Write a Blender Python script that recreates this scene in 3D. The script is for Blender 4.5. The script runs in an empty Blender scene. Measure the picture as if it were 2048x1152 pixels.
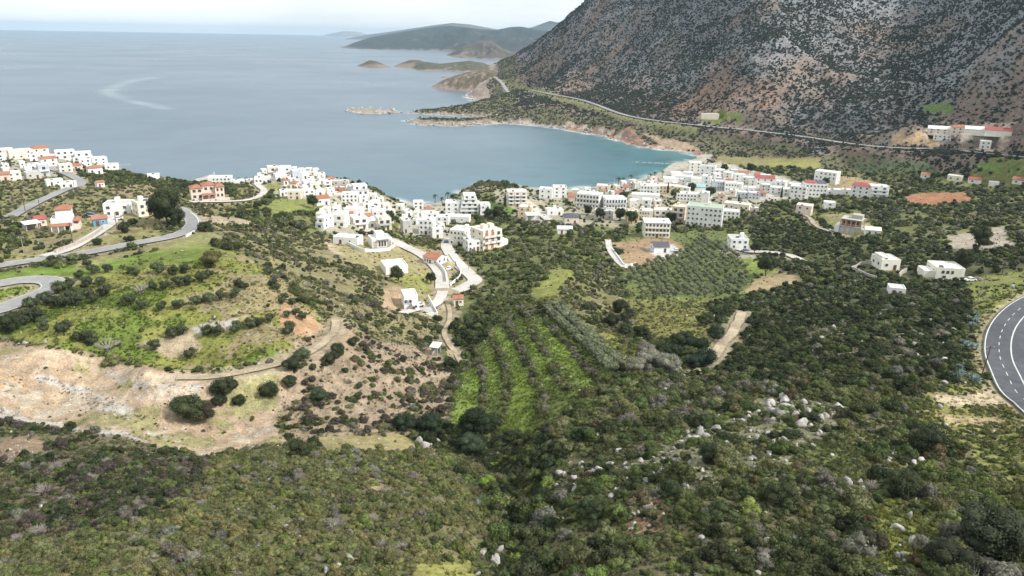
import bpy, bmesh, math, random
import numpy as np
from mathutils import Vector, Matrix

rng = np.random.default_rng(7)
random.seed(7)
sc = bpy.context.scene
COL = sc.collection

# ------------------------------------------------------------------ camera
FPX, CX, CY = 1479.0, 1024.0, 576.0          # photograph pixels (2048 x 1152)
CAMZ = 130.0
PITCH = math.atan((576 - 70.5) / FPX)
ROLL = math.atan(0.0187)
_F = np.array([0, math.cos(PITCH), -math.sin(PITCH)])
_R0 = np.array([1.0, 0, 0])
_U0 = np.cross(_R0, _F)
_R = math.cos(ROLL) * _R0 + math.sin(ROLL) * _U0
_U = np.cross(_R, _F)
cam_data = bpy.data.cameras.new('camera')
cam_data.sensor_width = 36.0
cam_data.lens = FPX / 2048 * 36.0
cam_data.clip_start = 1.0
cam_data.clip_end = 200000.0
cam = bpy.data.objects.new('camera', cam_data)
COL.objects.link(cam)
M = Matrix(((_R[0], _U[0], -_F[0], 0), (_R[1], _U[1], -_F[1], 0), (_R[2], _U[2], -_F[2], CAMZ), (0, 0, 0, 1)))
cam.matrix_world = M
sc.camera = cam
sc.render.resolution_x, sc.render.resolution_y = 1024, 576

# ------------------------------------------------------------------ light
SUN_EL, SUN_AZ = math.radians(42), math.radians(112)   # azimuth clockwise from +Y (view direction)
sun_dir = np.array([math.sin(SUN_AZ) * math.cos(SUN_EL), math.cos(SUN_AZ) * math.cos(SUN_EL), math.sin(SUN_EL)])
sd = bpy.data.lights.new('sun', 'SUN')
sd.energy = 4.1
sd.angle = math.radians(3)
sd.color = (1.0, 0.965, 0.92)
so = bpy.data.objects.new('sun', sd)
COL.objects.link(so)
so.location = (200, -200, 600)
so.rotation_euler = Vector(sun_dir).to_track_quat('Z', 'Y').to_euler()

world = bpy.data.worlds.new('World')
sc.world = world
world.use_nodes = True
wn, wl = world.node_tree.nodes, world.node_tree.links
wn.clear()
w_out = wn.new('ShaderNodeOutputWorld')
w_bg = wn.new('ShaderNodeBackground')
w_bg.inputs['Strength'].default_value = 0.1
w_sky = wn.new('ShaderNodeTexSky')
w_sky.sky_type = 'NISHITA'
w_sky.sun_disc = False
w_sky.sun_elevation = SUN_EL
w_sky.sun_rotation = SUN_AZ
w_tc = wn.new('ShaderNodeTexCoord')
w_map = wn.new('ShaderNodeMapping')
w_map.inputs['Scale'].default_value = (1.0, 1.0, 6.0)
w_no = wn.new('ShaderNodeTexNoise')
w_no.inputs['Scale'].default_value = 2.2
w_no.inputs['Detail'].default_value = 7
w_no.inputs['Roughness'].default_value = 0.55
w_cr = wn.new('ShaderNodeValToRGB')
w_cr.color_ramp.elements[0].position = 0.36
w_cr.color_ramp.elements[0].color = (8.6, 9.1, 9.3, 1)
w_cr.color_ramp.elements[1].position = 0.58
w_cr.color_ramp.elements[1].color = (10.6, 11.2, 11.0, 1)
w_mix = wn.new('ShaderNodeMix')
w_mix.data_type = 'RGBA'
w_mix.inputs['Factor'].default_value = 0.93
wl.new(w_tc.outputs['Generated'], w_map.inputs['Vector'])
wl.new(w_map.outputs['Vector'], w_no.inputs['Vector'])
wl.new(w_no.outputs['Fac'], w_cr.inputs['Fac'])
wl.new(w_sky.outputs['Color'], w_mix.inputs['A'])
wl.new(w_cr.outputs['Color'], w_mix.inputs['B'])
wl.new(w_mix.outputs['Result'], w_bg.inputs['Color'])
wl.new(w_bg.outputs['Background'], w_out.inputs['Surface'])

vs = sc.view_settings
vs.view_transform = 'Standard'
vs.look = 'None'
vs.gamma = 1.0
vs.exposure = 0.18
sc.cycles.use_denoising = True
sc.cycles.max_bounces = 6
sc.cycles.diffuse_bounces = 2
sc.cycles.glossy_bounces = 2
sc.cycles.transmission_bounces = 2
sc.cycles.volume_bounces = 0
sc.cycles.use_adaptive_sampling = True

# ------------------------------------------------------------------ maths
def ray(u, v):
    u = np.asarray(u, float); v = np.asarray(v, float)
    d = _F + np.multiply.outer((u - CX) / FPX, _R) - np.multiply.outer((v - CY) / FPX, _U)
    return d

def theta_t(u, v):
    """azimuth and slope (dz per horizontal metre) of a pixel's ray"""
    d = ray(u, v)
    h = np.hypot(d[..., 0], d[..., 1])
    return np.arctan2(d[..., 0], d[..., 1]), d[..., 2] / h

def project(x, y, z):
    p = np.stack([np.asarray(x, float), np.asarray(y, float), np.asarray(z, float) - CAMZ], -1)
    w = p @ _F
    w = np.where(w < 1e-3, 1e-3, w)
    return CX + FPX * (p @ _R) / w, CY - FPX * (p @ _U) / w

def _hash(ix, iy, seed):
    h = (ix.astype(np.int64) * 374761393 + iy.astype(np.int64) * 668265263 + seed * 974634777) & 0x7fffffff
    h = ((h ^ (h >> 13)) * 1274126177) & 0x7fffffff
    return ((h ^ (h >> 16)) & 0xffff) / 65535.0

def vnoise(x, y, seed=0):
    ix = np.floor(x); iy = np.floor(y)
    fx = x - ix; fy = y - iy
    fx = fx * fx * (3 - 2 * fx); fy = fy * fy * (3 - 2 * fy)
    a = _hash(ix, iy, seed); b = _hash(ix + 1, iy, seed); c = _hash(ix, iy + 1, seed); d = _hash(ix + 1, iy + 1, seed)
    return (a * (1 - fx) + b * fx) * (1 - fy) + (c * (1 - fx) + d * fx) * fy

def fbm(x, y, wl_, octv=4, seed=0, gain=0.5):
    s = 0; a = 1; t = 0
    for o in range(octv):
        s = s + a * (vnoise(x / wl_ + 17.3 * o, y / wl_ - 9.1 * o, seed + o) - 0.5); t += a
        a *= gain; wl_ = wl_ / 2.03
    return s / t * 2          # about -1..1

def sstep(a, b, x):
    t = np.clip((x - a) / (b - a), 0, 1)
    return t * t * (3 - 2 * t)

def in_poly(px, py, poly):
    px = np.asarray(px); py = np.asarray(py)
    r = np.zeros(px.shape, bool)
    n = len(poly)
    for i in range(n):
        x1, y1 = poly[i]; x2, y2 = poly[(i + 1) % n]
        if y1 == y2: continue
        c = ((y1 > py) != (y2 > py))
        r ^= c & (px < (x2 - x1) * (py - y1) / (y2 - y1) + x1)
    return r

def seg_dist(px, py, pts, closed=False):
    best = np.full(px.shape, 1e12)
    n = len(pts)
    for i in range(n if closed else n - 1):
        x1, y1 = pts[i]; x2, y2 = pts[(i + 1) % n]
        dx, dy = x2 - x1, y2 - y1
        L = dx * dx + dy * dy + 1e-9
        t = np.clip(((px - x1) * dx + (py - y1) * dy) / L, 0, 1)
        d = (px - x1 - t * dx) ** 2 + (py - y1 - t * dy) ** 2
        np.minimum(best, d, out=best)
    return np.sqrt(best)

# ------------------------------------------------------------------ terrain control points
# (u, v, z): what the photograph shows at a pixel, with its height above the sea;  (u, None, z, r): ground at range r
CP = [
 # valley floor from the foreground down to the beach
 (1010,1145,63.5),(1015,1060,58.5),(1010,1000,54.5),(985,930,48.5),(960,890,46),(950,850,44.5),(930,1060,68.5),(900,970,62.5),(860,920,57.5),(1080,1000,60),(1110,1080,66),(1065,935,55),(925,790,41.5),(905,745,37.5),(895,700,33.5),(893,655,30),
 (905,615,29),(920,560,24),(905,510,19),(895,470,13),(850,435,6.5),(835,415,3),
 # foreground right slope
 (1130,1145,71.5),(1300,1145,77),(1550,1145,79),(1800,1145,79),(2040,1145,78),(2300,1100,80),(1150,1000,65),(1350,1000,71),(1600,1000,73.5),
 (1850,1000,72.5),(2040,1000,71),(1080,900,58),(1250,900,63),(1450,900,67),(1650,900,68.5),(1850,880,66),(2020,900,66),(2250,900,69),
 (1150,820,56),(1300,800,58),(1450,810,61),(1600,830,65),(1750,800,63),(1880,790,61.5),(2000,800,60),
 (1024,1400,82),(500,1400,88),(1600,1400,88),(-200,1300,86),(2300,1400,88),
 (200,1010,67),(100,950,58.5),(220,905,53.5),(420,935,61.5),(300,1000,70.5),(130,1110,79),(0,1010,63),(-100,930,58),(600,1000,70.5),(750,960,66),(0,1145,80),(400,1145,80.5),(700,1145,78.5),(500,930,60),(650,925,59),
 # right: dark scrub slope below the bend, road
 (1440,760,55),(1600,730,58),(1750,730,60),(1900,730,59.5),(1500,690,49),(1650,670,52),(1800,660,54),(1940,660,55),
 (1972,690,56),(1990,760,57.5),(2040,840,60),(2000,615,54.5),(2048,588,54),(2200,560,54),(2300,700,58),(2200,760,59),
 (1540,620,42),(1650,600,43),(1780,590,44),(1880,600,47),(1940,590,50),
 (1765,538,40),(1885,553,43),(1980,560,48),(2048,540,49),(1640,560,38),(1560,545,33),(1600,500,27),(1700,500,31),(1800,500,35),(1950,500,40),(2040,480,40),
 (2300,500,52),(2300,400,40),
 (1700,465,26),(1900,460,35),(1620,455,21),(1550,430,14),(1800,430,25),(2040,420,34),(1880,395,22),(1740,392,15),(1640,385,9),(1680,355,14),(1720,362,17),(1750,375,15),
 (1950,380,23),(2048,370,25),(1850,350,15),(1650,345,7),(1550,345,6),(1750,330,11),(1900,330,18),(2048,335,23),
 (1550,310,7),(1650,300,11),(1450,312,4),(1420,330,3),
 # middle spur with orchard, right of the valley
 (1020,860,49),(950,800,43.5),(1060,780,48.5),(1180,760,54),(1240,745,53),(1000,700,40.5),(1080,700,45.5),(1160,700,47.5),(1220,720,49.5),
 (1020,640,39.5),(1090,625,42.5),(1130,590,42),(1110,560,38),(1150,545,36.5),(1180,620,42),(1210,680,45),(1180,560,36),
 (970,640,33),(1000,580,30),(1050,540,29),(1000,520,22.5),(1080,500,22),(1150,500,25),(1050,470,15),(1130,465,16),(960,520,21),(980,480,14),
 (1230,640,37),(1240,590,31.5),(1225,540,27),(1215,500,21),
 # knoll and groves to the right of it
 (1300,700,45.5),(1380,730,50),(1420,720,49),(1260,660,40),(1350,640,41.5),(1430,625,41),(1480,630,41),(1300,600,36),(1400,595,36.5),(1500,600,37),
 (1280,575,30.5),(1400,570,30.5),(1500,555,31),(1270,500,20.5),(1400,500,21.5),(1500,500,24),(1330,480,18),(1470,480,20.5),(1240,470,14),(1400,455,13),(1530,470,21),
 # town plain by the bay
 (1300,470,14),(1310,440,10.5),(1200,445,11),(1100,440,10),(1130,410,6),(1200,410,6),(1080,395,5),(1030,400,9),(1060,440,11),(980,425,6),(920,425,4.5),(870,425,4),
 (1250,390,4),(1350,400,5),(1400,430,8),(1450,400,6),(1350,360,3),(1400,345,3),(1500,375,5),(1600,390,8),(1200,378,2.5),(1120,382,2.5),
 (960,378,10),(1000,380,9),(940,392,5),(975,395,7),
 # left hill, olive terraces
 (660,650,50.5),(600,560,53),(520,520,55),(450,475,56.5),(560,600,55),(480,640,56.5),(300,560,58),(300,620,57),(150,600,56),(0,620,57),(150,680,56.5),(300,720,55.5),(440,725,55),(560,700,54),
 (330,752,49.5),(430,755,49),(180,722,51.5),(0,700,53.5),(0,780,53),(200,800,49),(-200,700,58),(-200,800,57),(120,860,51),
 (640,690,51.5),(700,680,50),(720,720,49.5),(600,760,49.5),(500,800,48.5),(500,850,47),(420,890,47.5),(560,885,48.5),(650,880,48.5),(770,885,48.5),(860,840,44),
 (700,800,47.5),(800,800,43.5),(860,760,39.5),(800,700,40.5),(860,680,33.5),(740,650,45),(830,640,35),
 (750,600,36.5),(650,580,44.5),(820,620,31),(700,545,39),(620,520,43),(560,480,43.5),(780,560,31.5),(850,560,27),(820,520,27.5),
 # behind the crest towards the village
 (480,440,43),(560,445,38),(640,450,32),(600,420,32),(530,400,35),(680,500,34),(740,490,29.5),(800,500,26),(660,470,30),(720,455,25),(770,455,19),(820,465,16),(700,420,21),
 (760,425,13),(800,420,6),(640,395,23),(700,390,17),(740,400,12),(580,370,26),(640,370,20),(550,362,26),(500,380,29),
 (560,348,25),(600,350,23),(650,362,18),(700,378,13),(750,396,8),
 # left plateau and houses
 (390,445,55),(330,440,55),(290,435,54.5),(240,435,53.5),(145,462,54),(60,470,53.5),(250,490,56),(120,520,57),(0,525,57.5),(60,560,57.5),(-200,560,60),(0,470,53.5),(-200,450,54),
 (390,400,38),(420,400,37.5),(450,400,37),(380,425,46),(300,390,41),(200,400,45),(120,400,45),(40,425,48),(0,400,44),(470,415,38),
 (230,370,37),(290,365,32),(330,375,32),(160,372,38),(60,380,40),(0,365,37),(120,350,33),(40,350,34),(200,345,30),(250,350,29),(0,318,30),(80,322,28),(150,322,26),(210,328,22),
 (250,336,15),(300,360,16),(340,362,9),(430,366,10),(480,368,14),(510,368,20),(-200,350,40),(-200,320,36),(-400,400,50),(-400,600,62),
 (130,312,26),(60,308,29),(190,322,22),
 # far shore, coast road and the foot of the mountain
 (1400,252,25),(1300,236,27),(1200,210,31),(1130,193,35),(1060,176,39),(985,156,38),(1500,262,24),(1600,272,22),(1700,283,22),(1810,293,23),(1900,300,25),(2048,312,28),(2300,330,34),
 (1350,280,9),(1250,262,11),(1400,285,9),(1150,235,14),(1050,215,19),(1000,190,22),(1000,228,8),(930,240,5),(860,243,5),(940,226,5),(1080,243,8),(870,221,4),(750,220,4),(1500,290,9),(1600,290,13),
 (970,180,15),(960,160,22),
 # mountain face
 (1400,220,None,1075),(1500,240,None,985),(1600,250,None,935),(1700,260,None,880),(1800,270,None,850),(1900,280,None,800),(2048,290,None,745),
 (1300,190,None,1200),(1300,130,None,1290),(1300,60,None,1390),(1300,0,None,1480),(1300,-80,None,1620),
 (1200,170,None,1380),(1200,100,None,1480),(1200,45,None,1560),(1215,0,None,1630),
 (1100,160,None,1600),(1100,110,None,1690),(1040,150,None,1780),(1180,8,None,1720),(1140,35,None,1780),(1100,62,None,1840),(1060,90,None,1900),(1020,117,None,1980),(1000,128,None,2020),
 (1180,40,None,2020),(1140,62,None,2080),(1100,84,None,2140),(1060,104,None,2200),(1020,122,None,2250),(1220,5,None,2150),
 (1420,160,None,1130),(1420,80,None,1230),(1420,0,None,1330),(1420,-100,None,1480),
 (1530,180,None,1030),(1530,100,None,1110),(1525,30,None,1190),(1520,-60,None,1290),(1500,-160,None,1430),
 (1640,200,None,1010),(1650,120,None,1120),(1660,40,None,1230),(1660,-60,None,1380),
 (1740,200,None,975),(1770,130,None,1130),(1790,60,None,1280),(1800,-20,None,1420),(1800,-120,None,1560),
 (1850,220,None,910),(1870,150,None,1040),(1880,80,None,1170),(1890,0,None,1300),(1890,-100,None,1440),
 (1960,220,None,860),(1970,140,None,960),(1980,60,None,1060),(1990,-20,None,1170),(1990,-120,None,1300),
 (2100,240,None,780),(2100,140,None,860),(2100,40,None,960),(2100,-100,None,1120),
 (2350,240,None,700),(2350,100,None,820),(2350,-100,None,1000),(2350,-300,None,1250),
 (1700,-250,None,1750),(1400,-230,None,1800),(2000,-280,None,1600),(1300,-120,None,1800),
 (1500,None,320,2400),(1800,None,350,2400),(2200,None,380,2200),(1300,None,200,2400),(1200,None,60,2400),(1120,None,20,2400),(1040,None,5,2400),
]
def cp_world():
    P = []
    for c in CP:
        if len(c) == 3:
            th, t = theta_t(c[0], c[1]); r = (c[2] - CAMZ) / t; z = c[2]
        elif c[1] is None:
            th, _ = theta_t(c[0], 200); r = c[3]; z = c[2]
        else:
            th, t = theta_t(c[0], c[1]); r = c[3]; z = CAMZ + t * r
        P.append((float(th), math.log(float(r)), float(z)))
    return np.array(P)
_P = cp_world()
_C2 = 0.035 ** 2
def _kern(a, b):
    return np.sqrt((a[:, None, 0] - b[None, :, 0]) ** 2 + (a[:, None, 1] - b[None, :, 1]) ** 2 + _C2)
_n = len(_P)
_A = np.zeros((_n + 3, _n + 3))
_A[:_n, :_n] = -_kern(_P, _P) + np.eye(_n) * 0.002
_A[:_n, _n] = 1; _A[:_n, _n + 1:] = _P[:, :2]; _A[_n:, :_n] = _A[:_n, _n:].T
_W = np.linalg.solve(_A, np.concatenate([_P[:, 2], [0, 0, 0]]))
def base_z(th, lr):
    sh = th.shape; q = np.stack([th.ravel(), lr.ravel()], -1); out = np.empty(len(q))
    for i in range(0, len(q), 20000):
        b = q[i:i + 20000]
        out[i:i + 20000] = -_kern(b, _P) @ _W[:_n] + _W[_n] + b @ _W[_n + 1:]
    return out.reshape(sh)

# polar height grid centred under the viewpoint: even detail from near to far
TH0, TH1, NT = math.radians(-47), math.radians(47), 860
LR0, LR1, NR = math.log(34.0), math.log(2450.0), 760
ths = np.linspace(TH0, TH1, NT); lrs = np.linspace(LR0, LR1, NR)
# coarse evaluation of the smooth surface, then bilinear upsampling (the surface is smooth at this scale)
def upsample(Zc, tc, lc):
    fi = (lrs - lc[0]) / (lc[1] - lc[0]); i0 = np.clip(fi.astype(int), 0, len(lc) - 2); fi = fi - i0
    fj = (ths - tc[0]) / (tc[1] - tc[0]); j0 = np.clip(fj.astype(int), 0, len(tc) - 2); fj = fj - j0
    a = Zc[i0] * (1 - fi)[:, None] + Zc[i0 + 1] * fi[:, None]
    return a[:, j0] * (1 - fj) + a[:, j0 + 1] * fj
_tc = np.linspace(TH0, TH1, 216); _lc = np.linspace(LR0, LR1, 191)
_TC, _LC = np.meshgrid(_tc, _lc)
Z = upsample(base_z(_TC, _LC), _tc, _lc)
TH, LR = np.meshgrid(ths, lrs)
RR = np.exp(LR); X = RR * np.sin(TH); Y = RR * np.cos(TH)

# coast line: pixels at sea level or (u, 'r', range)
COAST = [(-900,'r',1000),(-500,'r',900),(-200,'r',830),(0,'r',775),(100,'r',760),(180,'r',735),(240,'r',700),(290,'r',675),(340,'r',680),(400,'r',690),(450,'r',690),(500,'r',715),(540,'r',735),(600,'r',720),
 (650,'r',700),(700,'r',665),(750,'r',630),(785,'r',605),(805,408),(840,408),(875,405),(905,396),(925,384),(950,372),(985,366),(1015,369),(1040,377),(1090,380),(1140,377),(1200,373),(1250,364),(1295,354),(1325,343),
 (1337,334),(1345,326),(1375,322),(1400,316),(1385,308),(1330,300),(1285,296),(1255,290),(1235,280),(1205,274),(1160,264),(1120,258),(1060,250),(1010,247),(960,250),(925,253),(880,251),(845,250),(812,245),(815,240),(840,237),(880,238),(930,240),(985,238),
 (955,236),(900,231),(850,228),(812,226),(830,222),(870,220),(930,219),(975,216),(1000,210),(965,208),(945,200),(932,192),(945,186),(962,180),(955,168),(975,158),(990,148),(1000,139),(1030,132),(1060,'r',2440),(1060,'r',6000)]
def coast_pt(c):
    if c[1] == 'r':
        th, _ = theta_t(c[0], 200); r = c[2]
    else:
        th, t = theta_t(c[0], c[1]); r = -CAMZ / t
    return (float(r * np.sin(th)), float(r * np.cos(th)))
coast = [coast_pt(c) for c in COAST]
land_poly = coast + [(6000, 6000), (6000, -3000), (-3000, -3000)]
islet = [coast_pt(c) for c in [(694,222),(705,217),(735,216),(770,219),(800,222),(795,226),(760,228),(720,228)]]
pts2 = [(-3000.0, -3000.0)]
m_far = RR > 380
SD = np.full(X.shape, 400.0)
xf, yf = X[m_far], Y[m_far]
d = seg_dist(xf, yf, coast)
ins = in_poly(xf, yf, land_poly)
di = seg_dist(xf, yf, islet, True); ii = in_poly(xf, yf, islet)
sdv = np.where(ins, d, -d)
sdv = np.maximum(sdv, np.where(ii, di, -di))
SD[m_far] = sdv
wig = fbm(X, Y, 26, 3, 51) * 2.5 + np.where(RR > 850, fbm(X, Y, 45, 4, 55) * 6, 0)
SDW = SD + np.where(np.abs(SD) < 60, wig, 0)

# relief detail
NZ = fbm(X, Y, 34, 4, 11) * 0.9 + fbm(X, Y, 7, 3, 23) * 0.45
far = sstep(750, 1100, RR)
UG, VG = project(X, Y, Z)
mtn = sstep(40, 120, Z) * sstep(820, 1000, RR)
# gullies run down the fall line of the mountain: noise stretched up-slope
gul = fbm(X * 1.0 + Y * 0.25, Y * 0.22, 70, 4, 31)
rid = -np.abs(fbm(X * 0.9 + Y * 0.45, Y * 0.3 - X * 0.1, 110, 4, 37)) + 0.25
QZ = in_poly(UG, VG, [(-400,690),(0,690),(170,712),(335,750),(430,755),(560,730),(640,700),(740,740),(650,760),(560,830),(570,885),(400,915),(250,870),(0,845),(-400,830)])
NZ = NZ + QZ * (-np.abs(fbm(X * .7 + Y * .5, Y * .4 - X * .2, 12, 4, 41)) * 3.2 + .6)
Z = Z + NZ * (1 + 1.5 * far) + mtn * (gul * 10 + (rid - .25) * 30) * (0.35 + 0.65 * sstep(1150, 1300, UG))
Z = np.where(Z > 232, 232 + (Z - 232) * .12, Z)
coastal = sstep(0, 1, SDW / (6 + 0.012 * RR))
rocky = np.clip(fbm(X, Y, 14, 3, 77), -1, 1)
Z = np.where(SDW > 0, np.maximum(Z, 1.2) * coastal + 0.25 + np.where(RR > 850, rocky * (1.4 + 3.2 * sstep(1450, 1650, RR)) * coastal, 0), np.maximum(-14, SDW * 0.06 - 0.3))

def grid_at(th, lr, A=None):
    A = Z if A is None else A
    fi = np.clip((np.asarray(lr) - LR0) / (LR1 - LR0) * (NR - 1), 0, NR - 1.001); i = fi.astype(int); fi = fi - i
    fj = np.clip((np.asarray(th) - TH0) / (TH1 - TH0) * (NT - 1), 0, NT - 1.001); j = fj.astype(int); fj = fj - j
    return (A[i, j] * (1 - fj) + A[i, j + 1] * fj) * (1 - fi) + (A[i + 1, j] * (1 - fj) + A[i + 1, j + 1] * fj) * fi
def hz(x, y):
    x = np.asarray(x, float); y = np.asarray(y, float)
    return grid_at(np.arctan2(x, y), np.log(np.hypot(x, y)))
_lsamp = np.linspace(LR0, LR1, 3000); _rsamp = np.exp(_lsamp)
def ground(u, v):
    """the point of the ground seen at a photograph pixel"""
    th, t = theta_t(u, v); th = float(th); t = float(t)
    zz = grid_at(np.full(3000, th), _lsamp)
    below = (CAMZ + t * _rsamp) <= np.maximum(zz, 0.0)
    k = int(np.argmax(below)) if below.any() else 2999
    if k > 0:
        a0 = CAMZ + t * _rsamp[k - 1] - zz[k - 1]; a1 = CAMZ + t * _rsamp[k] - zz[k]
        f = a0 / (a0 - a1) if a0 != a1 else 0
        r = _rsamp[k - 1] + f * (_rsamp[k] - _rsamp[k - 1])
    else: r = _rsamp[k]
    x, y = r * math.sin(th), r * math.cos(th)
    return np.array([x, y, float(hz(x, y))])

# ------------------------------------------------------------------ materials
MATS = {}
def nt(name):
    m = bpy.data.materials.new(name); m.use_nodes = True
    n = m.node_tree.nodes; n.clear()
    o = n.new('ShaderNodeOutputMaterial'); b = n.new('ShaderNodeBsdfPrincipled')
    m.node_tree.links.new(b.outputs['BSDF'], o.inputs['Surface'])
    b.inputs['Roughness'].default_value = 0.9
    b.inputs['Specular IOR Level'].default_value = 0.2
    MATS[name] = m
    return m, n, m.node_tree.links, b
def mathn(n, l, op, a, b=None, c=None):
    x = n.new('ShaderNodeMath'); x.operation = op
    for i, v in enumerate((a, b, c)):
        if v is None: continue
        if isinstance(v, (int, float)): x.inputs[i].default_value = v
        else: l.new(v, x.inputs[i])
    return x.outputs[0]
def noise(n, l, vec, scale, detail=4, rough=0.6):
    x = n.new('ShaderNodeTexNoise'); x.inputs['Scale'].default_value = scale
    x.inputs['Detail'].default_value = detail; x.inputs['Roughness'].default_value = rough
    if vec is not None: l.new(vec, x.inputs['Vector'])
    return x.outputs['Fac']
def remap(n, l, v, a, b, c, d):
    x = n.new('ShaderNodeMapRange'); l.new(v, x.inputs['Value'])
    x.inputs['From Min'].default_value = a; x.inputs['From Max'].default_value = b
    x.inputs['To Min'].default_value = c; x.inputs['To Max'].default_value = d
    return x.outputs['Result']
def scale_col(n, l, col, fac):
    x = n.new('ShaderNodeVectorMath'); x.operation = 'SCALE'
    if isinstance(col, tuple): x.inputs[0].default_value = col[:3]
    else: l.new(col, x.inputs[0])
    if isinstance(fac, (int, float)): x.inputs['Scale'].default_value = fac
    else: l.new(fac, x.inputs['Scale'])
    return x.outputs['Vector']
def mixc(n, l, f, a, b):
    x = n.new('ShaderNodeMix'); x.data_type = 'RGBA'
    for k, v in (('Factor', f), ('A', a), ('B', b)):
        if isinstance(v, (int, float)): x.inputs[k].default_value = v
        elif isinstance(v, tuple): x.inputs[k].default_value = (*v[:3], 1)
        else: l.new(v, x.inputs[k])
    return x.outputs['Result']
def bump(n, l, b, h, strength, dist):
    x = n.new('ShaderNodeBump'); x.inputs['Strength'].default_value = strength; x.inputs['Distance'].default_value = dist
    l.new(h, x.inputs['Height']); l.new(x.outputs['Normal'], b.inputs['Normal'])

def plain(name, col, rough=0.85, var=0.18, scale=0.6, spec=0.2, metal=0.0, b_=0.0):
    m, n, l, b = nt(name)
    g = n.new('ShaderNodeNewGeometry')
    f1 = noise(n, l, g.outputs['Position'], scale, 5)
    f2 = noise(n, l, g.outputs['Position'], scale * 9, 3)
    s = mathn(n, l, 'ADD', mathn(n, l, 'MULTIPLY', f1, 0.7), mathn(n, l, 'MULTIPLY', f2, 0.3))
    l.new(scale_col(n, l, col, remap(n, l, s, 0.3, 0.7, 1 - var, 1 + var)), b.inputs['Base Color'])
    b.inputs['Roughness'].default_value = rough; b.inputs['Specular IOR Level'].default_value = spec
    b.inputs['Metallic'].default_value = metal
    if b_: bump(n, l, b, f2, 0.5, b_)
    return m
def plaster(name, col):
    m, n, l, b = nt(name)
    g = n.new('ShaderNodeNewGeometry')
    mp = n.new('ShaderNodeMapping'); mp.inputs['Scale'].default_value = (1, 1, 0.25)
    l.new(g.outputs['Position'], mp.inputs['Vector'])
    st = noise(n, l, mp.outputs['Vector'], 0.9, 6, 0.65)          # rain streaks and patches
    f2 = noise(n, l, g.outputs['Position'], 0.15, 3)
    k = remap(n, l, st, 0.42, 0.72, 1.03, 0.84)
    k2 = remap(n, l, f2, 0.3, 0.7, 0.96, 1.03)
    l.new(scale_col(n, l, col, mathn(n, l, 'MULTIPLY', k, k2)), b.inputs['Base Color'])
    return m
plaster('white_plaster', (0.80, 0.80, 0.785))
plaster('cream_plaster', (0.78, 0.71, 0.57))
plaster('ivory_plaster', (0.80, 0.765, 0.68))
plaster('yellow_plaster', (0.73, 0.58, 0.36))
plaster('pink_plaster', (0.74, 0.63, 0.55))
plaster('grey_plaster', (0.52, 0.50, 0.47))
plaster('orange_plaster', (0.42, 0.21, 0.14))
plaster('blue_grey_plaster', (0.50, 0.54, 0.58))
plain('concrete', (0.42, 0.40, 0.37), var=0.2, scale=0.4)
plain('flat_roof_white', (0.74, 0.73, 0.71), var=0.12, scale=0.3)
plain('flat_roof_grey', (0.45, 0.45, 0.44), var=0.25, scale=0.3)
plain('flat_roof_green', (0.36, 0.44, 0.34), var=0.15, scale=0.3)
plain('dark_roof', (0.10, 0.10, 0.12), var=0.2, scale=0.5)
plain('teal_roof', (0.28, 0.44, 0.45), var=0.1, scale=0.4)
plain('white_frame', (0.7, 0.7, 0.68), var=0.03)
plain('brown_wood', (0.14, 0.08, 0.05), var=0.25, scale=2)
plain('pole_wood', (0.10, 0.075, 0.055), var=0.25, scale=2)
plain('steel', (0.35, 0.36, 0.37), rough=0.5, var=0.06, metal=0.6)
plain('blue_paint', (0.13, 0.30, 0.42), rough=0.5, var=0.06)
plain('trunk_bark', (0.12, 0.095, 0.07), var=0.3, scale=3)
plain('twig_bark', (0.30, 0.27, 0.24), var=0.2, scale=3)
plain('stone_wall', (0.42, 0.38, 0.33), var=0.4, scale=1.2, b_=0.08)
plain('car_paint_white', (0.75, 0.75, 0.75), rough=0.3, var=0.02, spec=0.5)
plain('car_paint_blue', (0.08, 0.12, 0.22), rough=0.3, var=0.02, spec=0.5)
plain('tyre_rubber', (0.02, 0.02, 0.02), var=0.05)
def tile_mat(name, col):
    m, n, l, b = nt(name)
    g = n.new('ShaderNodeNewGeometry')
    f1 = noise(n, l, g.outputs['Position'], 3.0, 4); f2 = noise(n, l, g.outputs['Position'], 0.4, 3)
    l.new(scale_col(n, l, col, mathn(n, l, 'MULTIPLY', remap(n, l, f1, 0.3, 0.7, 0.72, 1.22), remap(n, l, f2, 0.3, 0.7, 0.85, 1.12))), b.inputs['Base Color'])
    w = n.new('ShaderNodeTexWave'); w.inputs['Scale'].default_value = 1.6; l.new(g.outputs['Position'], w.inputs['Vector'])
    bump(n, l, b, w.outputs['Fac'], 0.6, 0.06)
tile_mat('roof_tile', (0.38, 0.17, 0.11))
tile_mat('roof_tile_red', (0.36, 0.11, 0.10))
m, n, l, b = nt('window_glass')
b.inputs['Base Color'].default_value = (0.07, 0.078, 0.085, 1); b.inputs['Roughness'].default_value = 0.12; b.inputs['Specular IOR Level'].default_value = 0.5

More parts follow.
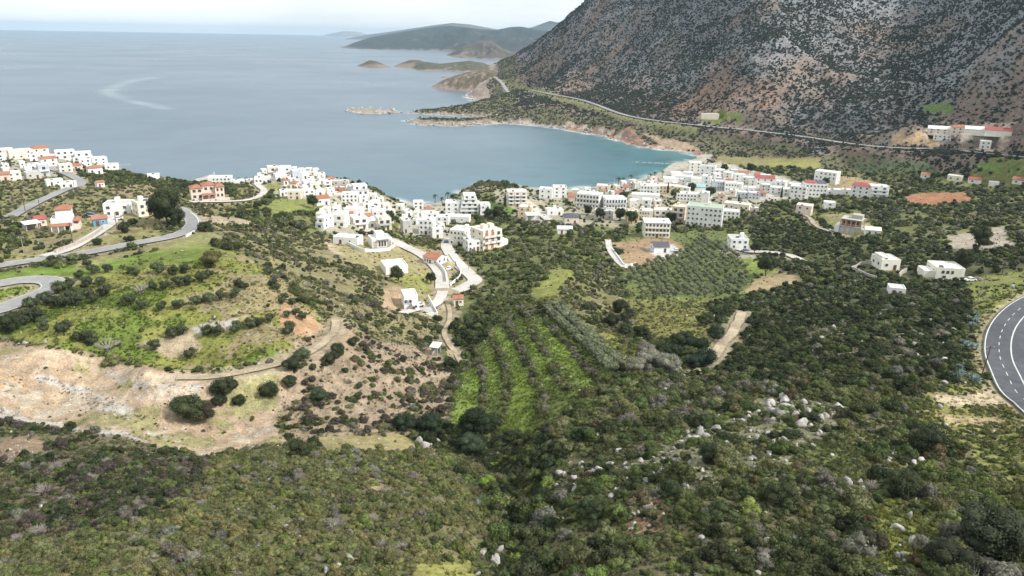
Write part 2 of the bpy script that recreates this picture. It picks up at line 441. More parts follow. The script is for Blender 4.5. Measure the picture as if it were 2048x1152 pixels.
# foliage: the tint comes from each plant, the leaves vary around it
def foliage(name, transl=0.25):
    m, n, l, b = nt(name)
    a = n.new('ShaderNodeAttribute'); a.attribute_type = 'INSTANCER'; a.attribute_name = 'tint'
    g = n.new('ShaderNodeNewGeometry')
    oi = n.new('ShaderNodeObjectInfo')
    k = remap(n, l, g.outputs['Random Per Island'], 0, 1, 0.6, 1.45)
    k2 = remap(n, l, oi.outputs['Random'], 0, 1, 0.82, 1.2)
    f = noise(n, l, g.outputs['Position'], 0.8, 3)
    k3 = remap(n, l, f, 0.3, 0.7, 0.8, 1.22)
    c = scale_col(n, l, a.outputs['Color'], mathn(n, l, 'MULTIPLY', mathn(n, l, 'MULTIPLY', k, k2), k3))
    l.new(c, b.inputs['Base Color'])
    b.inputs['Roughness'].default_value = 0.75; b.inputs['Specular IOR Level'].default_value = 0.25
    tr = n.new('ShaderNodeBsdfTranslucent'); l.new(c, tr.inputs['Color'])
    mx = n.new('ShaderNodeMixShader'); mx.inputs[0].default_value = transl
    l.new(b.outputs['BSDF'], mx.inputs[1]); l.new(tr.outputs['BSDF'], mx.inputs[2])
    l.new(mx.outputs[0], [x for x in n if x.type == 'OUTPUT_MATERIAL'][0].inputs['Surface'])
foliage('foliage')
# limestone
m, n, l, b = nt('limestone')
g = n.new('ShaderNodeNewGeometry')
f1 = noise(n, l, g.outputs['Position'], 0.9, 6, 0.7); f2 = noise(n, l, g.outputs['Position'], 4.0, 4)
c = mixc(n, l, remap(n, l, f1, 0.45, 0.66, 0, 1), (0.44, 0.425, 0.395), (0.20, 0.18, 0.155))
oi = n.new('ShaderNodeObjectInfo')
l.new(scale_col(n, l, c, mathn(n, l, 'MULTIPLY', remap(n, l, f2, 0.3, 0.7, 0.75, 1.2), remap(n, l, oi.outputs['Random'], 0, 1, 0.8, 1.15))), b.inputs['Base Color'])
bump(n, l, b, f2, 0.8, 0.15)
# asphalt, concrete street, dirt
def road_mat(name, col, var, sc_=0.5):
    m, n, l, b = nt(name)
    g = n.new('ShaderNodeNewGeometry')
    f1 = noise(n, l, g.outputs['Position'], sc_, 5, 0.65); f2 = noise(n, l, g.outputs['Position'], sc_ * 0.12, 3)
    f3 = noise(n, l, g.outputs['Position'], 6.0, 3)
    k = mathn(n, l, 'MULTIPLY', mathn(n, l, 'MULTIPLY', remap(n, l, f1, 0.3, 0.7, 1 - var, 1 + var), remap(n, l, f2, 0.3, 0.7, 1 - var, 1 + var)), remap(n, l, f3, 0.3, 0.7, 0.93, 1.07))
    l.new(scale_col(n, l, col, k), b.inputs['Base Color'])
    b.inputs['Roughness'].default_value = 0.85
road_mat('asphalt_new', (0.085, 0.09, 0.10), 0.2)
road_mat('asphalt_old', (0.27, 0.265, 0.26), 0.14)
road_mat('concrete_street', (0.50, 0.47, 0.43), 0.14)
road_mat('dirt_track', (0.35, 0.285, 0.20), 0.28, 1.2)
road_mat('road_paint', (0.55, 0.55, 0.53), 0.15, 2.0)

# ground: the soil/grass/rock colour of each place, broken up at several sizes
m, n, l, b = nt('ground')
at = n.new('ShaderNodeAttribute'); at.attribute_name = 'soil'
g = n.new('ShaderNodeNewGeometry')
p = g.outputs['Position']
big = noise(n, l, p, 0.045, 5, 0.65); mid = noise(n, l, p, 0.35, 5, 0.65); fin = noise(n, l, p, 2.2, 4, 0.7)
k = mathn(n, l, 'MULTIPLY', mathn(n, l, 'MULTIPLY', remap(n, l, big, 0.3, 0.7, 0.8, 1.2), remap(n, l, mid, 0.28, 0.72, 0.60, 1.38)), remap(n, l, fin, 0.3, 0.7, 0.62, 1.36))
c = scale_col(n, l, at.outputs['Color'], k)
st = noise(n, l, p, 0.9, 6, 0.75)
at2 = n.new('ShaderNodeAttribute'); at2.attribute_name = 'stony'
thr = remap(n, l, at2.outputs['Fac'], 0, 1, 0.76, 0.50)
sf = mathn(n, l, 'MULTIPLY', mathn(n, l, 'SUBTRACT', st, thr), 14.0)
cl = n.new('ShaderNodeClamp'); l.new(sf, cl.inputs['Value'])
c2 = mixc(n, l, cl.outputs[0], c, scale_col(n, l, (0.46, 0.44, 0.41), remap(n, l, fin, 0.3, 0.7, 0.62, 1.25)))
l.new(c2, b.inputs['Base Color'])
hh = mathn(n, l, 'ADD', mathn(n, l, 'MULTIPLY', mid, 1.0), mathn(n, l, 'MULTIPLY', fin, 0.25))
bump(n, l, b, hh, 0.9, 0.7)

# far headlands: scrub speckle over rock
def headland_mat(name, scrub, rock, thr, sc_, rim=14):
    m, n, l, b = nt(name)
    g = n.new('ShaderNodeNewGeometry'); p = g.outputs['Position']
    f1 = noise(n, l, p, sc_, 8, 0.75); f2 = noise(n, l, p, sc_ * 0.2, 4)
    s = n.new('ShaderNodeSeparateXYZ'); l.new(p, s.inputs[0])
    zz = remap(n, l, s.outputs['Z'], 1, rim, 0.16, 0.0)            # bare rock at the water line
    t = mathn(n, l, 'SUBTRACT', mathn(n, l, 'ADD', mathn(n, l, 'ADD', mathn(n, l, 'MULTIPLY', f1, 0.6), mathn(n, l, 'MULTIPLY', f2, 0.4)), zz), thr)
    cl = n.new('ShaderNodeClamp'); l.new(mathn(n, l, 'MULTIPLY', t, 9.0), cl.inputs['Value'])
    l.new(mixc(n, l, cl.outputs[0], scrub, rock), b.inputs['Base Color'])
    bump(n, l, b, f1, 0.6, 6.0)
headland_mat('headland_scrub', (0.042, 0.052, 0.046), (0.22, 0.175, 0.145), 0.56, 0.02, 20)  # scrub colour is bluish: some distance haze painted into it
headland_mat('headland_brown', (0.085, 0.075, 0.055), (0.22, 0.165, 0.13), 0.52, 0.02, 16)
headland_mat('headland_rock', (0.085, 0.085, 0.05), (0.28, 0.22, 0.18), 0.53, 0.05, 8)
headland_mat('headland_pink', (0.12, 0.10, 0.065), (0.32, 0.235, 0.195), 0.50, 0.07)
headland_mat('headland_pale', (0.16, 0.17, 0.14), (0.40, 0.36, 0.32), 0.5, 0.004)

# sea
m, n, l, b = nt('sea_water')
g = n.new('ShaderNodeNewGeometry'); p = g.outputs['Position']
at = n.new('ShaderNodeAttribute'); at.attribute_name = 'shallow'
at3 = n.new('ShaderNodeAttribute'); at3.attribute_name = 'foam'
f = noise(n, l, p, 0.02, 4)
deep = scale_col(n, l, (0.07, 0.112, 0.16), remap(n, l, f, 0.3, 0.7, 0.9, 1.1))
weed = noise(n, l, p, 0.028, 5, 0.6)
shal = mixc(n, l, remap(n, l, weed, 0.52, 0.66, 0, 0.65), (0.055, 0.170, 0.195), (0.035, 0.085, 0.10))
c = mixc(n, l, at.outputs['Fac'], deep, shal)
c = mixc(n, l, at3.outputs['Fac'], c, (0.75, 0.77, 0.77))
l.new(c, b.inputs['Base Color'])
b.inputs['IOR'].default_value = 1.33; b.inputs['Specular IOR Level'].default_value = 0.5
mp = n.new('ShaderNodeMapping'); mp.inputs['Scale'].default_value = (0.35, 1, 1); mp.inputs['Rotation'].default_value = (0, 0, 0.35)
l.new(p, mp.inputs['Vector'])
w1 = noise(n, l, mp.outputs['Vector'], 0.25, 4, 0.6); w2 = noise(n, l, mp.outputs['Vector'], 0.035, 4, 0.6)
slick = noise(n, l, p, 0.0022, 5, 0.6)
l.new(remap(n, l, slick, 0.35, 0.65, 0.27, 0.35), b.inputs['Roughness'])
bump(n, l, b, mathn(n, l, 'ADD', w1, mathn(n, l, 'MULTIPLY', w2, 1.2)), 0.2, 0.8)

# ------------------------------------------------------------------ object helpers
def tag(o, label=None, cat=None, group=None, kind=None):
    if label: o['label'] = label
    if cat: o['category'] = cat
    if group: o['group'] = group
    if kind: o['kind'] = kind
    return o
def mesh_obj(name, verts, faces, mats, parent=None, midx=None, smooth=False):
    me = bpy.data.meshes.new(name)
    me.from_pydata([tuple(v) for v in verts], [], [tuple(f) for f in faces])
    for mm in (mats if isinstance(mats, (list, tuple)) else [mats]): me.materials.append(MATS[mm])
    if midx is not None: me.polygons.foreach_set('material_index', midx)
    if smooth: me.polygons.foreach_set('use_smooth', [True] * len(me.polygons))
    me.update()
    return link(name, me, parent)
def link(name, me, parent=None):
    o = bpy.data.objects.new(name, me)
    COL.objects.link(o)
    if parent is not None: o.parent = parent
    return o
def empty(name, loc, rz=0):
    o = bpy.data.objects.new(name, None); COL.objects.link(o)
    o.location = loc; o.rotation_euler = (0, 0, rz); o.empty_display_size = 0.5
    return o
class MB:
    """collects boxes, prisms and tubes for one mesh"""
    def __init__(s): s.v = []; s.f = []; s.m = []
    def add(s, vs_, fs, m=0):
        k = len(s.v); s.v += [tuple(map(float, q)) for q in vs_]
        for q in fs: s.f.append(tuple(i + k for i in q)); s.m.append(m)
    def box(s, x0, x1, y0, y1, z0, z1, m=0):
        s.add([(x0,y0,z0),(x1,y0,z0),(x1,y1,z0),(x0,y1,z0),(x0,y0,z1),(x1,y0,z1),(x1,y1,z1),(x0,y1,z1)],
              [(0,3,2,1),(4,5,6,7),(0,1,5,4),(1,2,6,5),(2,3,7,6),(3,0,4,7)], m)
    def tube(s, p0, p1, r0, r1, k=6, m=0):
        p0 = Vector(p0); p1 = Vector(p1); d = (p1 - p0).normalized()
        a = d.orthogonal().normalized(); b_ = d.cross(a)
        vs_ = [tuple(p0 + (a * math.cos(t) + b_ * math.sin(t)) * r0) for t in [2 * math.pi * i / k for i in range(k)]]
        vs_ += [tuple(p1 + (a * math.cos(t) + b_ * math.sin(t)) * r1) for t in [2 * math.pi * i / k for i in range(k)]]
        fs = [(i, (i + 1) % k, k + (i + 1) % k, k + i) for i in range(k)] + [tuple(range(k))[::-1], tuple(range(k, 2 * k))]
        s.add(vs_, fs, m)
    def hip(s, x0, x1, y0, y1, z0, h, ov=0.4, m=0):
        x0 -= ov; x1 += ov; y0 -= ov; y1 += ov
        w, d_ = x1 - x0, y1 - y0
        if w >= d_: r0, r1 = (x0 + d_ * 0.45, (y0 + y1) / 2), (x1 - d_ * 0.45, (y0 + y1) / 2)
        else: r0, r1 = ((x0 + x1) / 2, y0 + w * 0.45), ((x0 + x1) / 2, y1 - w * 0.45)
        t = 0.18
        vs_ = [(x0,y0,z0),(x1,y0,z0),(x1,y1,z0),(x0,y1,z0),(x0,y0,z0+t),(x1,y0,z0+t),(x1,y1,z0+t),(x0,y1,z0+t),(*r0,z0+h),(*r1,z0+h)]
        fs = [(0,3,2,1),(0,1,5,4),(1,2,6,5),(2,3,7,6),(3,0,4,7)]
        if w >= d_: fs += [(4,5,9,8),(5,6,9),(6,7,8,9),(7,4,8)]
        else: fs += [(4,5,8),(5,6,9,8),(6,7,9),(7,4,8,9)]
        s.add(vs_, fs, m)
    def build(s, name, mats, parent=None): return mesh_obj(name, s.v, s.f, mats, parent, s.m)

# ------------------------------------------------------------------ roads (centre lines from the photograph, laid on the ground)
ROADS = [
 # name, label, category, pixels, width, material
 ('main_road', 'new dark asphalt road bend with white lane markings', [(2300,535),(2180,562),(2110,588),(2060,617),(2030,645),(2015,678),(2015,715),(2029,752),(2053,790),(2092,832),(2150,880),(2240,940)], 10.4, 'asphalt_new', 54),
 ('hill_road', 'grey road curving round the brow of the hill', [(-150,562),(-20,536),(60,522),(130,512),(200,501),(270,488),(330,475),(366,463),(385,450),(384,437),(370,425),(352,418)], 6.0, 'asphalt_old', 5),
 ('hairpin_road', 'pale hairpin bend beside olive terraces', [(-150,578),(-20,570),(40,562),(85,561),(108,566),(104,578),(70,592),(40,605),(0,620),(-100,640)], 7.2, 'asphalt_old', 5),
 ('farm_drive', 'grey drive climbing to the house with the red tower', [(90,512),(140,496),(180,475),(212,455),(224,442),(210,434),(185,432)], 4.6, 'concrete_street', 5),
 ('coast_lane', 'grey lane winding towards the seaside villas', [(20,432),(60,412),(95,395),(130,380),(160,371),(158,361),(140,350),(110,340),(90,335)], 6.0, 'asphalt_old', 5),
 ('villa_lane', 'narrow lane passing below the villa with three red roofs', [(380,402),(420,403),(460,403),(500,399),(522,391),(528,382),(518,371),(505,366)], 4.4, 'concrete_street', 5),
 ('village_street', 'pale concrete street dropping through the village', [(738,474),(775,480),(805,492),(840,508),(868,528),(882,552),(885,580)], 6.0, 'concrete_street', 5),
 ('loop_street', 'pale concrete street looping round the walled yard', [(885,582),(915,580),(940,570),(950,560),(935,545),(915,525),(900,508),(893,490),(900,478)], 6.5, 'concrete_street', 5),
 ('house_street', 'pale concrete street ending at the house with round windows', [(886,584),(878,600),(865,612),(840,619),(805,622)], 4.5, 'concrete_street', 5),
 ('valley_track', 'sandy track along the valley floor', [(892,600),(899,618),(898,645),(888,665),(898,688),(915,712),(925,725)], 2.6, 'dirt_track', 3),
 ('grove_drive', 'pale walled drive beside the young grove', [(1216,482),(1220,500),(1234,520),(1252,536)], 3.4, 'concrete_street', 3),
 ('sand_track', 'wide sandy track cut along the edge of dark scrub', [(1484,628),(1466,660),(1445,690),(1420,722),(1403,738)], 4.6, 'dirt_track', 5),
 ('coast_road', 'coast road running along the foot of the mountain', [(985,139),(978,148),(1000,160),(1060,176),(1130,193),(1200,210),(1300,236),(1400,252),(1500,262),(1600,272),(1700,283),(1810,293),(1880,298),(1960,303),(2048,312),(2200,326)], 8.0, 'asphalt_old', 9),
 ('bench_track', 'earth track along the bench below the olive terraces', [(352,752),(430,754),(520,740),(590,718),(640,692),(668,664),(672,642)], 3.4, 'dirt_track', 3),
 ('white_track', 'pale track leading to the unfinished concrete house', [(1600,428),(1618,436),(1632,452),(1660,463),(1690,470)], 4.0, 'dirt_track', 3),
 ('yard_drive', 'grey gravel yard and drive of the lone white house', [(1478,500),(1500,503),(1530,505),(1570,508),(1600,518)], 5.0, 'concrete_street', 3),
 ('town_street', 'sloping street between the beach hotels', [(1036,392),(1060,408),(1078,425),(1098,440)], 6.0, 'concrete_street', 3),
 ('headland_street', 'street climbing from the beach to the headland village', [(590,358),(605,372),(620,385)], 5.0, 'concrete_street', 3),
 ('beach_street', 'street dropping beside the stepped white apartments', [(690,395),(715,412),(738,432),(742,450),(738,462)], 5.5, 'concrete_street', 3),
]
def resample(pts, step):
    pts = np.array(pts, float)
    # Catmull-Rom through the points
    P_ = np.vstack([2 * pts[0] - pts[1], pts, 2 * pts[-1] - pts[-2]])
    out = []
    for i in range(1, len(P_) - 2):
        a, b_, c_, d_ = P_[i - 1:i + 3]
        nseg = max(2, int(np.linalg.norm((c_ - b_)[:2]) / step))
        for t in np.linspace(0, 1, nseg, endpoint=False):
            out.append(0.5 * ((2 * b_) + (c_ - a) * t + (2 * a - 5 * b_ + 4 * c_ - d_) * t * t + (3 * b_ - a - 3 * c_ + d_) * t ** 3))
    out.append(pts[-1])
    return np.array(out)
def smooth1(z, k):
    if k < 2: return z
    zp = np.concatenate([np.full(k, z[0]), z, np.full(k, z[-1])])
    ker = np.hanning(2 * k + 3)[1:-1]; ker /= ker.sum()
    return np.convolve(zp, ker, 'valid')
def carve_line(L, half, blend, drop):
    R_ = half + blend
    m_ = (X > L[:, 0].min() - R_) & (X < L[:, 0].max() + R_) & (Y > L[:, 1].min() - R_) & (Y < L[:, 1].max() + R_)
    idx = np.nonzero(m_)
    if not len(idx[0]): return
    px, py = X[idx], Y[idx]
    best = np.full(px.shape, 1e9); zb = np.zeros(px.shape)
    for j in range(len(L) - 1):
        k_ = np.nonzero((np.abs(px - L[j, 0]) < R_ + 10) & (np.abs(py - L[j, 1]) < R_ + 10))[0]
        if not len(k_): continue
        dx, dy = L[j + 1, 0] - L[j, 0], L[j + 1, 1] - L[j, 1]
        t = np.clip(((px[k_] - L[j, 0]) * dx + (py[k_] - L[j, 1]) * dy) / (dx * dx + dy * dy + 1e-9), 0, 1)
        dd = np.hypot(px[k_] - L[j, 0] - t * dx, py[k_] - L[j, 1] - t * dy)
        u_ = dd < best[k_]
        best[k_[u_]] = dd[u_]; zb[k_[u_]] = (L[j, 2] + t * (L[j + 1, 2] - L[j, 2]))[u_]
    w_ = 1 - sstep(half, R_, best)
    Z[idx] = Z[idx] * (1 - w_) + (zb - drop) * w_
road_lines = []
for nm, lab, px, wd, mt, sm in ROADS:
    W_ = [ground(u, v) for u, v in px]
    L = resample(W_, 2.5 if nm != 'coast_road' else 8)
    L[:, 2] = hz(L[:, 0], L[:, 1])
    L[:, 2] = smooth1(L[:, 2], min(len(L) // 3, 14))
    road_lines.append(L)
for (nm, lab, px, wd, mt, sm), L in zip(ROADS, road_lines):
    r_ = np.hypot(L[:, 0], L[:, 1]).mean()
    carve_line(L, wd / 2 + 0.6 + r_ * 0.004, 3.5 + r_ * 0.008, 0.10 + r_ * 0.0006)

# ------------------------------------------------------------------ buildings: where they stand
HOUSES = []
def H(name, u0, u1, vt, vb, dep, yaw=0, wall='white_plaster', roof='flat', label='', cat='house', group=None, **k):
    HOUSES.append(dict(name=name, u0=u0, u1=u1, vt=vt, vb=vb, dep=dep, yaw=yaw, wall=wall, roof=roof, label=label, cat=cat, group=group, **k))
W, C_, I_, Y_, P_k, G_, O_, BG = 'white_plaster', 'cream_plaster', 'ivory_plaster', 'yellow_plaster', 'pink_plaster', 'grey_plaster', 'orange_plaster', 'blue_grey_plaster'
# --- hill houses, left
H('tower_house', 112, 156, 424, 463, 9, -8, W, 'flat', 'white house with a red-tiled tower and red porch roof beside the curving drive', custom='tower')
H('garden_house', 72, 91, 436, 453, 5, 10, P_k, 'gable', 'small pink house with a bright red gable roof beside the tower house', tile='roof_tile_red', nowin=1)
H('carport', 52, 77, 453, 462, 5, 12, 'concrete', 'open', 'open carport with a flat pale roof below the small pink house', 'carport')
H('pool_house', 189, 213, 439, 452, 4.5, 5, 'blue_paint', 'gable', 'low blue-walled shed with a pink tiled roof by the drive', 'shed', tile='roof_tile', nowin=1)
H('villa', 216, 266, 405, 433, 9, -14, W, 'flat', 'white two-storey house with a grey flat roof beside the cream house', rooftop='flat_roof_grey', cols=3)
H('villa', 271, 306, 403, 433, 8, 16, C_, 'flat', 'cream two-storey house half hidden by the big dark tree', cols=2)
H('red_roof_villa', 386, 446, 373, 399, 9, 6, P_k, 'flat', 'pale pink villa with three red hip roofs above the narrow lane', 'villa', custom='triple')
# --- left coast village
H('apartment_block', -12, 21, 300, 313, 10, -6, P_k, 'flat', 'long pinkish apartment block at the end of the left coast row', 'building')
H('apartment_block', 24, 60, 302, 318, 9, 8, C_, 'flat', 'beige apartment block next to the orange-roofed house', 'building')
H('hip_roof_house', 70, 95, 294, 314, 9, 4, C_, 'hip', 'tall cream house with an orange hip roof on the left skyline')
H('coast_house', 66, 92, 309, 323, 7, -10, W, 'flat', 'white house directly below the tall orange-roofed house')
H('coast_house', 84, 111, 315, 333, 7, 14, W, 'gable', 'white three-storey house with a small red roof and dark windows', rows=2)
H('seaside_hotel', 112, 148, 303, 319, 9, 3, W, 'flat', 'white stepped hotel with dark balcony openings on the coast', 'hotel', custom='stepped', balc=1)
H('seaside_hotel', 152, 182, 306, 323, 9, -4, W, 'flat', 'white blocky hotel with square dark openings above the sea', 'hotel', custom='stepped', balc=1)
H('coast_house', 186, 212, 316, 329, 8, 10, W, 'flat', 'white low building with a dark sea-facing terrace at the point')
H('coast_house', 214, 236, 329, 340, 7, -8, W, 'flat', 'white single-storey house at the top of the dark tree bank')
H('coast_house', 236, 260, 331, 342, 7, 6, I_, 'flat', 'ivory single-storey house at the top of the dark tree bank')
H('coast_house', 121, 143, 330, 345, 7, 8, P_k, 'flat', 'pink house with a flat roof above the winding lane')
H('coast_house', 145, 163, 329, 340, 6, -10, P_k, 'gable', 'long low pink house with a tiled roof', tile='roof_tile')
H('coast_house', 162, 181, 319, 333, 7, 4, W, 'flat', 'plain white cube house below the blocky hotel')
H('red_roof_house', 178, 203, 333, 349, 7, 10, W, 'hip', 'white house with an orange hip roof beside the dark tree bank')
H('coast_house', 62, 79, 331, 351, 8, -6, W, 'flat', 'tall white house with a blank wall by the lane')
H('coast_house', 80, 98, 332, 353, 8, 6, BG, 'flat', 'grey-fronted white building with balconies by the lane', 'building', balc=1)
H('coast_house', 54, 79, 345, 358, 7, 12, G_, 'flat', 'low grey building with a pale flat roof', 'building', rooftop='flat_roof_grey')
H('coast_house', -8, 18, 347, 362, 7, -6, P_k, 'gable', 'pink cottage with a faded red roof at the left shore', tile='roof_tile')
H('coast_house', 18, 40, 346, 361, 7, 6, I_, 'flat', 'ivory house next to the faded pink cottage')
H('walled_garden', 96, 123, 363, 371, 5, 10, W, 'flat', 'low white garden building below the lane', 'building', nowin=1)
H('walled_garden', 126, 151, 365, 377, 6, -12, W, 'flat', 'low white building next to the lane bend', 'building')
H('ruin', 193, 208, 366, 375, 4, 20, W, 'gable', 'tiny white ruined hut on the brown slope', 'hut', nowin=1)
H('shore_shed', 298, 318, 351, 358, 5, 0, W, 'flat', 'long low white shed on the harbour shore', 'shed', nowin=1)
H('shore_shed', 319, 337, 352, 359, 5, 6, I_, 'flat', 'short ivory shed on the harbour shore', 'shed', nowin=1)
H('harbour_hotel', 420, 464, 353, 369, 10, -10, W, 'flat', 'long white hotel standing alone beside the harbour', 'hotel', cols=6)
H('shore_shed', 468, 489, 362, 369, 5, 4, W, 'flat', 'low white building between the harbour hotel and the headland', 'building', nowin=1)
# --- headland village
H('headland_house', 492, 510, 359, 369, 6, 8, G_, 'flat', 'grey-green house at the foot of the headland village')
H('headland_house', 511, 542, 354, 368, 8, -6, W, 'flat', 'white house with arcades at the foot of the headland village', cols=4)
H('headland_hotel', 536, 556, 333, 353, 9, 4, P_k, 'flat', 'pinkish-white building at the crown of the headland', 'building', balc=1)
H('headland_hotel', 555, 584, 333, 353, 9, -6, W, 'flat', 'white stepped building at the crown of the headland', 'building', custom='stepped')
H('headland_hotel', 583, 602, 340, 359, 8, 10, BG, 'flat', 'pale blue-grey house below the crown of the headland')
for i, (u, v, w_, h_) in enumerate([(610,358,17,14),(627,353,16,12),(643,358,15,12),(612,374,16,13),(630,377,18,14),(622,366,14,11),(604,346,14,9),(618,344,13,8),(632,345,12,8)]):
    H('village_house', u - w_ / 2, u + w_ / 2, v - h_, v, 7, [8, -12, 4, 15, -6, 0, 10, -8, 5][i], [W, I_, W][i % 3], 'flat', 'small cubic house packed into the headland village cluster', 'house', 'small houses of the headland village')
H('headland_house', 645, 664, 360, 376, 8, 8, I_, 'flat', 'ivory house with roof terrace below the bare bushy tree', balc=1)
H('headland_house', 665, 699, 360, 376, 9, -8, G_, 'flat', 'long grey-roofed building above the red terrace', 'building', rooftop='flat_roof_grey')
H('terrace_cafe', 671, 691, 374, 384, 6, -6, O_, 'flat', 'low terrace building with a red-brown front on the headland', 'building', nowin=1)
H('blue_hotel', 700, 737, 368, 392, 9, 12, W, 'flat', 'white hotel with blue balconies stepping down to the beach', 'hotel', custom='stepped', balc=2)
H('headland_house', 684, 719, 385, 405, 9, -8, W, 'flat', 'white two-storey house above the sloping beach street', cols=4)
for i, (u, v, w_, h_) in enumerate([(726,405,20,14),(744,400,20,13),(752,414,20,13),(772,419,22,13),(735,416,16,11),(760,404,16,10)]):
    H('village_house', u - w_ / 2, u + w_ / 2, v - h_, v, 7, [8, -12, 4, 15, -6, 10][i], [W, I_, W, P_k][i % 4], 'flat', 'small house on the slope between the headland and the beach', 'house', 'houses on the beach slope')
H('headland_house', 577, 606, 380, 399, 8, -12, P_k, 'flat', 'sand-coloured house with rounded terrace on the headland slope')
H('headland_house', 606, 630, 378, 395, 7, 8, W, 'flat', 'white house with many openings on the headland slope')
H('red_roof_house', 629, 659, 390, 411, 7, 16, W, 'gable', 'white house with one small red roof beside the round dark tree')
H('wall_house', 560, 577, 380, 392, 5, 5, W, 'flat', 'little white house beside the lane end on the headland', nowin=1)
# --- stepped apartments
H('stepped_apartments', 632, 668, 430, 459, 11, -30, W, 'flat', 'white stepped apartments at the left end of the sloping street', 'apartments', custom='stepped', balc=1)
H('stepped_apartments', 664, 700, 424, 456, 11, -14, I_, 'flat', 'ivory stepped apartments with stacked dark balconies', 'apartments', custom='stepped', balc=1)
H('stepped_apartments', 700, 736, 430, 460, 10, 14, I_, 'flat', 'ivory apartment house beside the sloping street', 'apartments', balc=1)
H('stepped_apartments', 690, 728, 414, 432, 9, -10, W, 'flat', 'white flat-roofed house behind the stepped apartments', 'house')
H('rounded_house', 752, 783, 432, 461, 9, 10, C_, 'flat', 'cream three-storey house with white wraparound balconies', balc=2)
H('village_house', 744, 772, 418, 433, 7, -8, W, 'flat', 'white house behind the cream wraparound-balcony house')
# --- modern villa on its terrace
H('modern_villa', 668, 726, 469, 491, 7, -24, W, 'flat', 'low modern white villa wing behind a curved garden wall', 'villa', nowin=1)
H('modern_villa', 737, 784, 470, 496, 9, 14, W, 'flat', 'modern white villa with stone-clad panels and glass front', 'villa', custom='modern')
H('flat_house', 762, 816, 526, 549, 11, 12, W, 'flat', 'low white house with a broad empty flat roof below the village street', nowin=1)
H('red_roof_house', 847, 894, 505, 531, 8, -38, W, 'gable', 'white terraced house with long red tiled roofs by the loop street', cols=5)
H('round_window_house', 803, 836, 581, 618, 10, 8, W, 'flat', 'white cubic house with two round windows beside a paved yard', custom='round')
H('yard_shed', 905, 927, 600, 612, 4, 10, I_, 'gable', 'small ivory shed with a broken roof by the valley track', 'shed', nowin=1)
H('field_hut', 862, 882, 699, 712, 3.0, -20, 'concrete', 'open', 'tiny hut with a pale slanted roof in the scrub above the valley track', 'hut')
# --- gully row
H('gully_block', 801, 825, 437, 466, 8, 12, G_, 'flat', 'tall bare grey-white block with a blank gable wall', 'building', nowin=1)
H('gully_house', 838, 872, 435, 470, 9, -12, W, 'flat', 'tall white house at the mouth of the gully', cols=3)
H('gully_house', 861, 886, 452, 477, 7, 10, W, 'flat', 'bright white cubic house on the gully street')
H('gully_house', 872, 900, 430, 450, 8, -8, W, 'flat', 'white house with two dark openings at the end of the long low wall')
H('long_shed', 893, 942, 429, 446, 8, -10, W, 'flat', 'long low white building below the stepped tower hotel', 'building', nowin=1)
H('red_roof_house', 848, 866, 414, 426, 6, 6, W, 'hip', 'little white house with a red roof behind the beach trees')
H('beach_house', 842, 878, 424, 436, 7, -6, W, 'flat', 'white flat-roofed house below the little red-roofed one')
H('tower_hotel', 918, 958, 386, 430, 12, 4, W, 'flat', 'white stepped tower hotel with rows of balconies by the beach', 'hotel', custom='tower_hotel', balc=1)
H('tower_hotel_wing', 891, 921, 401, 431, 10, -4, W, 'flat', 'lower white wing on the beach side of the tower hotel', 'hotel')
H('tower_hotel_wing', 957, 981, 405, 430, 10, 8, W, 'flat', 'white annex between the tower hotel and dark trees', 'hotel')
H('orange_hotel', 899, 945, 452, 492, 12, -22, I_, 'flat', 'ivory hotel wing with small dark windows facing the gully', 'hotel', cols=4)
H('orange_hotel', 940, 1004, 450, 500, 13, 34, C_, 'flat', 'large cream hotel with orange-red stair panels and stacked balconies', 'hotel', custom='orange', balc=1)
H('orange_hotel', 925, 968, 474, 503, 9, 20, W, 'flat', 'white three-storey front wing of the cream hotel', 'hotel', cols=4)
# --- town
H('town_hotel', 1012, 1054, 379, 414, 11, 6, P_k, 'flat', 'pinkish-white hotel at the top of the sloping beach street', 'hotel', balc=1)
H('town_house', 1037, 1066, 410, 441, 9, -8, Y_, 'flat', 'pale yellow house beside the sloping beach street')
H('taverna', 1050, 1079, 425, 446, 8, 10, W, 'open', 'open white-roofed taverna at the street corner', 'restaurant')
H('town_house', 1078, 1106, 375, 397, 9, -6, W, 'flat', 'white beach house with stepped terraces')
H('town_house', 1104, 1133, 371, 396, 9, 6, W, 'flat', 'tall white house at the town end of the beach')
H('town_house', 1090, 1127, 416, 431, 8, 12, W, 'flat', 'low white house among gardens beside the street')
H('stone_villa', 1125, 1157, 426, 448, 9, 8, P_k, 'hip', 'brownish villa with a tiled roof and upper terrace among trees', 'villa', tile='dark_roof')
H('cottage', 1113, 1144, 456, 468, 6, 6, W, 'gable', 'white cottage with a low white roof among orchards', 'cottage', tile='flat_roof_white', nowin=1)
H('shop_row', 1135, 1160, 388, 402, 8, -6, P_k, 'gable', 'long low house with a pale tiled roof near the beach', tile='roof_tile')
H('curved_hotel', 1152, 1204, 384, 417, 11, -14, W, 'flat', 'white hotel wing with four rows of balconies among the gardens', 'hotel', balc=1, cols=7)
H('curved_hotel', 1203, 1252, 392, 419, 11, 16, W, 'flat', 'long white hotel wing with blue-grey railings joined at an angle', 'hotel', balc=2, cols=7)
H('town_house', 1188, 1228, 418, 438, 9, -6, G_, 'flat', 'grey-white house with a wide flat roof below the white hotel wings', rooftop='flat_roof_grey', cols=3)
H('yellow_apartments', 1252, 1277, 419, 446, 9, 8, Y_, 'flat', 'yellow apartment block at the left end of the yellow row', 'apartments')
H('yellow_apartments', 1277, 1306, 418, 440, 9, -4, C_, 'flat', 'cream arcaded block in the middle of the yellow row', 'apartments', cols=5)
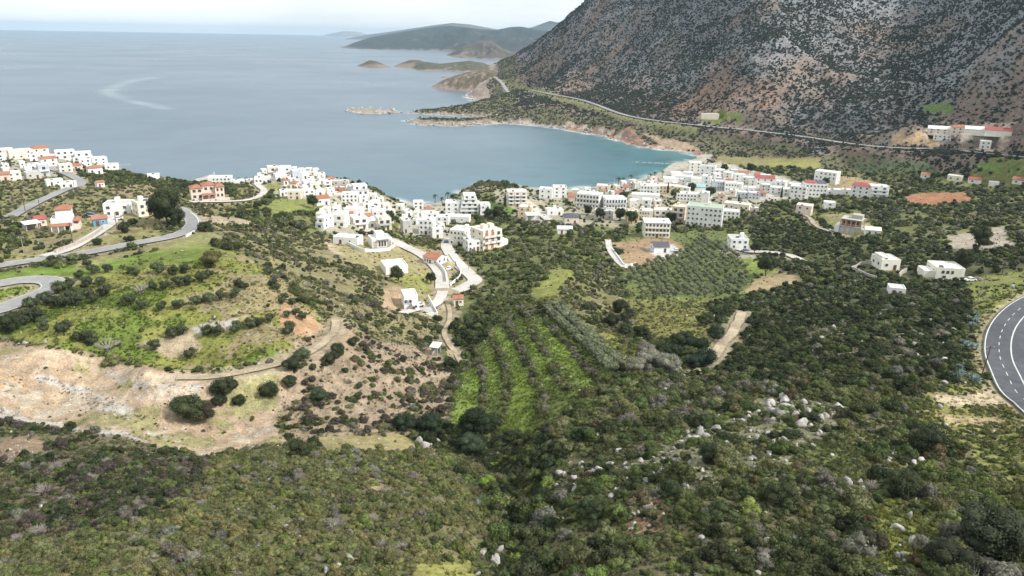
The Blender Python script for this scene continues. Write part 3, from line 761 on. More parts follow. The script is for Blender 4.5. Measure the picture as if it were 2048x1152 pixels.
H('yellow_apartments', 1306, 1344, 417, 440, 9, 4, C_, 'flat', 'long cream block with balconies in the yellow row', 'apartments', balc=1)
H('yellow_apartments', 1343, 1370, 410, 446, 10, -8, Y_, 'flat', 'tall yellow apartment block with white balconies', 'apartments', balc=1)
H('white_hotel', 1283, 1338, 438, 476, 12, 8, I_, 'flat', 'ivory three-storey hotel with a long grid of arched balconies beside groves', 'hotel', custom='arcade', balc=3, cols=7)
H('green_roof_hotel', 1372, 1442, 409, 454, 13, -4, W, 'flat', 'white four-storey hotel with a pale green flat roof', 'hotel', rooftop='flat_roof_green', cols=8)
H('town_house', 1449, 1499, 405, 422, 9, -10, C_, 'flat', 'cream flat house to the right of the green-roofed hotel', cols=5)
H('town_house', 1444, 1477, 420, 438, 8, 4, W, 'flat', 'white low house in front of the cream flat house', cols=4)
H('town_house', 1500, 1516, 415, 425, 6, 4, G_, 'flat', 'grey little house at the end of the cream flat house')
H('town_house', 1258, 1277, 399, 417, 8, 4, I_, 'flat', 'ivory house with a domed roof edge behind the yellow row', nowin=1)
H('town_house', 1283, 1302, 397, 418, 8, -4, W, 'flat', 'white narrow house with balconies behind the yellow row', balc=1)
H('town_house', 1306, 1322, 399, 418, 8, 6, P_k, 'flat', 'brown-framed narrow house behind the yellow row', balc=1)
H('town_house', 1264, 1318, 387, 400, 9, 0, W, 'flat', 'long white roof behind the narrow houses', 'building', nowin=1)
H('beach_hotel', 1280, 1318, 369, 387, 10, 2, W, 'flat', 'long white beachside building with dark windows', 'building', cols=6)
H('beach_hotel', 1318, 1361, 370, 387, 10, 2, Y_, 'flat', 'yellow half of the long beachside building', 'building', cols=6)
H('town_house', 1352, 1392, 385, 402, 9, 4, W, 'flat', 'white two-storey school-like block behind the trees', 'building', cols=6)
H('town_house', 1402, 1417, 384, 408, 8, -4, W, 'flat', 'tall narrow white block with a blank wall', 'building', nowin=1)
H('town_house', 1193, 1220, 369, 381, 8, -4, C_, 'flat', 'cream pavilion by the beach palms', 'building')
H('bell_house', 1436, 1448, 387, 405, 5, 0, P_k, 'hip', 'small terracotta-roofed tower among dark trees', 'tower')
H('teal_hall', 1386, 1410, 369, 382, 9, 10, W, 'gable', 'low hall with a turquoise roof in the town', 'hall', tile='teal_roof', nowin=1)
H('town_block', 1376, 1402, 324, 344, 10, 6, I_, 'flat', 'ivory building with a roof terrace at the far end of the beach', 'building')
H('town_block', 1400, 1430, 331, 351, 10, -6, W, 'flat', 'white building with grey roofs behind the far end of the beach', 'building', rooftop='flat_roof_grey')
for i, (u, v, w_, h_) in enumerate([(1340,364,30,9),(1368,362,28,11),(1392,365,22,10),(1352,353,24,8),(1376,352,20,8)]):
    H('beach_hall', u - w_ / 2, u + w_ / 2, v - h_, v, 9, [8, -6, 4, 10, -8][i], W, 'flat', 'low white beach hall behind the sandy shore', 'hall', 'low halls behind the beach', nowin=1)
H('town_block', 1403, 1418, 351, 375, 9, 4, W, 'flat', 'tall white tower-like block beside the turquoise-roofed hall', 'building')
H('town_block', 1421, 1447, 361, 380, 9, 8, BG, 'flat', 'long pale grey-blue apartment row with dark openings', 'apartments', cols=5)
H('town_block', 1447, 1472, 364, 383, 9, 8, W, 'flat', 'white end of the long apartment row', 'apartments', cols=4)
for i, (u, v, w_, h_) in enumerate([(1438,352,20,13),(1456,356,18,12),(1478,362,22,14),(1494,368,20,14),(1468,350,18,11),(1486,354,18,11),(1506,372,18,13),(1530,364,20,14),(1516,358,16,11),(1530,382,22,14),(1552,388,24,14),(1574,392,24,15),(1498,386,20,12),(1476,376,18,10),(1588,380,24,13),(1562,374,20,12)]):
    H('town_house', u - w_ / 2, u + w_ / 2, v - h_, v, 8, [4, -10, 8, -4, 12, 0, -8][i % 7], [W, I_, W, W, G_][i % 5], 'gable' if i in (5, 8) else 'flat', 'small white house in the crowded far side of the town', 'house', 'crowded houses of the far town')
for i, (u, v) in enumerate([(1484, 398), (1506, 399)]):
    H('row_house', u - 11, u + 11, v - 15, v, 8, 6, BG, 'flat', 'pale blue-grey row house at the near edge of the far town', 'house', 'blue-grey row houses', cols=3)
H('red_roof_block', 1508, 1546, 351, 372, 10, 8, W, 'gable', 'white block with a bright red roof in the far town', 'building', tile='roof_tile_red')
H('white_block', 1630, 1674, 343, 368, 11, -16, W, 'flat', 'large white three-storey house in front of the yellow field', 'building', cols=5)
H('solar_hotel', 1604, 1649, 366, 394, 12, 14, W, 'flat', 'white hotel with red and dark grey roof panels', 'hotel', custom='solar', cols=6)
H('solar_hotel', 1580, 1612, 372, 396, 10, -8, W, 'flat', 'white front wing beside the hotel with dark roof panels', 'hotel', cols=4)
H('red_roof_hotel', 1703, 1738, 366, 396, 11, -8, W, 'hip', 'white hotel block with a red roof below the bare earth mound', 'hotel', tile='roof_tile_red', cols=3)
H('red_roof_hotel', 1736, 1771, 372, 396, 11, 14, W, 'flat', 'white balconied wing right of the red-roofed hotel', 'hotel', balc=1)
for i in range(3):
    H('garden_bungalow', 1650 + i * 17, 1666 + i * 17, 379, 391, 7, 4, W, 'flat', 'low white bungalow in the row beside the red-roofed hotel', 'bungalow', 'bungalows in a row')
H('rural_house', 1592, 1622, 409, 431, 9, -8, P_k, 'flat', 'pinkish-white two-storey house among dark trees beside the pale track')
H('rural_house', 1646, 1668, 404, 420, 7, 10, W, 'flat', 'small bright white house alone in dark trees')
H('unfinished_house', 1680, 1722, 436, 469, 10, -10, 'concrete', 'flat', 'unfinished grey concrete house with open storeys and bare columns', custom='frame')
H('rural_shed', 1729, 1757, 461, 471, 6, 8, W, 'gable', 'low shed with a pinkish white roof beyond the unfinished house', 'shed', tile='pink_plaster', nowin=1)
H('dark_roof_bungalow', 1300, 1337, 484, 506, 8, 16, W, 'gable', 'white bungalow with a dark roof on a pale paved terrace', 'bungalow', tile='dark_roof', cols=2)
H('lone_house', 1453, 1494, 472, 499, 10, 14, W, 'flat', 'white two-storey house alone between olive groves with a gravel yard', rooftop='flat_roof_grey', cols=3, chimney=1)
H('ivory_villa', 1743, 1792, 511, 541, 9, 30, I_, 'flat', 'ivory cubic villa beside a walled lawn', 'villa', custom='setback')
H('ivory_villa', 1856, 1916, 529, 559, 10, 24, I_, 'flat', 'wide ivory villa with a row of three brown windows', 'villa', custom='wide')
H('garden_store', 1775, 1806, 574, 589, 5, 12, W, 'flat', 'low white flat-roofed shed half sunk in dark scrub', 'shed', nowin=1, hmax=1.9)
# --- far right valley
H('farm_row', 1860, 1902, 256, 268, 12, 4, P_k, 'gable', 'long pale farm shed at the foot of the mountain', 'farm shed', tile='flat_roof_white')
H('farm_house', 1904, 1932, 253, 268, 12, 4, P_k, 'hip', 'farmhouse with an orange-red roof between the long sheds', tile='roof_tile')
H('farm_row', 1934, 1972, 257, 268, 12, 4, I_, 'gable', 'second long pale shed beyond the orange-red farmhouse', 'farm shed', tile='flat_roof_white', nowin=1)
H('red_barn', 1975, 2014, 259, 270, 14, 2, I_, 'gable', 'long barn with a bright red roof at the mountain foot', 'barn', tile='roof_tile_red', nowin=1)
H('roadside_house', 1870, 1898, 271, 281, 10, -4, W, 'flat', 'white house with dark openings between the farm and the coast road', cols=4)
H('roadside_house', 1960, 1977, 284, 298, 9, 6, W, 'flat', 'white two-storey house beside the coast road')
H('valley_cottage', 1842, 1856, 347, 357, 7, 6, W, 'gable', 'white cottage with an orange roof in the valley trees', 'cottage', tile='roof_tile')
H('valley_cottage', 1897, 1921, 352, 363, 8, -10, C_, 'flat', 'cream and white cottage in the valley trees', 'cottage')
H('valley_cottage', 1938, 1958, 357, 367, 7, 8, W, 'gable', 'white cottage with a red roof in the valley trees', 'cottage', tile='roof_tile_red')
H('valley_cottage', 1979, 1994, 365, 373, 6, 4, W, 'flat', 'tiny white cube among valley trees', 'cottage', nowin=1)
H('valley_cottage', 2028, 2050, 358, 369, 8, -6, I_, 'gable', 'ivory cottage with a pale tiled roof at the right of the valley', 'cottage', tile='roof_tile')
H('ruined_farm', 1402, 1436, 228, 239, 10, 6, P_k, 'flat', 'low pale ruin above the coast road on the mountain foot', 'ruin', rooftop='flat_roof_grey', nowin=1)

# smaller houses that fill the gaps of the village
_gr = random.Random(21)
def infill(poly, n_, wr, hr_, label, group, walls):
    us = [q[0] for q in poly]; vv = [q[1] for q in poly]; k = 0; tries = 0
    while k < n_ and tries < 2500:
        tries += 1
        u = _gr.uniform(min(us), max(us)); v = _gr.uniform(min(vv), max(vv))
        if not in_poly(np.array([u]), np.array([v]), poly)[0]: continue
        w_ = _gr.uniform(*wr); h_ = _gr.uniform(*hr_)
        if any(abs(u - (q['u0'] + q['u1']) / 2) < (w_ + q['u1'] - q['u0']) / 2 * .92 and abs(v - q['vb']) < 7.5 for q in HOUSES): continue
        if any(min(math.hypot(u - a, (v - b_) * 1.6) for a, b_ in r_[2]) < 9 for r_ in ROADS): continue
        wl_ = _gr.choice(walls); rf = _gr.choices(['flat', 'gable', 'hip'], [.84, .1, .06])[0]
        cn = {W: 'white', I_: 'ivory', C_: 'cream', P_k: 'pinkish', G_: 'grey'}[wl_]
        H('village_house', u - w_ / 2, u + w_ / 2, v - h_, v, _gr.uniform(5.5, 8), _gr.uniform(-22, 22), wl_, rf, 'small %s %s-roofed house %s' % (cn, {'flat': 'flat', 'gable': 'tile', 'hip': 'hip'}[rf], label), 'house', group); k += 1
infill([(500,362),(545,342),(610,347),(690,374),(770,410),(785,427),(745,428),(690,408),(640,394),(600,380),(545,370)], 34, (11, 19), (10, 15), 'squeezed into the headland village', 'infill houses of the headland village', [W, W, I_, W, C_])
infill([(1085,390),(1250,372),(1330,350),(1400,335),(1450,350),(1540,362),(1605,388),(1500,402),(1440,398),(1360,404),(1240,396),(1150,404)], 32, (12, 20), (9, 14), 'squeezed into the bay town', 'infill houses of the bay town', [W, W, I_, W, G_, P_k])
infill([(0,310),(60,310),(180,316),(240,336),(170,347),(100,342),(0,348)], 6, (10, 15), (8, 12), 'squeezed into the left coast row', 'infill houses of the coast row', [W, W, I_, P_k])
infill([(800,418),(900,412),(1000,424),(1000,434),(900,446),(890,474),(800,462)], 13, (13, 22), (11, 17), 'squeezed around the gully mouth', 'infill houses of the gully mouth', [W, W, I_])
infill([(640,428),(790,428),(790,458),(735,462),(640,460)], 11, (16, 26), (14, 20), 'squeezed between the stepped apartments', 'infill houses of the stepped apartments', [W, W, I_])
PADS = []
for h in HOUSES:
    g0 = ground((h['u0'] + h['u1']) / 2, h['vb'])
    s = math.sqrt(g0[0] ** 2 + g0[1] ** 2 + (CAMZ - g0[2]) ** 2)
    hr = math.hypot(g0[0], g0[1])
    sa = (CAMZ - g0[2]) / s; ca = hr / s
    mpp = s / FPX
    yw = math.radians(h['yaw'])
    Wm = (h['u1'] - h['u0']) * mpp
    dep = min(h['dep'], Wm * 1.3)
    w = max((Wm - dep * abs(math.sin(yw))) / math.cos(yw), Wm * 0.5)
    back = (dep * math.cos(yw) + w * abs(math.sin(yw))) / 2
    hh = max(((h['vb'] - h['vt']) * mpp - 2 * back * sa * 0.85) / ca, 3.0)
    if h['roof'] in ('hip', 'gable'): hh = max(hh * 0.8, 2.9)
    hh = min(hh, h.get('hmax', 99))
    st = max(1, round(hh / 3.1))
    az = math.atan2(g0[0], g0[1])
    face = -az + yw                       # local -Y looks at the viewpoint, turned by yaw
    c_ = g0 + np.array([math.sin(az), math.cos(az), 0]) * back
    zb = g0[2]
    h.update(loc=(float(c_[0]), float(c_[1]), float(zb)), rz=face, w=float(w), d=float(dep), h=float(hh), st=st, range=hr, mpp=mpp)
    PADS.append((c_[0], c_[1], face, w / 2 + 1.0 + hr * 0.002, dep / 2 + 1.0 + hr * 0.002, zb))
for px, py, a, hw, hd, zb in PADS:
    R_ = math.hypot(hw, hd) + 6
    idx = np.nonzero((abs(X - px) < R_) & (abs(Y - py) < R_))
    if not len(idx[0]): continue
    dx, dy = X[idx] - px, Y[idx] - py
    lx = dx * math.cos(a) + dy * math.sin(a); ly = -dx * math.sin(a) + dy * math.cos(a)
    dd = np.hypot(np.maximum(abs(lx) - hw, 0), np.maximum(abs(ly) - hd, 0))
    w_ = 1 - sstep(0, 5, dd)
    Z[idx] = Z[idx] * (1 - w_) + (zb - 0.1) * w_

# ------------------------------------------------------------------ land cover: soil colour, stones and planting density of every place
UG, VG = project(X, Y, Z)
JU = fbm(X, Y, 16, 4, 91) * 9 + fbm(X, Y, 60, 2, 95) * 6
JV = fbm(X, Y, 16, 4, 93) * 6 + fbm(X, Y, 60, 2, 97) * 4
pj = sstep(60, 400, RR) * 0.5 + 0.5
UJ, VJ = UG + JU * (1.6 - pj), VG + JV * (1.5 - pj) * 0.8
SOIL = np.zeros(X.shape + (3,)); STONY = np.zeros(X.shape); DEN = np.zeros(X.shape); ZID = np.zeros(X.shape, np.int16)
SCRUBSOIL = (0.13, 0.118, 0.062); GRASS = (0.135, 0.185, 0.035); DRY = (0.25, 0.22, 0.09); TAN = (0.35, 0.262, 0.178); PALE = (0.40, 0.365, 0.315)
RED = (0.33, 0.16, 0.09); OLGR = (0.15, 0.155, 0.055); YEL = (0.28, 0.25, 0.05); BROWN = (0.28, 0.19, 0.12); TOWN = (0.42, 0.39, 0.34); SAND = (0.40, 0.37, 0.31)
# planting zones: density per m2, smallest/largest plant, weights of the kinds
KINDS = {'dark': (0.056, 0.067, 0.028), 'green': (0.085, 0.108, 0.036), 'olive': (0.135, 0.140, 0.060), 'grey': (0.165, 0.156, 0.122), 'light': (0.135, 0.165, 0.045),
         'rust': (0.120, 0.088, 0.050), 'yellow': (0.24, 0.21, 0.045), 'purple': (0.085, 0.070, 0.055), 'teal': (0.058, 0.075, 0.050), 'slate': (0.050, 0.060, 0.046), 'khaki': (0.168, 0.166, 0.068), 'deep': (0.034, 0.046, 0.018)}
KN = list(KINDS)
ZONES = [
 ('fore',      0.27, 0.8, 5.0, dict(deep=.08, dark=.18, green=.30, olive=.25, grey=.11, light=.06, rust=.02)),
 ('foreleft',  0.60, 0.9, 2.6, dict(olive=.32, khaki=.40, green=.10, grey=.10, light=.08)),  # lighter kinds also paint in the lit side of the near hill
 ('foregrey',  0.42, 1.1, 3.0, dict(grey=.20, dark=.32, purple=.16, green=.16, deep=.16)),  # darker kinds also paint in shade on the slope facing away
 ('bare',      0.035, 0.35, 1.2, dict(olive=.4, rust=.3, green=.3)),
 ('brown',     0.17, 0.9, 3.6, dict(purple=.34, dark=.26, olive=.18, green=.14, grey=.08)),
 ('terrace',   0.06, 0.6, 1.8, dict(olive=.45, light=.15, rust=.10, green=.25, grey=.05)),
 ('slope',     0.24, 1.0, 3.4, dict(dark=.20, olive=.36, green=.22, purple=.10, grey=.12)),
 ('none',      0.0, 1, 1, dict(green=1)),
 ('darkwood',  0.30, 1.5, 4.4, dict(deep=.42, dark=.32, green=.16, olive=.06, grey=.04)),
 ('grove',     0.10, 1.0, 2.6, dict(green=.45, dark=.25, olive=.2, light=.1)),
 ('hedge',     0.05, 0.5, 1.4, dict(light=.5, green=.3, olive=.2)),
 ('meadow',    0.30, 0.7, 1.6, dict(olive=.75, light=.25)),
 ('gullywood', 0.20, 1.8, 5.2, dict(deep=.30, dark=.26, green=.28, light=.06, olive=.10)),
 ('valley',    0.062, 2.2, 6.2, dict(deep=.18, dark=.28, green=.22, olive=.20, grey=.12)),
 ('town',      0.028, 1.8, 4.5, dict(dark=.45, green=.40, light=.15)),
 ('mountain',  0.105, 1.8, 6.2, dict(slate=.66, dark=.16, purple=.10, teal=.08)),
 ('farshore',  0.06, 2.0, 5.2, dict(slate=.40, dark=.35, green=.15, olive=.10)),
 ('verge',     0.30, 0.6, 1.6, dict(light=.30, green=.35, olive=.28, yellow=.07)),
 ('oliveband', 0.10, 2.0, 4.2, dict(olive=.42, green=.34, dark=.20, grey=.04)),
]
ZI = {z[0]: i for i, z in enumerate(ZONES)}
NJ = (fbm(X, Y, 30, 3, 101) * 12 + fbm(X, Y, 8, 3, 103) * 9 + fbm(X, Y, 2.2, 2, 105) * 5)
NJ = NJ * (1.15 - 0.75 * sstep(120, 700, RR))
SW = 7 - 5 * sstep(150, 700, RR)
RND = rng.random(X.shape)
def paint(mask, col=None, zone=None, stony=None, a=1.0, den=None):
    if isinstance(mask, list):
        us = [q[0] for q in mask]; v_s = [q[1] for q in mask]
        idx = np.nonzero((UG > min(us) - 30) & (UG < max(us) + 30) & (VG > min(v_s) - 24) & (VG < max(v_s) + 24))
        if not len(idx[0]): return
        uu, vv = UG[idx], VG[idx]
        sd_ = seg_dist(uu, vv * 1.5, [(p_, q * 1.5) for p_, q in mask], True)
        sd_ = np.where(in_poly(uu, vv, mask), sd_, -sd_) + NJ[idx]
        wgt = sstep(-SW[idx], SW[idx], sd_)
    else:
        idx = np.nonzero(mask); wgt = np.ones(len(idx[0]))
    if col is not None:
        wa = (wgt * a)[:, None]
        SOIL[idx] = SOIL[idx] * (1 - wa) + np.array(col) * wa
    on = RND[idx] < wgt
    sub = (idx[0][on], idx[1][on])
    if zone is not None: ZID[sub] = ZI[zone]; DEN[sub] = ZONES[ZI[zone]][1]
    if den is not None: DEN[sub] = den
    if stony is not None: STONY[idx] = STONY[idx] * (1 - wgt) + stony * wgt
al = np.ones(X.shape, bool)
paint(al, SCRUBSOIL, 'fore', 0.25)
SOIL[...] = np.where((fbm(X, Y, 13, 4, 201) > -.05)[..., None], np.array((0.11, 0.125, 0.046)), SOIL)
paint(RR > 330, OLGR, 'valley', 0.1)
paint(RR > 820, (0.13, 0.12, 0.07), 'farshore', 0.15)
# mountain: grey limestone with pinkish earth
mm = (RR > 740) & (Z > 20 + 6 * fbm(X, Y, 60, 2, 5)) & (X > 0)
n1 = fbm(X, Y, 90, 4, 61); n2 = fbm(X, Y, 22, 3, 63)
paint(mm, (0.27, 0.25, 0.23), 'mountain', 0.35)
n3 = fbm(X, Y, 9, 3, 67)
wg = np.clip(.5 + 1.6 * (n1 + .35 * n2 + .25 * n3) + 0.006 * (Z - 110), 0, 1)[mm][:, None]
SOIL[mm] = np.array((0.20, 0.155, 0.125)) * (1 - wg) + np.array((0.205, 0.21, 0.22)) * wg
gsc = (rid - .05)[mm]                       # ridges stand bare and pale, gullies hold the scrub
SOIL[mm] *= (1 + .28 * np.clip(gsc * 2.2, -.4, .8))[:, None]
DEN[mm] *= np.clip(1.15 + 1.0 * n1[mm] + 1.3 * n2[mm] + .6 * n3[mm] - 1.6 * gsc, 0.3, 2.6)
paint([(1330,225),(1400,180),(1460,150),(1540,165),(1560,215),(1470,225),(1420,238),(1350,240)], (0.26, 0.16, 0.115), None, 0.15, den=0.075, a=.6)
paint([(1390,240),(1420,225),(1500,222),(1480,240),(1430,246)], GRASS, 'none')
paint([(1840,210),(1900,205),(1910,225),(1850,228)], (0.12, 0.17, 0.05), 'none')
paint([(1790,265),(1880,262),(1880,285),(1780,290)], (0.42, 0.30, 0.18), 'bare')
paint([(1850,262),(2020,266),(2020,272),(1850,270)], (0.45, 0.40, 0.32), 'none')
# far shore rock rim
rim = (RR > 820) & (SDW < 9 + 8 * n2) & (SDW > -1)
paint(rim, (0.36, 0.30, 0.26), 'bare', 0.5, den=0.004)
redrim = (RR > 820) & (SDW < 15 + 12 * n2) & (SDW > -1) & (UG > 1130) & (UG < 1420)
paint(redrim & (n2 + .8 * fbm(X, Y, 30, 3, 69) > -.25), (0.33, 0.18, 0.125), 'bare', 0.3, den=0.03)
paint(redrim & (fbm(X, Y, 16, 3, 70) > .1), (0.42, 0.33, 0.27), None, 0.4)
paint((RR > 820) & (SDW < 20 + 10 * n2) & (SDW > -1) & (UG < 985) & (VG > 228), (0.28, 0.22, 0.175), 'bare', 0.5, den=0.03)
paint((RR > 820) & (RR < 1700) & (SDW < 40) & (SDW > -1) & (n3 + n2 > .25), (0.17, 0.14, 0.11), None, .3, a=.7)
paint((RR > 1500) & (UG < 1000) & (SDW < 45) & (SDW > 0), (0.33, 0.27, 0.235), 'bare', 0.4, den=0.02)
paint((RR > 1450) & (UG < 1010) & (SDW < 60) & (SDW > 0) & (n2 + n3 > .12), (0.25, 0.20, 0.165), None, 0.2)
paint([(985,152),(1060,172),(1130,192),(1200,214),(1300,242),(1400,256),(1400,268),(1300,254),(1200,228),(1130,205),(1060,186),(990,160)], (0.17, 0.17, 0.075), 'farshore', den=.012)
paint([(1290,268),(1370,285),(1400,300),(1330,296)], (0.36, 0.27, 0.19), 'bare')
paint((RR > 1000) & (UG < 812) & (SDW > -1), (0.30, 0.26, 0.22), 'bare', 0.5, den=.03)
# valley fields beyond the town
paint([(1430,312),(1640,316),(1640,338),(1560,333),(1430,332)], (0.22, 0.20, 0.09), 'none')
paint([(1540,318),(1635,322),(1635,336),(1540,330)], (0.25, 0.24, 0.08), 'none')
paint([(1700,318),(1860,325),(1880,345),(1720,345)], (0.14, 0.17, 0.09), 'oliveband')
paint([(1950,325),(2060,330),(2060,342),(1960,338)], (0.12, 0.19, 0.05), 'none')
paint([(1640,372),(1680,352),(1715,355),(1790,375),(1770,388),(1640,388)], (0.34, 0.26, 0.15), 'bare', 0.2)
paint([(1800,392),(1870,384),(1930,386),(1945,398),(1880,408),(1820,406)], RED, 'bare', 0.25, den=.004)
paint([(1560,388),(1640,395),(1600,440),(1540,425)], None, 'valley', None)
# town ground
paint([(980,378),(1080,372),(1250,362),(1340,330),(1400,318),(1440,335),(1520,345),(1620,365),(1650,395),(1540,405),(1460,440),(1360,450),(1270,450),(1150,452),(1060,445),(1000,425)], (0.33, 0.30, 0.22), 'town', 0.2)
paint([(1320,345),(1440,325),(1540,350),(1640,372),(1640,392),(1500,400),(1400,385),(1320,370)], TOWN, 'town', 0.2, den=0.003)
paint([(480,365),(540,335),(620,338),(720,365),(790,405),(800,430),(740,470),(640,462),(640,425),(560,400)], (0.36, 0.33, 0.25), 'town', 0.2)
paint([(0,298),(150,300),(260,332),(240,345),(150,350),(0,362)], (0.33, 0.30, 0.22), 'town', 0.2)
paint([(800,410),(900,400),(900,480),(800,470)], (0.36, 0.34, 0.27), 'town', 0.2)
paint((SDW < 20) & (SDW > -2) & (RR > 380) & (RR < 820) & (UG > 800) & (UG < 900), SAND, 'none', 0.0)
paint((SDW < 22) & (SDW > -2) & (RR > 380) & (RR < 900) & (UG > 1060) & (UG < 1425), SAND, 'none', 0.0)
paint([(560,395),(640,400),(650,425),(560,428),(520,415)], (0.19, 0.21, 0.06), 'bare')
paint([(500,372),(560,360),(560,378),(510,390)], (0.22, 0.22, 0.08), 'bare')
paint([(1100,410),(1130,415),(1125,428),(1090,425)], GRASS, 'none')
paint([(965,405),(1020,408),(1025,428),(985,430)], (0.14, 0.20, 0.04), 'town')
paint([(930,372),(1000,362),(1010,376),(950,392),(925,388)], (0.30, 0.24, 0.17), 'slope', 0.4)
# left plateau
paint([(0,362),(150,352),(260,345),(480,366),(540,395),(480,425),(390,425),(300,440),(0,470)], (0.21, 0.19, 0.09), 'slope', 0.15, den=0.11)
paint([(170,345),(290,342),(300,366),(200,372)], None, 'gullywood', None, den=0.16)
paint([(210,375),(300,366),(360,372),(360,392),(230,398)], (0.24, 0.19, 0.11), 'slope', 0.25, den=0.06)
paint([(280,355),(400,362),(480,372),(470,392),(330,388)], None, 'gullywood', None, den=0.12)
paint([(0,455),(230,430),(320,432),(320,470),(120,520),(0,525)], (0.25, 0.22, 0.10), 'terrace', 0.15)
paint([(0,440),(60,455),(60,500),(0,515)], None, 'gullywood', None, den=0.12)
paint([(70,460),(200,470),(110,508),(60,505)], (0.22, 0.19, 0.10), 'slope', None, den=0.14)
paint([(380,425),(440,430),(560,455),(640,470),(700,500),(760,530),(850,545),(900,560),(905,640),(860,700),(760,680),(660,640),(560,545),(450,480)], (0.21, 0.185, 0.095), 'slope', 0.2)
paint([(395,430),(520,440),(500,452),(400,445)], (0.36, 0.29, 0.20), 'bare')
paint([(660,475),(700,490),(770,500),(790,525),(720,525),(660,500)], (0.40, 0.32, 0.23), 'bare', 0.2)
paint([(660,470),(800,478),(900,500),(960,560),(950,590),(885,640),(800,628),(770,560),(700,520)], (0.28, 0.24, 0.12), 'terrace', 0.15, den=0.05)
paint([(780,555),(870,545),(880,590),(800,580)], (0.25, 0.25, 0.08), 'terrace')
paint([(760,580),(805,570),(810,625),(760,618)], (0.40, 0.29, 0.19), 'bare', 0.2)
paint([(760,470),(880,470),(900,505),(800,490)], (0.19, 0.18, 0.07), 'slope', None, den=0.25)
# olive terraces
paint([(-400,560),(0,540),(150,530),(400,480),(470,500),(560,555),(655,645),(640,680),(560,715),(430,742),(340,740),(170,702),(0,678),(-400,660)], (0.20, 0.205, 0.055), 'terrace', 0.12)
k_ = in_poly(UJ, VJ, [(-400,560),(0,540),(150,530),(400,480),(470,500),(560,555),(655,645),(640,680),(560,715),(430,742),(340,740),(170,702),(0,678),(-400,660)])
ng = fbm(X, Y, 18, 4, 141)
SOIL[k_ & (ng > 0.02)] = (0.13, 0.17, 0.035); SOIL[k_ & (ng < -0.3)] = (0.27, 0.225, 0.12)
paint([(0,545),(120,532),(300,503),(400,470),(430,470),(420,492),(300,520),(150,545),(0,560)], (0.14, 0.20, 0.035), 'none', 0.05)
paint([(150,520),(400,462),(450,468),(440,490),(300,508),(150,540)], (0.30, 0.26, 0.13), 'none', 0.2, a=0.6)
paint([(280,690),(380,660),(400,700),(340,715)], (0.40, 0.32, 0.22), 'bare', 0.3)
paint([(380,655),(470,640),(480,655),(400,668)], PALE, 'bare', 0.7)
paint([(560,600),(650,655),(630,672),(570,650)], (0.42, 0.26, 0.15), 'bare', 0.1)
# quarry
paint([(-400,665),(0,680),(170,705),(335,745),(430,748),(560,722),(640,690),(690,650),(720,690),(740,740),(650,760),(560,830),(570,885),(480,905),(400,922),(320,905),(250,872),(120,860),(0,845),(-400,830)], TAN, 'bare', 0.35)
for q, sx in (([(60,735),(150,770),(240,805),(300,840),(270,852),(160,800),(70,760)], 0.9), ([(0,815),(60,835),(150,852),(330,868),(380,890),(250,880),(80,858),(0,850)], 0.85), ([(120,700),(300,755),(420,760),(400,790),(250,770)], 0.5)):
    paint(q, PALE, 'none', sx)
paint([(0,740),(40,760),(70,800),(0,790)], (0.42, 0.30, 0.19), 'none', 0.05)
paint([(60,690),(200,720),(330,752),(420,756),(560,728),(640,694),(640,704),(560,742),(420,772),(320,768),(180,738),(60,704)], (0.40, 0.31, 0.22), 'bare', 0.2, den=.01)
ngq = fbm(X, Y, 7, 4, 211)
k_ = in_poly(UJ, VJ, [(0,690),(170,712),(335,750),(560,730),(640,700),(740,740),(560,830),(570,885),(400,915),(250,870),(0,845)]) & (RR < 220)
SOIL[k_ & (ngq > .22)] = (0.25, 0.22, 0.11); SOIL[k_ & (ngq < -.28)] = (0.40, 0.33, 0.25)
paint([(420,750),(560,735),(560,820),(480,840),(420,800)], (0.27, 0.25, 0.12), 'bare', 0.25)
paint([(600,690),(700,655),(760,680),(880,690),(910,760),(890,850),(800,870),(700,880),(640,892),(560,870),(560,800)], (0.29, 0.225, 0.155), 'brown', 0.3)
paint([(690,655),(720,690),(700,720),(620,720),(640,690)], TAN, 'bare', 0.2)
paint([(640,875),(760,868),(850,880),(870,905),(640,905)], (0.28, 0.24, 0.11), 'bare', 0.3)
# foreground left
fl = [(-400,835),(0,845),(120,862),(250,875),(320,908),(400,925),(560,890),(650,905),(860,905),(930,960),(1000,1100),(1010,1400),(-400,1400)]
paint(fl, (0.145, 0.135, 0.065), 'foreleft', 0.15)
paint([(-400,835),(0,845),(250,875),(400,925),(420,960),(300,1040),(100,1080),(-400,1120)], (0.13, 0.105, 0.07), 'foregrey', 0.15)
paint([(0,880),(80,870),(90,900),(0,920)], (0.26, 0.18, 0.12), 'bare', a=.7, den=.08)
paint([(700,970),(760,940),(770,985),(720,1010)], (0.30, 0.22, 0.15), 'foreleft', 0.2, a=.5, den=.3)
paint([(840,1128),(940,1122),(950,1160),(830,1165)], (0.24, 0.23, 0.07), 'none', 0.2)
# valley floor thicket
paint([(890,840),(980,820),(1100,870),(1120,960),(1080,1060),(1120,1160),(980,1160),(960,1000),(900,900),(820,880)], (0.08, 0.085, 0.04), 'gullywood', 0.05)
paint([(880,640),(990,630),(1010,660),(930,740),(900,740),(880,690)], (0.10, 0.11, 0.045), 'gullywood', None)
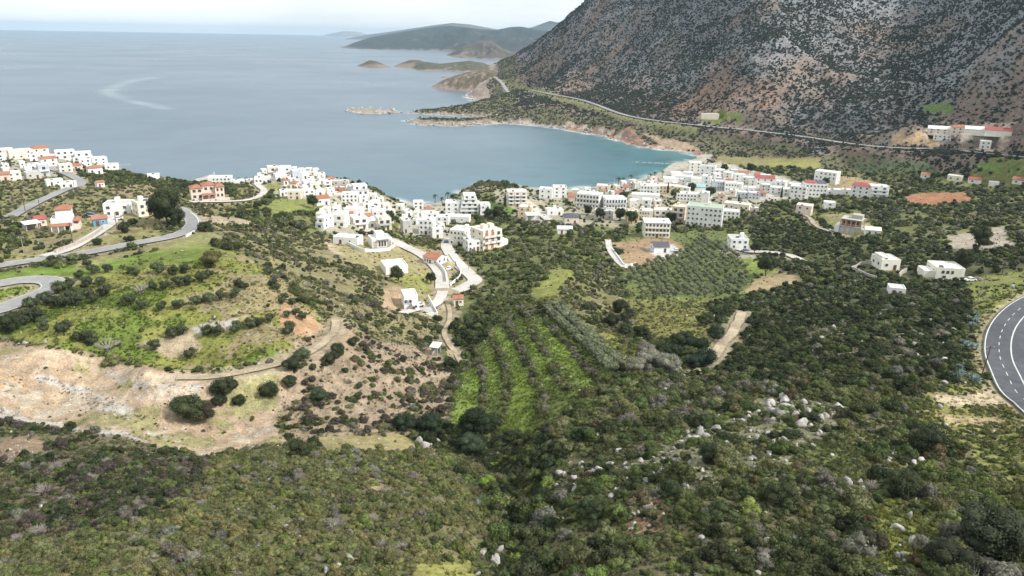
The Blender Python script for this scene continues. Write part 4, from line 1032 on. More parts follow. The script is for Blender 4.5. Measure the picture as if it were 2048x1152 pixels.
# middle spur
paint([(905,530),(1000,480),(1230,470),(1230,545),(1250,620),(1200,640),(1090,625),(1010,640),(900,640)], (0.13, 0.14, 0.05), 'oliveband')
paint([(1090,560),(1200,540),(1240,590),(1240,680),(1290,740),(1180,690),(1100,620)], (0.17, 0.16, 0.07), 'slope', 0.1, den=0.30)
paint([(1060,580),(1120,535),(1140,545),(1110,600),(1070,600)], (0.20, 0.21, 0.06), 'bare')
paint([(1180,650),(1230,660),(1290,720),(1270,745),(1200,700)], (0.22, 0.21, 0.06), 'meadow', 0.1)
paint([(1010,640),(1095,622),(1240,745),(1180,790),(1060,870),(900,860),(900,800),(960,690)], (0.125, 0.155, 0.045), 'hedge', 0.02)
for q in ([(985,660),(1003,655),(1040,710),(1062,770),(1070,820),(1040,870),(1000,862),(1020,810),(1030,760),(1012,705)],
          [(1030,640),(1048,636),(1090,700),(1125,770),(1118,790),(1095,772),(1065,710)],
          [(1070,634),(1088,630),(1120,672),(1178,752),(1180,772),(1150,762),(1105,700)],
          [(930,740),(962,735),(955,790),(925,850),(900,850),(915,800)],
          [(965,700),(985,690),(1000,740),(985,800),(972,770)]):
    paint(q, (0.165, 0.215, 0.045), 'none', 0.0)
# knoll and sand track
paint([(1250,600),(1500,590),(1490,640),(1440,700),(1330,690),(1260,660)], (0.19, 0.18, 0.06), 'meadow', 0.05)
paint([(1470,585),(1500,560),(1560,540),(1620,560),(1620,590),(1540,600)], (0.33, 0.26, 0.15), 'bare', 0.1)
paint([(1240,470),(1500,460),(1520,545),(1480,598),(1270,595),(1240,540)], (0.13, 0.155, 0.05), 'terrace', 0.05)
paint([(1225,485),(1300,475),(1345,480),(1370,500),(1340,518),(1260,540)], (0.32, 0.22, 0.13), 'bare', 0.1)
paint([(1290,495),(1345,490),(1360,512),(1315,518)], (0.50, 0.48, 0.45), 'none', 0.0)
paint([(1440,490),(1500,495),(1600,510),(1600,522),(1500,518),(1450,508)], (0.34, 0.32, 0.26), 'none', 0.1)
paint([(1480,520),(1560,520),(1550,545),(1500,545)], (0.19, 0.23, 0.05), 'bare')
# dark wood right
paint([(1420,610),(1500,590),(1640,560),(1750,545),(1960,570),(1950,640),(1930,760),(1820,770),(1700,775),(1560,770),(1430,745)], (0.075, 0.08, 0.04), 'darkwood', 0.25)
paint([(1600,640),(1760,620),(1900,640),(1880,720),(1700,730),(1600,700)], (0.12, 0.11, 0.07), 'darkwood', 0.5, den=0.22)
paint([(1500,440),(1660,440),(1740,500),(2060,470),(2060,560),(1960,570),(1750,545),(1620,560),(1520,525)], (0.095, 0.10, 0.045), 'darkwood', 0.15, den=0.14)
paint([(1890,470),(2010,450),(2030,490),(1900,500)], (0.34, 0.29, 0.23), 'bare', 0.6)
paint([(1640,430),(1720,425),(1760,470),(1690,480)], (0.24, 0.22, 0.10), 'bare', 0.2)
paint([(1940,560),(2060,540),(2060,600),(1960,690),(1970,760),(1945,770),(1950,640)], (0.19, 0.20, 0.06), 'verge', 0.05)
paint([(1830,790),(1900,770),(1985,775),(2060,850),(2060,1060),(1990,1040),(1940,900),(1850,850)], (0.20, 0.195, 0.065), 'verge', 0.15)
paint([(1860,790),(1980,785),(2020,810),(1900,815)], (0.46, 0.38, 0.26), 'none', 0.2)
paint([(1880,825),(2010,830),(2020,850),(1900,850)], (0.36, 0.29, 0.16), 'none', 0.2)
# stony foreground right
paint([(1480,800),(1660,800),(1680,850),(1600,900),(1560,960),(1480,960),(1300,1000),(1220,980),(1280,900)], (0.175, 0.17, 0.10), None, 0.66, den=0.15)
paint([(1240,1010),(1330,1000),(1320,1080),(1250,1070)], (0.26, 0.17, 0.10), None, 0.75, den=0.28)
paint([(1760,990),(1900,1050),(1800,1140),(1700,1150),(1740,1060)], (0.17, 0.18, 0.05), 'verge', 0.5, den=0.35)
paint([(1700,870),(1860,880),(1900,980),(1820,1040),(1700,980)], (0.14, 0.145, 0.05), None, 0.45, den=0.36)

STONY = np.clip(STONY, 0, 1)
# no planting on roads, under houses or in the sea
CLEAR = np.ones(X.shape, bool)
for (nm, lab, px, wd, mt, sm), L in zip(ROADS, road_lines):
    r_ = wd / 2 + 1.0
    m_ = (X > L[:, 0].min() - r_) & (X < L[:, 0].max() + r_) & (Y > L[:, 1].min() - r_) & (Y < L[:, 1].max() + r_)
    idx = np.nonzero(m_)
    if len(idx[0]):
        dd = seg_dist(X[idx], Y[idx], L[::2, :2])
        CLEAR[idx] &= dd > r_
        dirt = (dd < r_ + 1.6 + NJ[idx] * .12) & (dd > 0)
        SOIL[idx[0][dirt], idx[1][dirt]] = SOIL[idx[0][dirt], idx[1][dirt]] * 0.4 + np.array((0.36, 0.295, 0.21)) * 0.6
for px, py, a, hw, hd, zb in PADS:
    idx = np.nonzero((abs(X - px) < hw + hd) & (abs(Y - py) < hw + hd))
    dx, dy = X[idx] - px, Y[idx] - py
    lx = dx * math.cos(a) + dy * math.sin(a); ly = -dx * math.sin(a) + dy * math.cos(a)
    CLEAR[idx] &= ~((abs(lx) < hw + 0.8) & (abs(ly) < hd + 0.8))
DEN = np.where(CLEAR & (SDW > 3), DEN, 0)
SOIL[SDW < 1] = (0.36, 0.33, 0.28)

# ------------------------------------------------------------------ the ground sheet
def grid_mesh(name, Xg, Yg, Zg, mat, smooth=True):
    nr, ntt = Xg.shape
    me = bpy.data.meshes.new(name)
    me.vertices.add(nr * ntt)
    me.vertices.foreach_set('co', np.stack([Xg, Yg, Zg], -1).astype(np.float32).ravel())
    i = np.arange(nr - 1)[:, None] * ntt + np.arange(ntt - 1)[None, :]
    q = np.stack([i, i + 1, i + ntt + 1, i + ntt], -1)[:, :, ::-1].reshape(-1, 4)
    me.loops.add(q.size); me.polygons.add(len(q))
    me.loops.foreach_set('vertex_index', q.ravel().astype(np.int32))
    me.polygons.foreach_set('loop_start', np.arange(0, q.size, 4, dtype=np.int32))
    me.materials.append(MATS[mat])
    me.update(calc_edges=True)
    if smooth: me.polygons.foreach_set('use_smooth', np.ones(len(q), bool))
    me.validate()
    return me
me = grid_mesh('ground', X, Y, Z, 'ground')
a_ = me.attributes.new('soil', 'FLOAT_COLOR', 'POINT')
a_.data.foreach_set('color', np.concatenate([SOIL, np.ones(X.shape + (1,))], -1).astype(np.float32).ravel())
a_ = me.attributes.new('stony', 'FLOAT', 'POINT'); a_.data.foreach_set('value', STONY.astype(np.float32).ravel())
tag(link('ground', me), kind='structure')

# sea: one sheet to the horizon, paler and greener where the bay is shallow, foam where it meets rock
SR = np.concatenate([np.exp(np.linspace(math.log(420), math.log(3000), 260)), np.exp(np.linspace(math.log(3100), math.log(30000), 40))])
ST = np.linspace(math.radians(-75), math.radians(75), 420)
ST_, SR_ = np.meshgrid(ST, SR)
SX, SY = SR_ * np.sin(ST_), SR_ * np.cos(ST_)
me = grid_mesh('sea', SX, SY, np.zeros_like(SX), 'sea_water')
near = SR_ < 3000
dl = np.full(SX.shape, 1e4); dl[near] = seg_dist(SX[near], SY[near], coast)
bay = seg_dist(SX, SY, [coast_pt(c) for c in [(1330,345),(1400,318),(1300,300)]])
sh = np.clip(0.85 * np.exp(-bay / 160) + 0.3 * np.exp(-dl / 40) * (bay < 700), 0, 1)
a_ = me.attributes.new('shallow', 'FLOAT', 'POINT'); a_.data.foreach_set('value', sh.astype(np.float32).ravel())
sur = np.clip(1 - np.abs(dl - 3) / 7, 0, 1) * np.clip(fbm(SX, SY, 20, 3, 7) * 2 + 0.3, 0, 1) * 0.8
wk = seg_dist(SX, SY, [coast_pt(c) for c in [(310,155),(270,160),(235,172),(212,184),(240,195),(290,208),(330,217)]]) if True else 0
wr = 3 + 0.012 * SR_
sur = np.maximum(sur, 0.22 * np.clip(1 - wk / wr, 0, 1) * np.clip(0.6 + fbm(SX, SY, 60, 3, 9), 0, 1))
a_ = me.attributes.new('foam', 'FLOAT', 'POINT'); a_.data.foreach_set('value', sur.astype(np.float32).ravel())
tag(link('sea', me), kind='structure')

# far headlands and islands, each a relief of its own: (u, v of the water line, v of the skyline)
def headland(name, pts, mat, depth, seed, rough=0.3, kk=1.0, peak=0.55):
    us = [p_[0] for p_ in pts]
    n_ = 150
    uu = np.linspace(us[0], us[-1], n_)
    vb = np.interp(uu, us, [p_[1] for p_ in pts]); vt = np.interp(uu, us, [p_[2] for p_ in pts])
    th, t = theta_t(uu, vb); rb = -CAMZ / t
    k = 44
    s_ = np.linspace(0, 1, k)
    dep = depth * (0.35 + 0.65 * np.clip((vb - vt) / max((vb - vt).max(), 1), 0, 1))
    rm = rb + dep * peak
    tht, tt = theta_t(uu, vt)
    top = np.maximum(CAMZ + tt * rm, 0.5)
    prof = np.where(s_ < peak, np.sin(s_ / peak * math.pi / 2) ** 0.85, np.cos((s_ - peak) / (1 - peak) * math.pi / 2))
    Rg = rb[None, :] + s_[:, None] * dep[None, :]
    Xh, Yh = Rg * np.sin(th)[None, :], Rg * np.cos(th)[None, :]
    wl_ = depth * 0.35
    nz = -np.abs(fbm(Xh, Yh, wl_, 6, seed)) * 1.3 - np.abs(fbm(Xh, Yh, wl_ * .3, 4, seed + 4)) * .9 + 0.3
    Zh = top[None, :] * prof[:, None]
    Zh = Zh * (1 + rough * nz * np.sin(np.clip(prof, 0, 1) * math.pi)[:, None] * 2.4) - 0.5
    o = link(name, grid_mesh(name, Xh, Yh, Zh, mat))
    return tag(o, kind='structure')
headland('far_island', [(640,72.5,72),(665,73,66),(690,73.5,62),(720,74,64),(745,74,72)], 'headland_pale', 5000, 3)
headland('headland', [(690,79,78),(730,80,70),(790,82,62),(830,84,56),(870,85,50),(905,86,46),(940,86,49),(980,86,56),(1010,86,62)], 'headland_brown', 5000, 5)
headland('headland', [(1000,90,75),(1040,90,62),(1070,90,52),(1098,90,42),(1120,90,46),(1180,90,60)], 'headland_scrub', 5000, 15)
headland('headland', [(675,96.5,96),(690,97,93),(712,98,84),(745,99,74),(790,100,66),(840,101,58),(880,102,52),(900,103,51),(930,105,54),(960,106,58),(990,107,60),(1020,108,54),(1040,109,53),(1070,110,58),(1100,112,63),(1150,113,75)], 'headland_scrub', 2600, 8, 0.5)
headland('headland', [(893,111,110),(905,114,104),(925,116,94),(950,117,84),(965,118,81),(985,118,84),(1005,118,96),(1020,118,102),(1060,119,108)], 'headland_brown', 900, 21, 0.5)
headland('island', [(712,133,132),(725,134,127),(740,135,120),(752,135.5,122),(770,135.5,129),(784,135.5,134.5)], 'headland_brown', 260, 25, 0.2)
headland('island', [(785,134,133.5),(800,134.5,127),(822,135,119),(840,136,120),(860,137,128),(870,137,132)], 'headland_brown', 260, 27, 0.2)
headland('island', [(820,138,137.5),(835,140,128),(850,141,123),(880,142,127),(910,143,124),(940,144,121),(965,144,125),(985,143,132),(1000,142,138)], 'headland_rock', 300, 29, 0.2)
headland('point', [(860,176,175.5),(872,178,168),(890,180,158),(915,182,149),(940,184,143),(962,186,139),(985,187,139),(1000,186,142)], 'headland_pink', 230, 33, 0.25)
headland('skerry', [(878,155,154.6),(888,156,152),(900,156.5,153.5),(906,156.5,156)], 'headland_rock', 40, 35, 0.2)

# ------------------------------------------------------------------ road surfaces
def strip(name, L, off0, off1, dz, mat, parent=None, taper=0):
    T = np.gradient(L[:, :2], axis=0); T /= np.linalg.norm(T, axis=1)[:, None] + 1e-9
    Nn = np.stack([T[:, 1], -T[:, 0]], -1)
    wv = 1.0
    if mat == 'dirt_track': wv = (1 + .45 * fbm(L[:, 0], L[:, 1], 6, 3, 221))[:, None]
    a_ = L[:, :2] + Nn * off0 * wv; b_ = L[:, :2] + Nn * off1 * (2 - wv if mat == 'dirt_track' else 1.0)
    vs_ = []; fs = []
    for i in range(len(L)):
        vs_.append((a_[i, 0], a_[i, 1], L[i, 2] + dz)); vs_.append((b_[i, 0], b_[i, 1], L[i, 2] + dz))
    for i in range(len(L) - 1): fs.append((2 * i, 2 * i + 1, 2 * i + 3, 2 * i + 2))
    return mesh_obj(name, vs_, fs, mat, parent)
for (nm, lab, px, wd, mt, sm), L in zip(ROADS, road_lines):
    if mt == 'dirt_track': wd *= .66
    dz = 0.08 + float(np.hypot(L[:, 0], L[:, 1]).mean()) * 0.0004
    o = tag(strip(nm, L, -wd / 2, wd / 2, dz, mt), kind='structure')
    if nm == 'main_road':
        # +offset lies towards the left-hand verge when the line runs towards the viewpoint
        strip('edge_line', L, wd / 2 - 0.55, wd / 2 - 0.30, dz + 0.012, 'road_paint', o)
        strip('edge_line', L, -0.75, -1.05, dz + 0.012, 'road_paint', o)
        cum = np.concatenate([[0], np.cumsum(np.linalg.norm(np.diff(L[:, :2], axis=0), axis=1))])
        s0 = 0.0
        while s0 < cum[-1] - 3:
            ss = np.linspace(s0, s0 + 2.6, 4)
            seg = np.stack([np.interp(ss, cum, L[:, k]) for k in range(3)], -1)
            strip('lane_dash', seg, 1.62, 1.80, dz + 0.012, 'road_paint', o)
            s0 += 6.2
    if nm in ('hill_road', 'hairpin_road'):
        strip('edge_line', L, wd / 2 - 0.35, wd / 2 - 0.15, dz + 0.012, 'road_paint', o)
        strip('edge_line', L, -wd / 2 + 0.15, -wd / 2 + 0.35, dz + 0.012, 'road_paint', o)

# ------------------------------------------------------------------ building construction
def unit_window():
    b_ = MB()
    t = 0.09
    b_.box(-0.5, 0.5, -0.10, 0.0, 0.5 - t, 0.5); b_.box(-0.5, 0.5, -0.10, 0.0, -0.5, -0.5 + t)
    b_.box(-0.5, -0.5 + t, -0.10, 0.0, -0.5 + t, 0.5 - t); b_.box(0.5 - t, 0.5, -0.10, 0.0, -0.5 + t, 0.5 - t)
    b_.add([(-0.5 + t, -0.03, -0.5 + t), (0.5 - t, -0.03, -0.5 + t), (0.5 - t, -0.03, 0.5 - t), (-0.5 + t, -0.03, 0.5 - t)], [(0, 1, 2, 3)], 1)
    me = bpy.data.meshes.new('window'); me.from_pydata(b_.v, [], b_.f)
    me.materials.append(MATS['white_frame']); me.materials.append(MATS['window_glass'])
    me.polygons.foreach_set('material_index', b_.m); me.update()
    return me
WIN = unit_window()
WIN_BROWN = WIN.copy(); WIN_BROWN.name = 'window_brown'; WIN_BROWN.materials[0] = MATS['brown_wood']
def split_window(src, nm):
    fr = bpy.data.meshes.new(nm); v_ = [tuple(v.co) for v in src.vertices]
    fr.from_pydata(v_, [], [tuple(p_.vertices) for p_ in src.polygons if p_.material_index == 0]); fr.materials.append(src.materials[0]); fr.update()
    pn = bpy.data.meshes.new('pane'); pn.from_pydata(v_[-4:], [], [(0, 1, 2, 3)]); pn.materials.append(MATS['window_glass']); pn.update()
    return fr, pn
SPLIT = {WIN.name: split_window(WIN, 'window_frame'), WIN_BROWN.name: split_window(WIN_BROWN, 'window_frame_brown')}
def unit_door():
    b_ = MB(); b_.box(-0.5, 0.5, -0.08, 0, 0, 1)
    b_.box(-0.40, -0.04, -0.11, -0.08, 0.08, 0.92); b_.box(0.04, 0.40, -0.11, -0.08, 0.08, 0.92)
    me = bpy.data.meshes.new('door'); me.from_pydata(b_.v, [], b_.f); me.materials.append(MATS['brown_wood']); me.update(); return me
DOOR = unit_door()
def unit_balcony(matname):
    # x -0.5..0.5, y -1..0 (out of the wall), z 0 = floor of the balcony, solid parapet with a dark gap strip
    b_ = MB()
    b_.box(-0.5, 0.5, -1.0, 0.0, -0.16, 0.0)
    b_.box(-0.5, 0.5, -1.0, -0.92, 0.0, 0.95, 1); b_.box(-0.5, -0.485, -0.92, 0, 0.0, 0.95, 1); b_.box(0.485, 0.5, -0.92, 0, 0.0, 0.95, 1)
    me = bpy.data.meshes.new('balcony'); me.from_pydata(b_.v, [], b_.f); me.materials.append(MATS['white_plaster']); me.materials.append(MATS[matname])
    me.polygons.foreach_set('material_index', b_.m); me.update(); return me
BALC = {1: unit_balcony('white_plaster'), 2: unit_balcony('blue_grey_plaster'), 3: unit_balcony('ivory_plaster')}
def put(name, me, parent, loc, rz=0, sc_=(1, 1, 1)):
    near_ = name == 'window' and parent.location.y < 480
    o = link(name, SPLIT[me.name][0] if near_ else me, parent); o.location = loc; o.rotation_euler = (0, 0, rz); o.scale = sc_
    if near_: link('pane', SPLIT[me.name][1], o)
    return o
def shell(mb, x0, x1, y0, y1, z0, z1, par=0.55, t=0.22):
    """walls with a parapet; the roof deck is a separate part"""
    mb.box(x0, x1, y0, y1, z0, z1)
    if par > 0:
        mb.box(x0, x1, y0, y0 + t, z1, z1 + par); mb.box(x0, x1, y1 - t, y1, z1, z1 + par)
        mb.box(x0, x0 + t, y0 + t, y1 - t, z1, z1 + par); mb.box(x1 - t, x1, y0 + t, y1 - t, z1, z1 + par)
def facade(root, h, x0, x1, yf, z0, st, fh, cols, kind, rz=0, big=1.0, frame=WIN, side=None, door=False):
    """windows (and balconies) over one wall; side: None front, 'l'/'r' for side walls (x0,x1 run along y)"""
    cw = (x1 - x0) / cols
    ww = min(1.5 * big, cw * 0.55); wh = min(1.45 * big, fh * 0.6)
    for s_ in range(st):
        zc = z0 + s_ * fh + fh * 0.54
        for c_ in range(cols):
            xc = x0 + (c_ + 0.5) * cw
            if random.random() < 0.08 and not kind: continue
            p_ = {'l': (yf, xc, zc), 'r': (yf, xc, zc)}.get(side, (xc, yf, zc))
            r_ = {'l': -math.pi / 2, 'r': math.pi / 2}.get(side, 0)
            if door and s_ == 0 and c_ == cols // 2:
                put('door', DOOR, root, (p_[0], p_[1], z0 + 0.02), r_, (min(1.3, cw * 0.6), 1, min(2.2, fh * 0.8))); continue
            if kind and s_ > 0:
                put('window', frame, root, (p_[0], p_[1], zc - fh * 0.06), r_, (min(cw * 0.72, 2.4), 1, fh * 0.72))
            else:
                put('window', frame, root, p_, r_, (ww * random.uniform(0.85, 1.1), 1, wh))
        if kind and s_ > 0 and side is None:
            if kind == 3 or cols <= 2:
                put('balcony', BALC[kind], root, ((x0 + x1) / 2, yf, z0 + s_ * fh + 0.05), 0, ((x1 - x0) * 0.96, 1.25, 1))
            else:
                for c_ in range(cols):
                    put('balcony', BALC[kind], root, (x0 + (c_ + 0.5) * cw, yf, z0 + s_ * fh + 0.05), 0, (cw * 0.86, 1.25, 1))

def build_house(h):
    w, d_, hh, st = h['w'], h['d'], h['h'], h['st']
    root = empty(h['name'], h['loc'], h['rz'])
    tag(root, h['label'], h['cat'], h['group'])
    cus = h.get('custom'); wall = h['wall']; roof = h['roof']
    x0, x1, y0, y1 = -w / 2, w / 2, -d_ / 2, d_ / 2
    fh = hh / st
    big = 0.95 + min(0.2, h['range'] / 4000)
    cols = h.get('cols') or max(1, round(w / (3.6 + h['range'] / 400)))
    scol = max(1, round(d_ / (4.2 + h['range'] / 350)))
    top = h.get('rooftop', 'flat_roof_white')
    wb = MB(); rb = MB()
    nowin = h.get('nowin')
    balc = h.get('balc', 0)
    if roof == 'open':
        for xx in (x0 + 0.25, x1 - 0.25):
            for yy in (y0 + 0.25, y1 - 0.25):
                pb = MB(); pb.box(xx - 0.12, xx + 0.12, yy - 0.12, yy + 0.12, -0.5, hh - 0.2); pb.build('post', wall, root)
        wb.box(x0, x1, y1 - 0.2, y1, -0.8, hh - 0.25); wb.box(x0, x0 + 0.2, y0 + 0.6, y1 - 0.2, -0.8, hh - 0.25); wb.build('wall', wall, root)
        rb.add([(x0 - .4, y0 - .5, hh - .25), (x1 + .4, y0 - .5, hh - .25), (x1 + .4, y1 + .3, hh), (x0 - .4, y1 + .3, hh), (x0 - .4, y0 - .5, hh - .05), (x1 + .4, y0 - .5, hh - .05), (x1 + .4, y1 + .3, hh + .2), (x0 - .4, y1 + .3, hh + .2)],
               [(0,3,2,1),(4,5,6,7),(0,1,5,4),(1,2,6,5),(2,3,7,6),(3,0,4,7)])
        rb.build('roof', 'flat_roof_white', root)
        return
    if cus in ('stepped', 'tower_hotel', 'setback', 'tower'):
        # storeys that step back towards the top
        lv = []
        if cus == 'stepped':
            for s_ in range(st): lv.append((x0 + (w * 0.12 * s_ if s_ else 0), x1 - w * 0.05 * s_, y0 + d_ * 0.10 * s_, y1, s_ * fh, (s_ + 1) * fh))
        elif cus == 'tower_hotel':
            st = max(st, 5); fh = hh / st
            ins = [0, 0, 0.04, 0.12, 0.2, 0.28, 0.34, 0.36, 0.36]
            for s_ in range(st): lv.append((x0 + w * ins[s_], x1 - w * ins[s_] * 0.8, y0 + d_ * ins[s_] * 0.6, y1, s_ * fh, (s_ + 1) * fh))
        elif cus == 'setback':
            lv = [(x0, x1, y0, y1, 0, hh * 0.9), (x0 + w * 0.08, x0 + w * 0.5, y0 + d_ * .15, y1 - d_ * .1, hh * 0.9 + .002, hh * 1.12)]
        else:
            lv = [(x0, x1 - w * 0.18, y0 + d_ * 0.12, y1, 0, hh * 0.62), (x0 + w * 0.2, x1 - w * 0.2, y0 + d_ * 0.3, y1 - 0.3, hh * 0.62 + .002, hh * 1.12)]
        for (a, b2, c2, d2, z0, z1) in lv:
            shell(wb, a, b2, c2, d2, (-1.6 if z0 == 0 else z0), z1, 0.45 if (z1 < hh or cus != 'tower') else 0)
            rb.box(a + .25, b2 - .25, c2 + .25, d2 - .25, z1, z1 + 0.06)
        if cus == 'tower':
            rb2 = MB(); a, b2, c2, d2, z0, z1 = lv[1]; rb2.hip(a, b2, c2, d2, z1, 1.5, 0.5)
            rb2.build('tower_roof', 'roof_tile', root)
            pr = MB()       # red porch roof along the front on posts, tiled pergola to the right
            pr.add([(x0 - .3, y0 - 1.2, 2.3), (x1 - w * .18, y0 - 1.2, 2.3), (x1 - w * .18, y0 + d_ * .12, 3.0), (x0 - .3, y0 + d_ * .12, 3.0), (x0 - .3, y0 - 1.2, 2.45), (x1 - w * .18, y0 - 1.2, 2.45), (x1 - w * .18, y0 + d_ * .12, 3.15), (x0 - .3, y0 + d_ * .12, 3.15)],
                   [(0,3,2,1),(4,5,6,7),(0,1,5,4),(1,2,6,5),(2,3,7,6),(3,0,4,7)])
            pr.build('porch_roof', 'roof_tile', root)
            for k in range(4):
                pp = MB(); xx = x0 + 0.2 + k * (w * .8 - .4) / 3; pp.box(xx - .12, xx + .12, y0 - 1.1, y0 - .86, -1.0, 2.3); pp.build('post', wall, root)
            pg = MB(); pg.hip(x1 - w * .17, x1 + w * .1, y0 + d_ * .2, y1 - d_ * .1, 3.4, 1.1, 0.2); pg.build('pergola_roof', 'roof_tile', root)
            pw = MB(); pw.box(x1 - w * .17, x1 + w * .08, y0 + d_ * .25, y1 - d_ * .15, -1.5, 2.2); pw.build('terrace_wall', 'pink_plaster', root)
            for xx in (x1 - w * .15, x1 + w * .06):
                pp = MB(); pp.box(xx - .12, xx + .12, y0 + d_ * .26, y0 + d_ * .26 + .24, 2.2, 3.4); pp.build('post', wall, root)
        wb.build('wall', wall, root); rb.build('roof', top, root)
        if not nowin:
            for i, (a, b2, c2, d2, z0, z1) in enumerate(lv):
                n_ = 1 if cus in ('stepped', 'tower_hotel') else max(1, round((z1 - z0) / 3.1))
                cl = max(1, round((b2 - a) / (3.4 + h['range'] / 420)))
                facade(root, h, a + .3, b2 - .3, c2, z0, n_, (z1 - z0) / n_, cl, 0, big=big * (1.3 if balc else 1.0), door=(i == 0 and not balc))
                if balc and i > 0: put('balcony', BALC[balc], root, ((a + b2) / 2, c2, z0 + .05), 0, ((b2 - a) * .98, 1.3, 1))
                sc2 = max(1, round((d2 - c2) / (4.5 + h['range'] / 350)))
                facade(root, h, c2 + .5, d2 - .5, a, z0, n_, (z1 - z0) / n_, sc2, 0, big=big, side='l')
                facade(root, h, c2 + .5, d2 - .5, b2, z0, n_, (z1 - z0) / n_, sc2, 0, big=big, side='r')
        return
    if cus == 'triple':
        secs = [(x0, x0 + w * .36, y0 + d_ * .15, y1, hh), (x0 + w * .36 + .02, x0 + w * .72, y0 + d_ * .3, y1 + 1, hh * 1.15), (x0 + w * .72 + .02, x1, y0 + d_ * .1, y1, hh)]
        for (a, b2, c2, d2, z1) in secs:
            wb.box(a, b2, c2, d2, -1.6, z1)
            r2 = MB(); r2.hip(a, b2, c2, d2, z1, 1.7, 0.45); r2.build('roof', 'roof_tile', root)
            facade(root, h, a + .3, b2 - .3, c2, 0, 2, z1 / 2, 2, 0, big=big, frame=WIN_BROWN)
        wb.build('wall', wall, root)
        pr = MB(); pr.hip(x0 + w * .3, x0 + w * .7, y0 - 1.6, y0 + d_ * .14, 2.6, 1.0, 0.3); pr.build('porch_roof', 'roof_tile', root)
        for k in range(3):
            pp = MB(); xx = x0 + w * (.31 + .19 * k); pp.box(xx - .15, xx + .15, y0 - 1.5, y0 - 1.2, -1.0, 2.6); pp.build('post', wall, root)
        tw = MB(); tw.box(x0 - 2, x1 + 2, y0 - 4, y0 - 3.7, -1.6, 0.9); tw.build('garden_wall', wall, root)
        return
    if cus == 'frame':
        # unfinished: slabs on columns, brick infill and a stair core
        for s_ in range(3):
            sb = MB(); sb.box(x0, x1, y0, y1, s_ * hh / 2 - (1.6 if s_ == 0 else 0.25), s_ * hh / 2); sb.build('floor_slab', 'concrete', root)
        for s_ in range(2):
            for xx in np.linspace(x0 + .3, x1 - .3, 5):
                for yy in (y0 + .3, y1 - .3):
                    cb = MB(); cb.box(xx - .2, xx + .2, yy - .2, yy + .2, s_ * hh / 2, (s_ + 1) * hh / 2 - .25); cb.build('column', 'concrete', root)
        ib = MB(); ib.box(x0 + .6, x1 - .6, y0 + 1.6, y0 + 1.8, hh / 2, hh - .25); ib.build('brick_infill', 'orange_plaster', root)
        ib = MB(); ib.box(x0 + .6, x1 - .6, y0 + .55, y0 + .75, 0, hh / 2 - .25); ib.build('infill_wall', 'grey_plaster', root)
        cb = MB(); cb.box(x0 + w * .45, x1 - w * .08, y0 + d_ * .4, y1 - .6, hh, hh + 2.2); cb.build('stair_core', 'concrete', root)
        ex = MB(); ex.box(x1 + .01, x1 + w * .22, y0 - .6, y0 + d_ * .5, -1.6, hh * .42); ex.build('annex', 'concrete', root)
        ex = MB(); ex.box(x0 - w * .2, x0 - .01, y0 + 1, y1 - 1, -1.6, hh * .5); ex.build('annex', 'white_plaster', root)
        for k in range(4): put('window', WIN_BROWN, root, (x0 + w * (.2 + .2 * k), y0 + 1.6, hh * .74), 0, (1.4, 1, 1.5))
        return
    # plain prism house
    if roof == 'flat':
        shell(wb, x0, x1, y0, y1, -1.8, hh, 0.0 if cus == 'arcade' else 0.5)
        rb.box(x0 + .23, x1 - .23, y0 + .23, y1 - .23, hh, hh + 0.08)
        if cus == 'arcade': rb = MB(); rb.box(x0 - .3, x1 + .3, y0 - .4, y1 + .3, hh, hh + .35)
        rf = rb.build('roof', top, root)
    else:
        wb.box(x0, x1, y0, y1, -1.8, hh)
        tile = h.get('tile', 'roof_tile')
        rh = min(2.4, d_ * 0.22)
        if roof == 'hip': rb.hip(x0, x1, y0, y1, hh, rh, 0.4)
        else:
            ov = 0.35; ym = (y0 + y1) / 2; t = 0.16
            for sg in (0, 1):
                ya = y0 - ov if sg == 0 else y1 + ov
                vs_ = [(x0 - ov, ya, hh - .1), (x1 + ov, ya, hh - .1), (x1 + ov, ym, hh + rh), (x0 - ov, ym, hh + rh)]
                vs_ += [(q[0], q[1], q[2] + t) for q in vs_]
                rb.add(vs_, [(0,3,2,1),(4,5,6,7),(0,1,5,4),(1,2,6,5),(2,3,7,6),(3,0,4,7)] if sg == 0 else [(0,1,2,3),(4,7,6,5),(0,4,5,1),(1,5,6,2),(2,6,7,3),(3,7,4,0)])
            wb.add([(x0, y0, hh - .001), (x0, y1, hh - .001), (x0, ym, hh + rh - .02), (x1, y0, hh - .001), (x1, y1, hh - .001), (x1, ym, hh + rh - .02)], [(0, 2, 1), (3, 4, 5)])
        rf = rb.build('roof', tile, root)
    wb.build('wall', wall, root)
    if h['range'] < 520 and roof == 'flat' and not nowin and cus is None and random.random() < 0.75:
        sb = MB(); xx = random.uniform(x0 + 1.5, x1 - 1.5); sb.box(xx - .9, xx + .9, y0 + d_ * .55, y0 + d_ * .8, hh + .09, hh + 2.1); sb.build('stair_hut', wall, rf)
